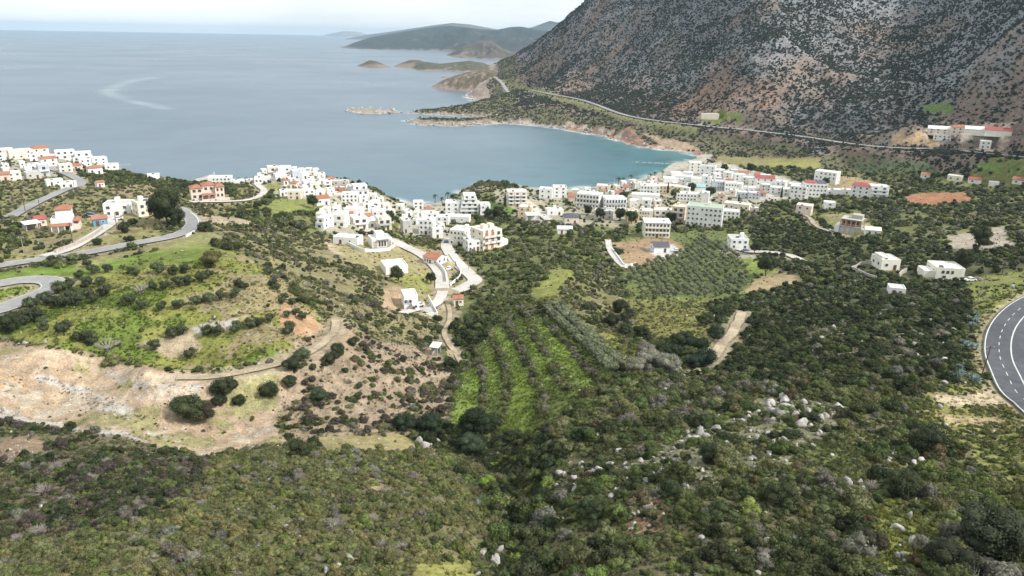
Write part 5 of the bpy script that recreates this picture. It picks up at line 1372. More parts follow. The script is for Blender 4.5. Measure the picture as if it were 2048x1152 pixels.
    if h['range'] < 700 and roof == 'flat' and random.random() < .6:
        tb = MB(); xx = random.uniform(x0 + 1, x1 - 1); yy = random.uniform(y0 + 1.2, y1 - 1.0)
        tb.tube((xx - .6, yy, hh + .75), (xx + .6, yy, hh + .75), .32, .32, 8); tb.box(xx - .5, xx - .4, yy - .2, yy + .2, hh + .09, hh + .5); tb.box(xx + .4, xx + .5, yy - .2, yy + .2, hh + .09, hh + .5)
        tb.build('water_tank', 'flat_roof_white', rf)
        sp = MB(); sp.add([(xx - .8, yy - 1.6, hh + .2), (xx + .8, yy - 1.6, hh + .2), (xx + .8, yy - .4, hh + .9), (xx - .8, yy - .4, hh + .9), (xx - .8, yy - 1.6, hh + .1), (xx + .8, yy - 1.6, hh + .1), (xx + .8, yy - .4, hh + .8), (xx - .8, yy - .4, hh + .8)], [(0,1,2,3),(7,6,5,4),(0,4,5,1),(1,5,6,2),(2,6,7,3),(3,7,4,0)])
        sp.build('solar_panel', 'dark_roof', rf)
    if h.get('chimney'):
        cb = MB(); cb.box(x1 - 1.6, x1 - .9, y1 - 1.6, y1 - .9, hh + .09, hh + 1.9); cb.build('chimney', wall, rf)
    if cus == 'solar':
        r2 = MB(); r2.add([(x0 + .6, y0 + .6, hh + .7), (0, y0 + .6, hh + .7), (0, y1 - .6, hh + 1.5), (x0 + .6, y1 - .6, hh + 1.5)], [(0, 1, 2, 3)]); r2.box(x0 + .6, 0, y1 - .7, y1 - .6, hh, hh + 1.5); r2.build('red_roof', 'roof_tile_red', root)
        for k in range(3):
            r3 = MB(); a = .4 + k * (x1 - .8) / 3; r3.add([(a, y0 + .6, hh + .5), (a + x1 / 3.6, y0 + .6, hh + .5), (a + x1 / 3.6, y1 - .6, hh + 1.6), (a, y1 - .6, hh + 1.6)], [(0, 1, 2, 3)]); r3.box(a, a + .1, y1 - .75, y1 - .65, hh, hh + 1.6); r3.build('roof_panel', 'dark_roof', root)
    if cus == 'orange':
        for k in range(2):
            pb = MB(); xx = x0 + w * (.12 + .3 * k); pb.box(xx, xx + 1.6, y0 - .12, y0, 0, hh + .9); pb.build('stair_panel', 'orange_plaster', root)
        for k in range(2):
            hb = MB(); xx = x0 + w * (.3 + .35 * k); hb.box(xx, xx + 2.6, y0 + d_ * .4, y0 + d_ * .7, hh + .09, hh + 2.3); hb.build('stair_hut', wall, root)
        lb = MB(); lb.box(x1 + .01, x1 + 5, y0 + 1, y1 - 1, -1.8, 3.4); lb.build('entrance_wing', 'white_plaster', root)
    if cus == 'modern':
        for xx in (x0 + w * .05, x1 - w * .25):
            pb = MB(); pb.box(xx, xx + w * .2, y0 - .1, y0, 0, hh * .8); pb.build('stone_panel', 'stone_wall', root)
        cb = MB(); cb.box(x0 + w * .25, x1 - w * .1, y0 - 1.4, y1, hh * .98 + .3, hh * .98 + .55); cb.build('canopy', 'flat_roof_white', root)
        for k in range(3): put('window', WIN, root, (x0 + w * (.36 + .14 * k), y0, hh * .45), 0, (w * .12, 1, hh * .8))
        ub = MB(); ub.box(x0 + w * .3, x0 + w * .7, y0 + d_ * .35, y1 - .4, hh + .09, hh + 2.6); ub.build('upper_storey', wall, root)
        return
    if cus == 'round':
        for k in (-1, 1):
            rw = MB()
            kk = 16; vs_ = []; fs = []
            for t_ in range(kk):
                a = 2 * math.pi * t_ / kk
                for r_, yy in ((.95, -.12), (.72, -.12), (.72, -.03), (.95, 0)): vs_.append((r_ * math.cos(a), yy, r_ * math.sin(a)))
            for t_ in range(kk):
                n2_ = (t_ + 1) % kk
                for q in range(4): fs.append((t_ * 4 + q, n2_ * 4 + q, n2_ * 4 + (q + 1) % 4, t_ * 4 + (q + 1) % 4))
            rw.add(vs_, fs); rw.add([(.72 * math.cos(2 * math.pi * t_ / kk), -.03, .72 * math.sin(2 * math.pi * t_ / kk)) for t_ in range(kk)], [tuple(range(kk))], 1)
            o = rw.build('round_window', ['white_frame', 'window_glass'], root); o.location = (x0 + w * .28 + k * w * .15, y0, hh * .62)
        put('window', WIN, root, (x0 + w * .28, y0, hh * .58), 0, (.9, 1, 1.8))
        fb = MB(); fb.box(x0 + w * .52, x1, y0 - 3.2, y0 - .01, -1.8, hh * .55); fb.build('front_block', wall, root)
        put('door', DOOR, root, (x0 + w * .6, y0 - 3.2, .02), 0, (1.1, 1, 2.1)); put('window', WIN, root, (x1 - 1.3, y0 - 3.2, 1.9), 0, (1.2, 1, 1.2))
        gb = MB(); gb.box(x0 + w * .5, x1 + 6, y0 - 9, y0 - 8.75, -1.5, 1.0); gb.box(x1 + 5.75, x1 + 6, y0 - 8.75, y1 + 3, -1.5, 1.0); gb.build('yard_wall', wall, root)
        yb = MB(); yb.box(x0 - 1, x1 + 5.7, y0 - 8.7, y0 - .02, -1.2, .06); yb.build('paved_yard', 'concrete', root)
        facade(root, h, y0 + .5, y1 - .5, x1, 0, st, fh, 2, 0, side='r')
        return
    if cus == 'wide':
        facade(root, h, x0 + w * .15, x1 - w * .35, y0, hh * .42, 1, hh * .5, 3, 0, frame=WIN_BROWN, big=1.2)
        put('window', WIN_BROWN, root, (x0 + w * .3, y0, hh * .2), 0, (1.2, 1, 1.0))
        facade(root, h, y0 + .5, y1 - .5, x1, 0, st, fh, 2, 0, side='r', frame=WIN_BROWN)
        facade(root, h, y0 + .5, y1 - .5, x0, 0, st, fh, 2, 0, side='l', frame=WIN_BROWN)
        ab = MB(); ab.box(x0 - 4, x0 - .01, y0 + 1, y1 - 2, -1.8, 2.6); ab.build('annex', wall, root)
        return
    if nowin:
        if h['range'] < 560:
            put('door', DOOR, root, (x0 + w * .3, y0, .02), 0, (1.1, 1, min(2.1, hh * .75)))
            put('window', WIN, root, (x0 + w * .68, y0, hh * .55), 0, (1.1, 1, min(1.0, hh * .4)))
        return
    facade(root, h, x0 + .25, x1 - .25, y0, 0, st, fh, cols, balc, big=big, door=h['range'] < 600)
    facade(root, h, y0 + .4, y1 - .4, x0, 0, st, fh, scol, 0, big=big, side='l')
    facade(root, h, y0 + .4, y1 - .4, x1, 0, st, fh, scol, 0, big=big, side='r')
for h in HOUSES: build_house(h)

# ------------------------------------------------------------------ walls, poles, harbour, vehicles
def wall_run(name, label, px, hgt, th_, mat, cat='wall', post=False):
    W_ = [ground(u, v) for u, v in px]
    L = resample(W_, 3.0); L[:, 2] = hz(L[:, 0], L[:, 1])
    T = np.gradient(L[:, :2], axis=0); T /= np.linalg.norm(T, axis=1)[:, None] + 1e-9
    Nn = np.stack([T[:, 1], -T[:, 0]], -1) * th_ / 2
    vs_ = []; fs = []
    for i in range(len(L)):
        for s_, z_ in ((-1, -1.2), (1, -1.2), (1, hgt), (-1, hgt)):
            vs_.append((L[i, 0] + s_ * Nn[i, 0], L[i, 1] + s_ * Nn[i, 1], L[i, 2] + z_))
    for i in range(len(L) - 1):
        for q in range(4): fs.append((4 * i + q, 4 * i + (q + 1) % 4, 4 * i + 4 + (q + 1) % 4, 4 * i + 4 + q))
    fs += [(3, 2, 1, 0), tuple(4 * len(L) - 4 + q for q in range(4))]
    o = mesh_obj(name, vs_, fs, mat)
    return tag(o, label, cat)
wall_run('garden_wall', 'curved white garden wall round the modern villa terrace', [(664,473),(685,482),(705,494),(730,503),(770,502),(790,493)], 1.5, .35, 'white_plaster')
wall_run('retaining_wall', 'grey stone retaining wall beside the drive to the tower house', [(112,508),(150,494),(185,476),(206,460)], 1.6, .5, 'stone_wall')
wall_run('retaining_wall', 'tall white retaining wall inside the loop street', [(850,512),(872,528),(890,548),(893,566)], 2.0, .4, 'white_plaster')
wall_run('retaining_wall', 'low white wall along the outer edge of the loop street', [(898,510),(914,532),(922,548),(912,562),(900,572)], 1.2, .35, 'white_plaster')
wall_run('drive_wall', 'long white wall beside the young grove drive', [(1224,500),(1240,522),(1250,533),(1272,530)], 1.3, .35, 'white_plaster')
wall_run('garden_wall', 'pale stone wall round the lawn of the ivory cubic villa', [(1702,540),(1722,530),(1748,530)], 1.6, .4, 'stone_wall')
wall_run('garden_wall', 'stone wall below the lawn of the ivory cubic villa', [(1702,540),(1728,552),(1752,560)], 1.6, .4, 'stone_wall')
wall_run('terrace_wall', 'pale stone wall end beside the wide ivory villa', [(1797,556),(1804,548),(1812,545)], 1.8, .5, 'stone_wall')
wall_run('drive_wall', 'pale curved wall along the drive of the wide ivory villa', [(1855,578),(1872,566),(1900,560),(1930,557),(1965,562)], 0.8, .4, 'stone_wall')
wall_run('road_parapet', 'low white parapet on the outer side of the brow road', [(372,474),(392,462),(398,448),(390,434),(380,427)], 0.7, .3, 'white_plaster', 'parapet')
# harbour pier
def pier():
    a = coast_pt((338, 'r', 690)); b2 = coast_pt((418, 'r', 735))
    mb = MB(); v0 = Vector((*a, 0)); v1 = Vector((*b2, 0)); dd = (v1 - v0); nn = Vector((-dd.y, dd.x, 0)).normalized() * 4.0
    q = [v0 - nn, v1 - nn, v1 + nn, v0 + nn]
    mb.add([(p_.x, p_.y, -4) for p_ in q] + [(p_.x, p_.y, 1.8) for p_ in q], [(0,3,2,1),(4,5,6,7),(0,1,5,4),(1,2,6,5),(2,3,7,6),(3,0,4,7)])
    root = empty('harbour_pier', (0, 0, 0)); tag(root, 'grey concrete pier reaching out from the small harbour', 'pier')
    mb.build('deck', 'concrete', root)
    pw = MB(); n2 = nn * 0.9; q = [v0 + n2, v1 + n2, v1 + nn * 1.05, v0 + nn * 1.05]
    pw.add([(p_.x, p_.y, 1.75) for p_ in q] + [(p_.x, p_.y, 3.2) for p_ in q], [(0,3,2,1),(4,5,6,7),(0,1,5,4),(1,2,6,5),(2,3,7,6),(3,0,4,7)])
    pw.build('sea_wall', 'concrete', root)
    bm_ = MB(); bm_.tube((v1.x - 3, v1.y, 1.8), (v1.x - 3, v1.y, 6), .35, .2, 8); bm_.build('beacon', 'white_plaster', root)
pier()
a = coast_pt((1345, 328)); b2 = coast_pt((1265, 324))
mb = MB()
for k in range(26):
    t = k / 25; px_, py_ = a[0] + (b2[0] - a[0]) * t + random.uniform(-2, 2), a[1] + (b2[1] - a[1]) * t + random.uniform(-2, 2)
    s_ = random.uniform(.8, 1.5)
    mb.tube((px_, py_, -1), (px_ + random.uniform(-.4, .4), py_, random.uniform(.15, .5)), s_, s_ * .6, 7)
tag(mb.build('breakwater', 'limestone'), 'low breakwater of piled pale rocks in the shallow bay', 'breakwater')

def pole(u, v, vt, label, lean=0, arm=True, mat='pole_wood', name='utility_pole'):
    g0 = ground(u, v); s_ = math.sqrt(g0[0] ** 2 + g0[1] ** 2 + (CAMZ - g0[2]) ** 2)
    hgt = (v - vt) * s_ / FPX / (math.hypot(g0[0], g0[1]) / s_)
    root = empty(name, tuple(g0), 0); tag(root, label, 'pole')
    mb = MB(); mb.tube((0, 0, -.4), (lean * hgt, 0, hgt), .16, .10, 7); mb.build('post', mat, root)
    if arm:
        mb = MB(); mb.box(lean * hgt * .93 - 1.0, lean * hgt * .93 + 1.0, -.07, .07, hgt * .93, hgt * .93 + .14); ca_ = mb.build('crossarm', mat, root)
        for k in (-.8, 0, .8):
            mb = MB(); mb.tube((lean * hgt * .93 + k, 0, hgt * .93 + .14), (lean * hgt * .93 + k, 0, hgt * .93 + .4), .06, .05, 6); mb.build('insulator', 'white_frame', ca_)
pole(51, 425, 393, 'wooden utility pole beside the coast lane near the plateau edge')
pole(80, 418, 390, 'wooden utility pole beside the coast lane, above the grassy bank')
pole(150, 384, 362, 'wooden utility pole at the bend of the coast lane')
pole(147, 494, 452, 'wooden utility pole beside the drive wall of the tower house')
pole(48, 506, 478, 'pale utility pole with a crossarm beside the hillside path', mat='twig_bark')
pole(233, 452, 428, 'slender pole beside the drive in front of the white house', arm=False)
pole(358, 452, 430, 'short pole beside the brow road under the big tree', arm=False)
pole(1953, 608, 556, 'pale leaning utility pole between the dark scrub and the road verge', lean=.12, arm=False, mat='twig_bark')
pole(1960, 762, 702, 'dark utility pole in the scrub beside the road bend', lean=.06)
pole(2004, 548, 520, 'wooden utility pole in the trees above the wide ivory villa')
pole(937, 541, 522, 'steel lamp pole at the outer edge of the loop street', arm=False, mat='steel', name='lamp_pole')
pole(960, 552, 537, 'second steel lamp pole beyond the loop street bend', arm=False, mat='steel', name='lamp_pole')
pole(1228, 372, 358, 'white flagpole on the beach beside the cream pavilion', arm=False, mat='white_frame', name='flagpole')

def car(u, v, rz, label, paint_):
    g0 = ground(u, v)
    root = empty('parked_car', (g0[0], g0[1], g0[2] + .25), rz); tag(root, label, 'car')
    mb = MB()
    pr = [(-2.1, .35), (-2.05, .8), (-1.3, .92), (-.75, 1.42), (.8, 1.42), (1.5, .95), (2.05, .85), (2.1, .35)]
    vs_ = [(x_, -.85, z_) for x_, z_ in pr] + [(x_, .85, z_) for x_, z_ in pr]; n_ = len(pr)
    mb.add(vs_, [tuple(range(n_)), tuple(range(2 * n_ - 1, n_ - 1, -1))] + [((i + 1) % n_, i, n_ + i, n_ + (i + 1) % n_) for i in range(n_)])
    mb.build('body', paint_, root)
    mb = MB()
    for s_ in (-1, 1): mb.add([(-1.15, s_ * .86, .95), (1.35, s_ * .86, .95), (.75, s_ * .86, 1.36), (-.7, s_ * .86, 1.36)], [(0, 1, 2, 3) if s_ < 0 else (3, 2, 1, 0)])
    mb.add([(-1.29, -.7, .96), (-1.29, .7, .96), (-.8, .7, 1.38), (-.8, -.7, 1.38)], [(0, 3, 2, 1)]); mb.add([(1.51, -.7, .98), (1.51, .7, .98), (.86, .7, 1.39), (.86, -.7, 1.39)], [(0, 1, 2, 3)])
    mb.build('windows', 'window_glass', root)
    for xx in (-1.3, 1.3):
        for s_ in (-1, 1):
            mb = MB(); mb.tube((xx, s_ * .72, .33), (xx, s_ * .9, .33), .33, .33, 12); mb.build('wheel', 'tyre_rubber', root)
car(838, 613, .3, 'white car parked in the paved yard of the house with round windows', 'car_paint_white')
car(1068, 417, 1.0, 'dark blue car on the sloping beach street', 'car_paint_blue')
car(1352, 503, .4, 'white car parked on the terrace of the dark-roofed bungalow', 'car_paint_white')
car(898, 540, 1.3, 'white car parked beside the wall of the loop street', 'car_paint_white')

for u, v, rz_c, pc, lab in [(760,478,.6,'car_paint_white','white car parked by the modern villa drive'),(745,446,1.2,'car_paint_blue','dark car parked beside the cream wraparound-balcony house'),(728,424,.9,'car_paint_white','white car on the street beside the stepped apartments'),(1090,434,.9,'car_paint_white','white car at the lower end of the sloping beach street'),
                            (892,486,1.4,'car_paint_blue','dark car parked above the loop street by the gully houses'),(1660,464,.3,'car_paint_white','white car on the pale track to the unfinished house'),(1490,504,.2,'car_paint_blue','dark car in the gravel yard of the lone house'),(236,440,.4,'car_paint_white','white car in front of the grey-roofed white house'),(180,432,.1,'car_paint_blue','dark car parked by the low blue-walled shed'),(1940,563,.2,'car_paint_white','white car parked at the wide ivory villa')]:
    car(u, v, rz_c, lab, pc)

# ------------------------------------------------------------------ plants: leafy meshes
def ico(sub):
    bm_ = bmesh.new(); bmesh.ops.create_icosphere(bm_, subdivisions=sub, radius=1.0)
    v_ = np.array([v.co[:] for v in bm_.verts]); f_ = [[x.index for x in q.verts] for q in bm_.faces]; bm_.free()
    return v_, np.array(f_)
ICO1, ICO2 = ico(1), ico(2)
def leafy(lobes, leaves, ls, seed, core=0.86, core_sub=1, flat=0.0, up=0.15):
    """lobes: (x,y,z,rx,ry,rz); leaf faces spread through the outer shell of each lobe round a rough inner mass"""
    g_ = np.random.default_rng(seed)
    V, Fq, Ft = [], [], []
    nv = 0
    icv, icf = (ICO1, ICO2)[core_sub - 1]
    for (x, y, z, rx, ry, rz) in lobes:
        c = np.array([x, y, z]); r = np.array([rx, ry, rz])
        if core:
            jit = 1 + g_.normal(0, 0.10, (len(icv), 1))
            V.append(c + icv * r * core * jit); Ft.append(icf + nv); nv += len(icv)
        dirs = g_.normal(size=(leaves, 3)); dirs[:, 2] = dirs[:, 2] * 0.9 + up; dirs /= np.linalg.norm(dirs, axis=1)[:, None]
        rad = g_.uniform(0.80, 1.10, (leaves, 1))
        p_ = c + dirs * r * rad
        nrm = dirs + g_.normal(0, 0.55, (leaves, 3)); nrm /= np.linalg.norm(nrm, axis=1)[:, None]
        t = np.cross(nrm, g_.normal(size=(leaves, 3))); t /= np.linalg.norm(t, axis=1)[:, None]
        b_ = np.cross(nrm, t)
        s1 = ls * g_.uniform(0.6, 1.3, (leaves, 1)); s2 = s1 * g_.uniform(0.5, 0.9, (leaves, 1))
        q = np.stack([p_ - t * s1, p_ - b_ * s2, p_ + t * s1, p_ + b_ * s2], 1).reshape(-1, 3)
        V.append(q); Fq.append(np.arange(leaves * 4).reshape(-1, 4) + nv); nv += leaves * 4
    return np.concatenate(V), (np.concatenate(Fq) if Fq else np.zeros((0, 4), int)), (np.concatenate(Ft) if Ft else np.zeros((0, 3), int))
def np_mesh(name, V, Fq, Ft, mats, extra=None):
    me = bpy.data.meshes.new(name)
    me.vertices.add(len(V)); me.vertices.foreach_set('co', V.astype(np.float32).ravel())
    li = np.concatenate([Fq.ravel(), Ft.ravel()]).astype(np.int32)
    ls_ = np.concatenate([np.arange(len(Fq)) * 4, len(Fq) * 4 + np.arange(len(Ft)) * 3]).astype(np.int32)
    me.loops.add(len(li)); me.polygons.add(len(ls_))
    me.loops.foreach_set('vertex_index', li); me.polygons.foreach_set('loop_start', ls_)
    for m_ in mats: me.materials.append(MATS[m_])
    me.update(calc_edges=True)
    return me
def shrub_mesh(seed, nl, leaves, ls, tall=0.75, core_sub=1):
    g_ = np.random.default_rng(seed)
    lobes = [(0, 0, 0.20 * tall, .34, .34, .30 * tall)]
    for i in range(nl):
        a = 2 * math.pi * (i + g_.uniform(-.3, .3)) / nl; rr = g_.uniform(.16, .34)
        s_ = g_.uniform(.16, .27)
        lobes.append((rr * math.cos(a), rr * math.sin(a), tall * g_.uniform(.12, .48), s_, s_ * g_.uniform(.8, 1.2), s_ * g_.uniform(.75, 1.05) * (0.6 + tall * .5)))
    lobes.append((g_.uniform(-.1, .1), g_.uniform(-.1, .1), tall * .52, .22, .22, .2))
    V, Fq, Ft = leafy(lobes, leaves, ls, seed + 1, core_sub=core_sub)
    return np_mesh('shrub', V, Fq, Ft, ['foliage'])
NEAR = [shrub_mesh(100 + i, 5 + i % 4, 150, 0.040, (0.55, 0.7, 0.85, 1.0)[i % 4]) for i in range(10)]
MIDP = [shrub_mesh(200 + i, 4 + i % 3, 40, 0.062, (0.6, 0.75, 0.9)[i % 3]) for i in range(7)]
FARP = [shrub_mesh(300 + i, 3, 6, 0.11, (0.6, 0.8)[i % 2]) for i in range(5)]
# bare, twiggy bush
def twig_mesh(seed, n_=70):
    g_ = np.random.default_rng(seed); mb = MB()
    for i in range(n_):
        a = g_.uniform(0, 2 * math.pi); e = g_.uniform(.15, 1.4)
        p1 = Vector((math.cos(a) * math.cos(e) * .28, math.sin(a) * math.cos(e) * .28, .1 + math.sin(e) * .3))
        p2 = p1 + Vector((math.cos(a + g_.uniform(-.6, .6)) * .2, math.sin(a + g_.uniform(-.6, .6)) * .2, g_.uniform(.05, .25)))
        mb.tube((0, 0, 0), p1, .012, .008, 3); mb.tube(p1, p2, .008, .003, 3)
        p3 = p1 + Vector((g_.uniform(-.15, .15), g_.uniform(-.15, .15), g_.uniform(.05, .2))); mb.tube(p1, p3, .006, .003, 3)
    me = bpy.data.meshes.new('twigs'); me.from_pydata(mb.v, [], mb.f); me.materials.append(MATS['twig_bark']); me.update(); return me
TWIG = [twig_mesh(500 + i) for i in range(2)]
def grass_mesh(seed, n_=26):
    g_ = np.random.default_rng(seed); V = []; Fq = []
    for i in range(n_):
        a = g_.uniform(0, 2 * math.pi); rr = g_.uniform(0, .4); b_ = g_.uniform(0, 2 * math.pi)
        x, y = rr * math.cos(a), rr * math.sin(a); hgt = g_.uniform(.25, .6); w_ = g_.uniform(.04, .09); le = g_.uniform(.05, .3)
        dx, dy = math.cos(b_) * w_, math.sin(b_) * w_
        k = len(V)
        V += [(x - dx, y - dy, 0), (x + dx, y + dy, 0), (x + dx * .3 - dy * le / w_, y + dy * .3 + dx * le / w_, hgt), (x - dx * .3 - dy * le / w_, y - dy * .3 + dx * le / w_, hgt)]
        Fq.append((k, k + 1, k + 2, k + 3))
    return np_mesh('tuft', np.array(V), np.array(Fq), np.zeros((0, 3), int), ['foliage'])
TUFT = [grass_mesh(600 + i) for i in range(4)]
def rock_mesh(seed):
    g_ = np.random.default_rng(seed); v_, f_ = ICO2
    v_ = v_.copy()
    for k in range(16):
        nn = g_.normal(size=3); nn /= np.linalg.norm(nn); o_ = g_.uniform(.38, .72)
        dd = v_ @ nn - o_; v_ = v_ - np.maximum(dd, 0)[:, None] * nn
    v_ = v_ * np.array([g_.uniform(.6, .95), g_.uniform(.45, .75), g_.uniform(.35, .65)]) + g_.normal(0, .012, v_.shape)
    v_[:, 2] += .12
    return np_mesh('boulder', v_, np.zeros((0, 4), int), f_, ['limestone'])
ROCKS = [rock_mesh(700 + i) for i in range(8)]

# ------------------------------------------------------------------ landmarks that tell look-alike plants apart
LM = [('the boulder outcrop', 1590, 828), ('the big dark bush on the quarry rim', 378, 838), ('the huge dark mixed bush', 1980, 1105), ('the foot of the sandy track', 1403, 738), ('the silvery tree clump', 1300, 730), ('the road bend', 1960, 720), ('the lime green sapling', 975, 975),
      ('the green orchard strips', 1050, 780), ('the white rock slab', 868, 893), ('the bare earth scar', 735, 975), ('the pale grassy clearing', 890, 1145), ('the end of the quarry track', 600, 915), ('the reddish earth patch', 1285, 1040), ('the tiny field hut', 872, 705),
      ('the low white shed', 1790, 585), ('the dark bush on the grassy lower slope', 1805, 985), ('the sandy patch by the verge', 1920, 805), ('the lone round rock', 1822, 1092), ('the pale rock in the gully mouth', 985, 1112), ('the boulder heap in the gully side', 1165, 925), ('the wide dark bush on the rise', 1850, 905), ('the brown eroded slope', 760, 770), ('the quarry', 200, 850), ('the bare brown corner', 40, 895), ('the yellow-green shrub patch', 300, 1060)]
LMP = np.array([ground(u, v) for _, u, v in LM])
def landmark(x_, y_):
    return LM[int(np.argmin((LMP[:, 0] - x_) ** 2 + (LMP[:, 1] - y_) ** 2))][0]
OLM = [('the hairpin bend', 110, 570), ('the pale leafless fig tree', 218, 705), ('the leafless tree in mid-terrace', 282, 590), ('the wide yellowish bush', 425, 535), ('the white rock ledge', 430, 655), ('the quarry edge', 320, 730), ('the orange earth bank', 610, 660), ('the large dark tree at the terrace end', 15, 665), ('the bright grass band', 240, 540), ('the hill crest', 570, 580)]
OLMP = np.array([ground(u, v) for _, u, v in OLM])
ORD = ['first', 'second', 'third', 'fourth', 'fifth', 'sixth', 'seventh', 'eighth', 'ninth', 'tenth', 'eleventh', 'twelfth', 'thirteenth', 'fourteenth', 'fifteenth', 'sixteenth', 'seventeenth', 'eighteenth', 'nineteenth', 'twentieth'] + ['%dth' % q for q in range(21, 60)]

# ------------------------------------------------------------------ scatter points
dTH = ths[1] - ths[0]; dLR = lrs[1] - lrs[0]
def sample(den, seed):
    g_ = np.random.default_rng(seed)
    area = RR ** 2 * dTH * dLR
    n_ = g_.poisson(np.where((UG > -260) & (UG < 2310) & (VG < 1330), den * area, 0))
    ii, jj = np.nonzero(n_)
    rep = n_[ii, jj]; ii = np.repeat(ii, rep); jj = np.repeat(jj, rep)
    th = ths[jj] + g_.uniform(-.5, .5, len(ii)) * dTH; lr = lrs[ii] + g_.uniform(-.5, .5, len(ii)) * dLR
    r = np.exp(lr); x, y = r * np.sin(th), r * np.cos(th)
    return x, y, hz(x, y), ii, jj
def visible(x, y, z):
    """is the point in sight of the photograph's viewpoint (used to choose which plants to build one by one)"""
    th = np.arctan2(x, y); r = np.hypot(x, y); ok = np.ones(len(x), bool)
    for t in np.linspace(.25, .97, 28):
        ok &= grid_at(th, np.log(np.maximum(r * t, 35))) < CAMZ + (z + 1.0 - CAMZ) * t + 0.4
    return ok
# clumping: denser and sparser patches
clump = np.clip(1.05 + 1.7 * fbm(X, Y, 10, 3, 151) + 0.7 * fbm(X, Y, 40, 2, 153), 0.0, 2.6)
clump = np.where((ZID == ZI['foreleft']) | (ZID == ZI['darkwood']) | (ZID == ZI['gullywood']), .55 + .45 * clump, clump)
x, y, z, ii, jj = sample(DEN * np.where(RR < 330, clump, 0.6 + 0.4 * clump), 1)
zid = ZID[ii, jj]; rr = np.hypot(x, y)
g_ = np.random.default_rng(5)
zs = np.array([(q[2], q[3]) for q in ZONES])
size = zs[zid, 0] + (zs[zid, 1] - zs[zid, 0]) * g_.beta(.9, 2.5, len(x))
kind = np.zeros(len(x), int)
kpatch = grid_at(np.arctan2(x, y), np.log(rr), fbm(X, Y, 9, 2, 161))
for q, zz in enumerate(ZONES):
    m_ = np.nonzero(zid == q)[0]
    if not len(m_): continue
    p_ = np.array([zz[4].get(k, 0) for k in KN]); cum = np.cumsum(p_ / p_.sum())
    # neighbours tend to be of one kind
    u_ = np.clip(0.5 + 0.42 * kpatch[m_] * 1.4 + g_.uniform(-.38, .38, len(m_)), 0, .9999)
    u_ = np.where(g_.random(len(m_)) < .55, g_.random(len(m_)), u_)
    kind[m_] = np.searchsorted(cum, u_)
tint = np.array([KINDS[k] for k in KN])[kind]
tint = tint * g_.uniform(.82, 1.2, (len(x), 1)) * g_.uniform(.93, 1.07, (len(x), 3))
rotz = g_.uniform(0, 2 * math.pi, len(x))

# instanced masses -------------------------------------------------
def proto_collection(name, meshes):
    c = bpy.data.collections.new(name)
    for i, me in enumerate(meshes):
        c.objects.link(bpy.data.objects.new('%s_%02d' % (name, i), me))
    return c
def scatter_group():
    ng = bpy.data.node_groups.new('scatter', 'GeometryNodeTree')
    ng.interface.new_socket('Geometry', in_out='INPUT', socket_type='NodeSocketGeometry')
    ng.interface.new_socket('Collection', in_out='INPUT', socket_type='NodeSocketCollection')
    ng.interface.new_socket('Geometry', in_out='OUTPUT', socket_type='NodeSocketGeometry')
    N = ng.nodes; Lk = ng.links
    gi, go = N.new('NodeGroupInput'), N.new('NodeGroupOutput')
    ci = N.new('GeometryNodeCollectionInfo'); ci.inputs['Separate Children'].default_value = True; ci.inputs['Reset Children'].default_value = True
    ip = N.new('GeometryNodeInstanceOnPoints'); ip.inputs['Pick Instance'].default_value = True
    def na(nm, ty):
        a = N.new('GeometryNodeInputNamedAttribute'); a.data_type = ty; a.inputs['Name'].default_value = nm; return a.outputs['Attribute']
    Lk.new(gi.outputs['Geometry'], ip.inputs['Points']); Lk.new(gi.outputs['Collection'], ci.inputs['Collection'])
    Lk.new(ci.outputs['Instances'], ip.inputs['Instance'])
    Lk.new(na('pick', 'INT'), ip.inputs['Instance Index'])
    Lk.new(na('rot', 'FLOAT_VECTOR'), ip.inputs['Rotation']); Lk.new(na('siz', 'FLOAT_VECTOR'), ip.inputs['Scale'])
    Lk.new(ip.outputs['Instances'], go.inputs['Geometry'])
    return ng
NG = scatter_group()
def mass(name, label, cat, x, y, z, size3, rot3, pick, tint, coll):
    me = bpy.data.meshes.new(name); me.vertices.add(len(x))
    me.vertices.foreach_set('co', np.stack([x, y, z], -1).astype(np.float32).ravel())
    for nm, ty, key, dat in (('pick', 'INT', 'value', pick.astype(np.int32)), ('rot', 'FLOAT_VECTOR', 'vector', rot3.astype(np.float32).ravel()), ('siz', 'FLOAT_VECTOR', 'vector', size3.astype(np.float32).ravel()), ('tint', 'FLOAT_VECTOR', 'vector', tint.astype(np.float32).ravel())):
        a = me.attributes.new(nm, ty, 'POINT'); a.data.foreach_set(key, dat)
    o = link(name, me)
    md = o.modifiers.new('scatter', 'NODES'); md.node_group = NG
    sid = [i.identifier for i in NG.interface.items_tree if i.name == 'Collection'][0]
    md[sid] = coll
    return tag(o, label, cat, None, 'stuff')
def s3(size, g_, lo=.75, hi=1.25): return np.stack([size * g_.uniform(.75, 1.3, len(size)), size * g_.uniform(.75, 1.3, len(size)), size * g_.uniform(lo, hi, len(size))], -1)
def r3(rot): return np.stack([np.zeros_like(rot), np.zeros_like(rot), rot], -1)
C_NEAR, C_MID, C_FAR, C_TUFT, C_ROCK = [proto_collection(nm, ms) for nm, ms in (('near_shrub', NEAR + TWIG), ('mid_shrub', MIDP), ('far_shrub', FARP), ('tuft', TUFT), ('stone', ROCKS))]
slant = np.sqrt(x ** 2 + y ** 2 + (CAMZ - z) ** 2)
vis = visible(x, y, z) & (UG[ii, jj] > -40) & (UG[ii, jj] < 2090) & (VG[ii, jj] < 1190)
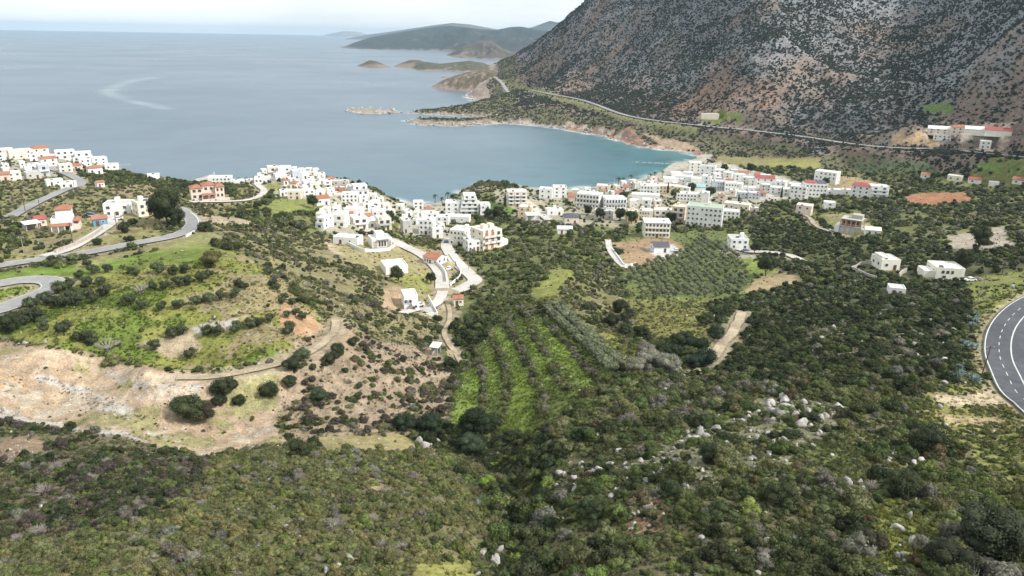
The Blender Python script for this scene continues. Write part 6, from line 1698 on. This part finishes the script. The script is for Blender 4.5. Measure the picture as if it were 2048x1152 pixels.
# the largest ones in view are plants of their own
app = np.where(vis & (rr < 330), size / slant, 0)
pick_solo = np.argsort(-app)[:300]
solo = np.zeros(len(x), bool); solo[pick_solo] = True
KL = {'dark': 'dark green', 'green': 'mid green', 'olive': 'olive green', 'grey': 'grey twiggy', 'light': 'fresh light green', 'rust': 'rusty brown', 'yellow': 'yellow flowering', 'purple': 'purple-brown', 'teal': 'bluish green', 'slate': 'slate green', 'khaki': 'pale khaki', 'deep': 'very dark green'}
ZL = {'fore': 'on the stony foreground slope', 'foreleft': 'in the low scrub of the near left hill', 'foregrey': 'on the shady back of the near left hill', 'bare': 'on bare earth', 'brown': 'on the brown eroded slope above the valley', 'terrace': 'among the olive terraces',
      'slope': 'on the scrubby hillside below the village', 'darkwood': 'in the dark thicket beside the road bend', 'hedge': 'in the overgrown orchard rows', 'meadow': 'on the grassy knoll', 'gullywood': 'in the valley-floor thicket', 'verge': 'on the grassy road verge', 'grove': 'beside the grove', 'valley': 'in the lower valley', 'oliveband': 'on the spur above the valley'}
for i in pick_solo:
    o = bpy.data.objects.new('shrub', NEAR[int(i) % len(NEAR)]); COL.objects.link(o)
    s_ = float(size[i]); o.location = (x[i], y[i], z[i] - .06 * s_); o.rotation_euler = (0, 0, float(rotz[i])); o.scale = (s_, s_ * random.uniform(.9, 1.1), s_ * random.uniform(.85, 1.15))
    o['tint'] = [float(q) for q in tint[i]]
    kn, zn = KN[kind[i]], ZONES[zid[i]][0]
    lab = '%s %s shrub growing near %s' % ('big rounded' if s_ > 3.0 else 'rounded', KL[kn], landmark(x[i], y[i]))
    tag(o, lab, 'shrub', KL[kn] + ' shrubs near ' + landmark(x[i], y[i]))
m1 = (rr < 260) & ~solo; m2 = (rr >= 260) & (rr < 820) & ~solo; m3 = rr >= 820
pk = np.where((kind == KN.index('grey')) & (g_.random(len(x)) < .25), len(NEAR) + (np.arange(len(x)) % 2), np.arange(len(x)) % len(NEAR))
mass('maquis_scrub', 'dense mixed maquis scrub covering the near slopes', 'scrub', x[m1], y[m1], z[m1] - .06 * size[m1], s3(size[m1], g_), r3(rotz[m1]), pk[m1], tint[m1], C_NEAR)
mass('valley_scrub', 'scrub and small trees covering the valley and middle hillsides', 'scrub', x[m2], y[m2], z[m2] - .06 * size[m2], s3(size[m2], g_), r3(rotz[m2]), np.arange(m2.sum()) % len(MIDP), tint[m2], C_MID)
mass('mountain_scrub', 'dark scattered scrub over the pale rocky mountain and far shore', 'scrub', x[m3], y[m3], z[m3] - .06 * size[m3], s3(size[m3], g_), r3(rotz[m3]), np.arange(m3.sum()) % len(FARP), tint[m3], C_FAR)
# low undergrowth between the shrubs
ud = np.where((RR < 215) & CLEAR & np.isin(ZID, [ZI[q] for q in ('fore', 'foregrey', 'gullywood', 'darkwood', 'verge', 'slope', 'foreleft')]), .85, 0.0) * np.clip(1 + 1.2 * fbm(X, Y, 6, 3, 231), .1, 2.2) * np.where(STONY > .45, .25, 1)
ux, uy, uz, ui, uj = sample(ud, 15)
uk = np.array([KINDS[q] for q in ('green', 'olive', 'light', 'dark', 'khaki', 'grey')])[g_.choice(6, len(ux), p=[.34, .2, .16, .16, .08, .06])] * g_.uniform(.75, 1.15, (len(ux), 1))
uk = np.where((ZID[ui, uj] == ZI['foreleft'])[:, None], uk * 1.1, uk); us_ = g_.uniform(.45, 1.15, len(ux))
mass('undergrowth', 'low leafy undergrowth filling the gaps between the near shrubs', 'undergrowth', ux, uy, uz - .05, s3(us_, g_, .6, 1.0), r3(g_.uniform(0, 6.28, len(ux))), np.arange(len(ux)) % len(MIDP), uk, C_MID)
print('SCRUB', m1.sum(), m2.sum(), m3.sum())
# grass and weeds
gd = np.where((RR < 250) & CLEAR & (ZID != ZI['bare']), 0.55, 0.0)
lum = SOIL[..., 1] - SOIL[..., 0]
gd = np.where((RR < 250) & CLEAR & (lum > 0.005), 2.0, gd) * np.clip(1 + fbm(X, Y, 5, 3, 171), .1, 2)
gx, gy, gz, gi, gj = sample(gd, 9)
g2 = np.random.default_rng(19)
gt = SOIL[gi, gj] * g2.uniform(.75, 1.35, (len(gx), 1)); gs = g2.uniform(.35, .95, len(gx))
mass('grass', 'rough grass and low weeds between the shrubs', 'grass', gx, gy, gz, s3(gs, g2), r3(g2.uniform(0, 6.28, len(gx))), np.arange(len(gx)) % len(TUFT), gt, C_TUFT)
print('GRASS', len(gx))
# limestone boulders
rd = np.where((RR < 320) & CLEAR, np.where(STONY > .4, (STONY - .35) * .55, 0.012) + np.where((ZID == ZI['bare']) & (RR < 230), .30, 0), 0) * np.clip(1 + 2.2 * fbm(X, Y, 6, 3, 181), 0, 3)
rx, ry, rz_, ri, rj = sample(rd, 12)
rs = .35 + 1.5 * g2.beta(1.0, 4.0, len(rx))
rs = np.where(ZID[ri, rj] == ZI['none'], rs * .45, rs); rs = np.where(ZID[ri, rj] == ZI['bare'], rs * .42, rs)
BIG = []
def rocks_at(u, v, n_, su, sv, lo, hi):
    for k in range(int(n_ * 1.3)): BIG.append((u + random.gauss(0, su * 1.5), v + random.gauss(0, sv * 1.5), random.uniform(lo, hi) * 1.1))
rocks_at(1590, 828, 22, 32, 9, .9, 2.6); rocks_at(1400, 868, 6, 10, 6, .9, 2.0); rocks_at(1372, 880, 4, 10, 8, .8, 1.8); rocks_at(1500, 880, 10, 18, 20, .6, 1.6); rocks_at(1515, 905, 8, 16, 14, .6, 1.5)
rocks_at(1262, 1045, 12, 14, 22, .5, 1.3); rocks_at(1216, 1132, 2, 6, 4, .7, 1.1); rocks_at(1246, 1134, 2, 8, 4, .7, 1.1); rocks_at(868, 893, 3, 12, 4, 1.6, 3.0); rocks_at(985, 1112, 5, 14, 5, .8, 1.6)
rocks_at(1712, 967, 4, 10, 6, .7, 1.5); rocks_at(1645, 1074, 2, 4, 3, .8, 1.1); rocks_at(1822, 1092, 2, 6, 4, .9, 1.3); rocks_at(1160, 925, 10, 30, 12, .7, 1.7); rocks_at(1300, 940, 12, 50, 22, .6, 1.4)
rocks_at(1180, 960, 6, 24, 14, .6, 1.5); rocks_at(1850, 690, 6, 16, 14, .8, 1.8); rocks_at(1925, 635, 5, 8, 10, .8, 1.6); rocks_at(1770, 670, 8, 50, 20, .6, 1.4); rocks_at(1650, 660, 8, 50, 20, .6, 1.2); rocks_at(1380, 765, 6, 14, 8, .7, 1.4)
rocks_at(1780, 930, 8, 14, 10, .5, 1.0); rocks_at(560, 1050, 2, 4, 4, .9, 1.4); rocks_at(600, 1085, 2, 6, 4, .7, 1.2); rocks_at(60, 690, 3, 10, 3, .8, 1.4); rocks_at(695, 1130, 3, 14, 8, .6, 1.0)
bx = np.array([np.append(ground(u, v), s_) for u, v, s_ in BIG])
rx = np.concatenate([rx, bx[:, 0]]); ry = np.concatenate([ry, bx[:, 1]]); rz_ = np.concatenate([rz_, bx[:, 2]]); rs = np.concatenate([rs, bx[:, 3]])
rsl = np.sqrt(rx ** 2 + ry ** 2 + (CAMZ - rz_) ** 2)
ru, rv = project(rx, ry, rz_)
rap = np.where(visible(rx, ry, rz_) & (ru > 0) & (ru < 2048) & (rv < 1160), rs / rsl, 0)
rsolo = np.argsort(-rap)[:290]
rm = np.ones(len(rx), bool); rm[rsolo] = False
rrot = g2.uniform(-.35, .35, (len(rx), 3)); rrot[:, 2] = g2.uniform(0, 6.28, len(rx))
for i in rsolo:
    o = bpy.data.objects.new('boulder', ROCKS[int(i) % len(ROCKS)]); COL.objects.link(o)
    o.location = (rx[i], ry[i], rz_[i]); o.rotation_euler = tuple(map(float, rrot[i])); s_ = float(rs[i]); o.scale = (s_, s_, s_ * random.uniform(.8, 1.2))
    sz = 'big' if s_ > 1.7 else ('mid-sized' if s_ > 1.1 else 'small'); lmk = landmark(rx[i], ry[i])
    lmk = 'the shrubs' if lmk == 'the lone round rock' and s_ < 1 else lmk
    tag(o, '%s pale limestone boulder lying near %s' % (sz, lmk), 'boulder', '%s boulders near %s' % (sz, lmk))
mass('loose_stones', 'small loose limestone stones strewn over the slopes', 'stones', rx[rm], ry[rm], rz_[rm], s3(rs[rm], g2), rrot[rm], np.arange(rm.sum()) % len(ROCKS), np.ones((rm.sum(), 3)), C_ROCK)

# crags and broken rock along the far shore, the islet and the beach headland
cd = np.where((SDW > -3) & (SDW < 16) & (RR > 880) & (SDW < 9 + 9 * fbm(X, Y, 25, 3, 241)), .02, 0.0)
cd = np.where((UG > 900) & (UG < 1030) & (RR > 540) & (RR < 760) & (SDW > -2) & (SDW < 12), .05, cd)
kx, ky, kz, ki, kj = sample(cd, 17)
ks = g2.uniform(1.6, 6.5, len(kx)) * np.clip(np.hypot(kx, ky) / 1300, .5, 1.3)
krot = g2.uniform(-.5, .5, (len(kx), 3)); krot[:, 2] = g2.uniform(0, 6.28, len(kx))
mass('shore_rocks', 'broken pale rock and crags along the far shore', 'rocks', kx, ky, np.maximum(kz, -.3), s3(ks, g2, .5, 1.1), krot, np.arange(len(kx)) % len(ROCKS), np.ones((len(kx), 3)), C_ROCK)
# ------------------------------------------------------------------ single trees
def trunk_mesh(seed, hgt, r0, limbs=4, spread=.3, up=.5):
    g_ = np.random.default_rng(seed); mb = MB()
    p0 = Vector((0, 0, -.1)); p1 = Vector((g_.uniform(-.05, .05), g_.uniform(-.05, .05), hgt))
    mb.tube(p0, p1, r0, r0 * .7, 7)
    for k in range(limbs):
        a = 2 * math.pi * (k + g_.uniform(-.2, .2)) / limbs
        p2 = p1 + Vector((math.cos(a) * spread, math.sin(a) * spread, up * g_.uniform(.7, 1.1))); mb.tube(p1 - Vector((0, 0, .03)), p2, r0 * .6, r0 * .2, 5)
    me = bpy.data.meshes.new('trunk'); me.from_pydata(mb.v, [], mb.f); me.materials.append(MATS['trunk_bark']); me.update(); return me
def crown_mesh(seed, nl, zc, rx_, rz__, leaves, ls, core=.8):
    g_ = np.random.default_rng(seed); lob = [(0, 0, zc, rx_ * .62, rx_ * .62, rz__ * .7)]
    for i in range(nl):
        v_ = g_.normal(size=3); v_[2] = v_[2] * .8 + .15; v_ /= np.linalg.norm(v_); s_ = g_.uniform(.30, .46)
        lob.append((v_[0] * rx_ * .62, v_[1] * rx_ * .62, zc + v_[2] * rz__ * .6, rx_ * s_, rx_ * s_, rz__ * s_))
    return np_mesh('crown', *leafy(lob, leaves, ls, seed + 3, core=core), ['foliage'])
OLV = [(trunk_mesh(800 + i, .14, .05, 4, .18, .22), crown_mesh(810 + i, 9, .44, .5, .42, 130, .036)) for i in range(5)]
BIGT = [(trunk_mesh(830 + i, .25, .035, 5, .25, .35), crown_mesh(840 + i, 14, .62, .5, .5, 380, .021)) for i in range(3)]
CYP = [(trunk_mesh(860, .1, .03, 2, .03, .3), np_mesh('crown', *leafy([(0, 0, .2 + .1 * k, .13 - .010 * k, .13 - .010 * k, .12) for k in range(9)], 40, .03, 861), ['foliage']))]
def palm_parts(seed):
    g_ = np.random.default_rng(seed); mb = MB()
    mb.tube((0, 0, -.1), (.03, 0, .5), .035, .028, 7); mb.tube((.03, 0, .5), (.05, 0, .8), .028, .03, 7)
    t = bpy.data.meshes.new('trunk'); t.from_pydata(mb.v, [], mb.f); t.materials.append(MATS['trunk_bark']); t.update()
    V = []; Fq = []
    for i in range(22):
        a = 2 * math.pi * i / 22 + g_.uniform(-.1, .1); e = g_.uniform(-.2, .9); L_ = g_.uniform(.3, .42); dx, dy = math.cos(a), math.sin(a)
        pr = None
        for s_ in range(5):
            q = s_ / 4; rr_ = L_ * q * math.cos(e); zz = .8 + L_ * q * math.sin(e) - .28 * q * q
            w_ = .045 * (1 - q * .8); k = len(V)
            V += [(.05 + dx * rr_ - dy * w_, dy * rr_ + dx * w_, zz), (.05 + dx * rr_ + dy * w_, dy * rr_ - dx * w_, zz)]
            if s_: Fq.append((k - 2, k - 1, k + 1, k))
    return t, np_mesh('crown', np.array(V), np.array(Fq), np.zeros((0, 3), int), ['foliage'])
PALM = [palm_parts(880)]
def tree(name, parts, loc, size_, tint_, label, cat='tree', group=None, zs_=1.0):
    root = empty(name, loc, random.uniform(0, 6.28)); root.scale = (size_, size_, size_ * zs_); tag(root, label, cat, group)
    t = bpy.data.objects.new('trunk', parts[0]); COL.objects.link(t); t.parent = root
    c = bpy.data.objects.new('crown', parts[1]); COL.objects.link(c); c.parent = root
    v_ = random.uniform(.85, 1.15); c['tint'] = [q * v_ for q in tint_]
    return root
OT = (0.185, 0.205, 0.12); DT = (0.052, 0.064, 0.027)
# olive grove in rows below the dark-roofed bungalow
poly = [(1262,532),(1345,512),(1400,474),(1440,488),(1480,518),(1496,545),(1484,590),(1400,597),(1285,592),(1246,562)]
ga = ground(1400, 560); e1 = np.array([.80, -.60]); e2 = np.array([.60, .80]); k = 0
rows_ = {}
for i in range(-30, 31):
    for j in range(-30, 31):
        p_ = ga[:2] + e1 * i * 4.3 + e2 * j * 6.2 + np.array([random.uniform(-.5, .5), random.uniform(-.5, .5)])
        if p_[1] < 100: continue
        zz = float(hz(*p_)); u_, v_ = project(*p_, zz)
        if in_poly(np.array([u_]), np.array([v_]), poly)[0] and random.random() > .04: rows_.setdefault(j, []).append((i, p_, zz))
for jn, j in enumerate(sorted(rows_)):
    for inn, (i, p_, zz) in enumerate(sorted(rows_[j], key=lambda q: q[0])):
        if k >= 290: continue
        tree('olive_tree', OLV[k % 5], (p_[0], p_[1], zz), random.uniform(2.7, 3.6), OT, 'grove olive tree, %s row up from the knoll, %s from the bungalow end' % (ORD[jn], ORD[inn]), 'olive tree', 'olive trees of the planted grove'); k += 1
print('GROVE', k)
# double olive row down the right edge of the orchard strips
for a, b2, n_, rn in (((1092, 622), (1222, 745), 22, 'orchard-side'), ((1108, 616), (1242, 738), 22, 'middle'), ((1124, 624), (1200, 692), 11, 'knoll-side')):
    for q in range(n_):
        t = (q + random.uniform(-.15, .15)) / (n_ - 1); g0 = ground(a[0] + (b2[0] - a[0]) * t, a[1] + (b2[1] - a[1]) * t)
        tree('olive_tree', OLV[q % 5], tuple(g0), random.uniform(3.2, 4.2), OT, 'grey-green olive tree, %s downhill in the %s row beside the orchard strips' % (ORD[q], rn), 'olive tree', 'olive trees of the planted rows')
# overgrown orchard rows between the grass strips
for rn, (ln, hw_) in enumerate([([(955,708),(970,765),(962,830)], .7), ([(984,664),(1004,725),(1016,785),(998,850)], .8), ([(1014,642),(1048,708),(1078,785),(1084,835)], .9), ([(1050,634),(1088,700),(1130,782)], .8), ([(1086,634),(1138,692),(1194,762)], .6)]):
    L = resample([ground(u, v) for u, v in ln], 1.7)
    T = np.gradient(L[:, :2], axis=0); T /= np.linalg.norm(T, axis=1)[:, None] + 1e-9
    for q in range(len(L)):
        for sg in (-1, 1):
            if random.random() < .38: continue
            px_, py_ = L[q, 0] + T[q, 1] * sg * hw_ * random.uniform(.2, 1.0), L[q, 1] - T[q, 0] * sg * hw_ * random.uniform(.2, 1.0)
            kk = random.choices(['olive', 'grey', 'green', 'dark', 'purple'], [.34, .22, .22, .14, .08])[0]
            o = bpy.data.objects.new('orchard_bush', NEAR[(q + rn) % len(NEAR)]); COL.objects.link(o); s_ = random.uniform(1.3, 2.7)
            o.location = (px_, py_, float(hz(px_, py_)) - .1); o.scale = (s_, s_, s_ * random.uniform(.9, 1.25)); o.rotation_euler = (0, 0, random.uniform(0, 6.28))
            v_ = random.uniform(.85, 1.2); o['tint'] = [c_ * v_ for c_ in KINDS[kk]]
            tag(o, '%s overgrown bush in the %s orchard row from the eroded slope' % (KL[kk], ORD[rn]), 'bush', '%s bushes of the %s orchard row' % (KL[kk], ORD[rn]))
# olives of the left terraces (each as the photograph places it)
for u, v, s_ in [(160,560,4),(172,575,4.5),(188,548,4),(216,545,3.5),(262,548,3.2),(318,548,5),(348,550,4),(372,546,4),(272,552,3),(404,566,4.5),(418,556,3.5),(378,570,4),(356,574,4.5),(332,580,4),(305,578,3.2),(120,588,5),(140,580,4.5),(64,620,5),(92,610,5),(108,612,4),(132,615,5),(158,610,4.5),(148,602,5),(176,598,4),(188,606,4),(210,592,5),(258,612,4.5),(286,618,4),(322,622,4),(358,618,4),(76,642,5),(86,662,4.5),(44,655,4.5),(130,670,5),(168,686,5),(182,690,4.5),(346,675,4),(366,668,4),(416,672,4),(438,670,3.6),(472,664,4),(500,658,4),(520,652,3.6),(540,645,3.6),(310,700,4),(382,718,4),(470,596,4),(478,575,3.6),(420,606,4),(444,600,4),(392,610,3.6),(490,580,3),(570,600,3),(585,610,3),(600,606,3),(566,608,3),(592,630,3),(605,640,3.4),(574,636,3),(545,572,3.5),(555,580,3),(537,550,3.5),(578,668,4.5),(30,660,4.5),(200,572,4),(175,535,3.5)]:
    g0 = ground(u, v); tree('olive_tree', OLV[(u + v) % 5], tuple(g0), s_ * .95, (0.075, 0.092, 0.045), 'dark round olive tree on the terraces near ' + OLM[int(np.argmin(((OLMP - g0) ** 2).sum(1)))][0], 'olive tree', 'olive trees of the hill terraces near ' + OLM[int(np.argmin(((OLMP - g0) ** 2).sum(1)))][0])
# large dark trees and bushes
for u, v, s_, lab in [(335, 452, 13.5, 'big dark broad tree beside the cream house at the brow road'), (318, 440, 9, 'dark tree behind the big broad tree at the brow road'), (352, 455, 8, 'smaller dark tree leaning out from the big broad tree'),
                      (626, 417, 8, 'round dark tree standing alone below the headland village'), (1012, 378, 7, 'tall pale-green tree on the rocky beach headland'), (995, 440, 9, 'dark tree beside the cream hotel roof'), (975, 437, 7, 'dark bushy tree in front of the white annex'),
                      (1383, 385, 8, 'wide dark tree between the beachside building and the school-like block'), (1420, 395, 9, 'dark pine beside the terracotta-roofed tower'), (1350, 398, 8, 'bright dark-green tree behind the yellow row'), (1340, 448, 8, 'dark tree between the yellow apartments and the ivory hotel'), (1262, 448, 9, 'dense dark tree at the foot of the yellow row'), (1240, 440, 8, 'dense dark tree left of the yellow row'),
                      (1510, 508, 6.5, 'round dark tree in the gravel yard of the lone white house'), (1532, 552, 9, 'wide dark tree below the gravel yard of the lone house'), (1925, 545, 9, 'round dark tree right of the wide ivory villa'), (1955, 500, 11, 'umbrella-shaped dark tree in a clearing of the valley'), (862, 568, 5, 'dark tree beside the bend of the village street'), (795, 566, 7, 'dark bush above the house with round windows'),
                      (1500, 345, 9, 'dark tree standing in the field behind the town'), (1448, 345, 8, 'dark bush beside the white building at the field edge'), (1650, 372, 7, 'dark tree in front of the large white house'), (780, 448, 8, 'dark tree between the cream house and the grey blank block'), (1770, 392, 7, 'dark tree at the corner of the red-roofed hotel'), (1246, 405, 8, 'dark tree right of the white hotel wings'), (1200, 440, 8, 'dark tree in the gardens below the white hotel wings'), (1175, 430, 7, 'dark garden tree near the brownish villa')]:
    g0 = ground(u, v); tree('broad_tree', BIGT[(u + v) % 3], tuple(g0), s_, DT if 'pale' not in lab and 'bright' not in lab else (0.09, 0.11, 0.05), lab, 'tree')
for u, v, s_, tnt, lab in [(378, 838, 8.5, DT, 'big dark bush on the quarry rim beside a smaller one'), (402, 842, 6.5, (0.055, 0.05, 0.03), 'brownish dark bush joined to the big bush on the quarry rim'), (450, 788, 6.2, DT, 'round dark bush standing on the bare quarry slope'), (440, 812, 3.6, DT, 'small dark bush below the round bush on the quarry slope'), (478, 810, 3.8, DT, 'small dark bush right of the round quarry bush'),
                           (602, 722, 5.2, (0.06, 0.085, 0.04), 'bright green bush at the top of the bare slope'), (582, 742, 4.6, DT, 'dark bush just below the bright green bush'), (580, 772, 4, DT, 'dark bush halfway down the bare slope'), (664, 726, 4.4, DT, 'dark bush on the crest beside another'), (676, 712, 4.6, (0.06, 0.07, 0.03), 'rounded green bush on the crest of the bare slope'), (708, 690, 3.6, DT, 'upright dark bush on the sandy brow'), (538, 795, 5.5, DT, 'spreading dark bush at the lower bare slope'),
                           (640, 800, 4.5, (0.05, 0.075, 0.04), 'green bush in the middle of the eroded slope'), (600, 915, 5.2, DT, 'dark bush at the end of the quarry track'), (960, 870, 9, (0.03, 0.045, 0.02), 'big dark tree closing the lower end of the green orchard strip'), (940, 862, 6, (0.03, 0.045, 0.02), 'dark tree beside the big tree at the orchard end'), (945, 905, 6, (0.06, 0.085, 0.05), 'bluish-green bush below the big tree at the orchard end'), (860, 865, 6, (0.04, 0.06, 0.03), 'dark green tree on the valley side of the eroded slope'), (810, 860, 6, (0.04, 0.06, 0.03), 'dark green tree at the foot of the eroded slope'), (975, 975, 3.2, (0.16, 0.25, 0.04), 'bright lime green sapling in the valley thicket'),
                           (1300, 735, 7, (0.27, 0.26, 0.21), 'tall silvery-grey leafless tree in the clump at the valley fork'), (1270, 745, 6, (0.23, 0.225, 0.16), 'rounded grey-green tree in the clump at the valley fork'), (1335, 745, 7.5, (0.25, 0.25, 0.19), 'wide silvery tree at the right of the grey clump'), (1290, 712, 5.5, (0.26, 0.25, 0.20), 'smaller silvery tree behind the grey clump'), (1368, 700, 7, (0.038, 0.054, 0.026), 'dense dark tree beside the sandy track'), (1395, 705, 7, (0.038, 0.054, 0.026), 'second dense dark tree beside the sandy track'), (1410, 735, 6.5, (0.035, 0.055, 0.035), 'dark tree at the foot of the sandy track'), (1345, 715, 6, (0.038, 0.054, 0.026), 'dark tree between the grey clump and the sandy track'), (1385, 735, 5.5, (0.045, 0.06, 0.045), 'grey-dark tree below the pair beside the sandy track'),
                           (1280, 675, 5.5, DT, 'dark tree at the lower left edge of the knoll'), (1430, 680, 6, (0.05, 0.06, 0.035), 'bushy tree on the right side of the knoll'), (1410, 650, 6, DT, 'dark tree at the upper right side of the knoll'), (1240, 625, 6.5, DT, 'dark tree in the dip left of the knoll'), (1225, 655, 6, DT, 'dark tree below the dip left of the knoll'), (1250, 668, 5, DT, 'dark tree where the sandy path leaves the knoll'), (1262, 635, 4.5, (0.08, 0.095, 0.05), 'pale tree above the dip left of the knoll'),
                           (1980, 1105, 8.0, (0.045, 0.055, 0.03), 'huge dark mixed bush in the lower right foreground'), (1900, 1148, 5.5, (0.045, 0.052, 0.028), 'dark round bush below the huge mixed bush'), (1850, 905, 6.5, (0.04, 0.052, 0.025), 'wide dark bush on the stony rise left of the verge'), (1805, 985, 4.5, DT, 'dark round bush on the grassy lower slope'), (1340, 995, 3.8, (0.05, 0.07, 0.03), 'round green bush among the pale boulders'), (1420, 925, 4, (0.05, 0.065, 0.03), 'dark green bush beside the boulder outcrop'), (1560, 1010, 4.2, DT, 'dark bush in the middle of the stony slope'), (1180, 1040, 4, (0.05, 0.07, 0.03), 'rounded dark tree on the valley side of the stony slope'), (1740, 1100, 3.5, (0.055, 0.05, 0.03), 'brownish bush on the near stony slope'),
                           (15, 665, 7.5, DT, 'large dark tree at the left end of the terraces'), (40, 650, 6, DT, 'dark tree beside the hairpin bend at the terrace edge'), (250, 465, 5.5, DT, 'round dark bush on the bank below the brow road'), (265, 452, 4.5, DT, 'dark bush on the bank above the round one'), (195, 490, 4, DT, 'small dark bush beside the drive wall'), (410, 462, 6, DT, 'dark bush on the outside of the brow road bend'), (425, 535, 7.5, (0.13, 0.12, 0.05), 'wide yellowish bush at the right end of the terraces'), (455, 500, 4, DT, 'dark bush on the ridge beyond the terraces'), (478, 500, 4, DT, 'second dark bush on the ridge beyond the terraces'), (1440, 560, 0, DT, '')]:
    if s_ <= 0: continue
    g0 = ground(u, v); tree('wild_tree', BIGT[(u * 3 + v) % 3], (g0[0], g0[1], g0[2] - .12 * s_), s_, tnt, lab, 'tree', zs_=random.uniform(.68, .85))
for u, v, s_ in [(870,408,9),(895,405,10),(885,412,8),(1236,372,9),(1246,370,8),(1262,366,9),(1300,362,8),(1310,360,9),(1324,356,8)]:
    g0 = ground(u, v); tree('palm_tree', PALM[0], tuple(g0), s_, (0.06, 0.085, 0.03), 'palm tree along the town beach', 'palm tree', 'palm trees along the beach')
for u, v, s_ in [(1010,415,10),(1130,395,9),(1335,388,9),(1562,398,9),(1476,410,8)]:
    g0 = ground(u, v); tree('cypress', CYP[0], tuple(g0), s_, (0.03, 0.045, 0.02), 'slender dark cypress between town houses', 'cypress', 'cypresses in the town')
# leafless pale trees on the terraces
for u, v, s_, lab in [(218, 705, 6.5, 'pale leafless fig tree near the lower terrace edge'), (282, 590, 5, 'pale leafless tree in the middle of the terraces')]:
    g0 = ground(u, v); root = empty('bare_tree', tuple(g0), 0); tag(root, lab, 'tree')
    mb = MB()
    for k in range(3): mb.tube((0, 0, -.2), (math.cos(k * 2.1) * .5, math.sin(k * 2.1) * .5, 1.2), .16, .11, 6)
    mb.build('trunk', 'twig_bark', root)
    mb = MB()
    for k in range(26):
        a = 2 * math.pi * k / 26 + random.uniform(-.1, .1); b0 = Vector((math.cos(a) * .5, math.sin(a) * .5, 1.1)); b1 = b0 + Vector((math.cos(a) * s_ * .2, math.sin(a) * s_ * .2, random.uniform(.5, 1.6)))
        mb.tube(b0, b1, .09, .06, 4)
        for q in range(4):
            b3 = b1 + Vector((math.cos(a + random.uniform(-.8, .8)), math.sin(a + random.uniform(-.8, .8)), random.uniform(.1, .8))) * s_ * .16; mb.tube(b1, b3, .05, .025, 4)
    mb.build('branches', 'twig_bark', root)
# pale blue-green agaves beside the road
def agave_mesh(seed):
    g_ = np.random.default_rng(seed); V = []; Fq = []
    for i in range(24):
        a = 2.4 * i; e = .15 + 1.2 * i / 24; L_ = .55; dx, dy = math.cos(a), math.sin(a); k = len(V); w_ = .06
        V += [(-dy * w_, dx * w_, .03), (dy * w_, -dx * w_, .03), (dx * L_ * .5 * math.cos(e) + dy * w_, dy * L_ * .5 * math.cos(e) - dx * w_, L_ * .55 * math.sin(e) + .05), (dx * L_ * .5 * math.cos(e) - dy * w_, dy * L_ * .5 * math.cos(e) + dx * w_, L_ * .55 * math.sin(e) + .05), (dx * L_ * math.cos(e), dy * L_ * math.cos(e), L_ * math.sin(e))]
        Fq.append((k, k + 1, k + 2, k + 3)); Fq.append((k + 3, k + 2, k + 4, k + 4))
    V = np.array(V); Fq = [tuple(q) if q[2] != q[3] else q[:3] for q in Fq]
    me = bpy.data.meshes.new('agave'); me.from_pydata([tuple(q) for q in V], [], Fq); me.materials.append(MATS['foliage']); me.update(); return me
AG = agave_mesh(3)
for k in range(34):
    u, v = random.choice([(1935, 690, 14, 16), (1915, 745, 16, 6), (1945, 640, 10, 8), (1952, 760, 6, 10)])[:2]
    g0 = ground(min(u + random.gauss(0, 11), 1952), v + random.gauss(0, 9)); o = bpy.data.objects.new('agave', AG); COL.objects.link(o); o.location = tuple(g0 + np.array([0, 0, .5])); s_ = random.uniform(1.4, 2.6); o.scale = (s_, s_, s_); o.rotation_euler = (0, 0, random.uniform(0, 6)); o['tint'] = (0.24, 0.31, 0.29)
    tag(o, 'pale blue-green agave rosette beside the road bend', 'agave', 'agaves beside the road bend')

# ------------------------------------------------------------------ air
def haze_box():
    mb = MB(); mb.box(-31000, 31000, -3000, 31000, -20, 268)
    m = bpy.data.materials.new('haze'); m.use_nodes = True; n = m.node_tree.nodes; n.clear()
    o = n.new('ShaderNodeOutputMaterial'); v_ = n.new('ShaderNodeVolumePrincipled')
    v_.inputs['Color'].default_value = (0.55, 0.75, 0.97, 1); v_.inputs['Density'].default_value = HAZE
    v_.inputs['Anisotropy'].default_value = 0.0
    m.node_tree.links.new(v_.outputs[0], o.inputs['Volume'])
    MATS['haze'] = m
    tag(mb.build('haze', 'haze'), kind='stuff')
HAZE = 0.00004
haze_box()
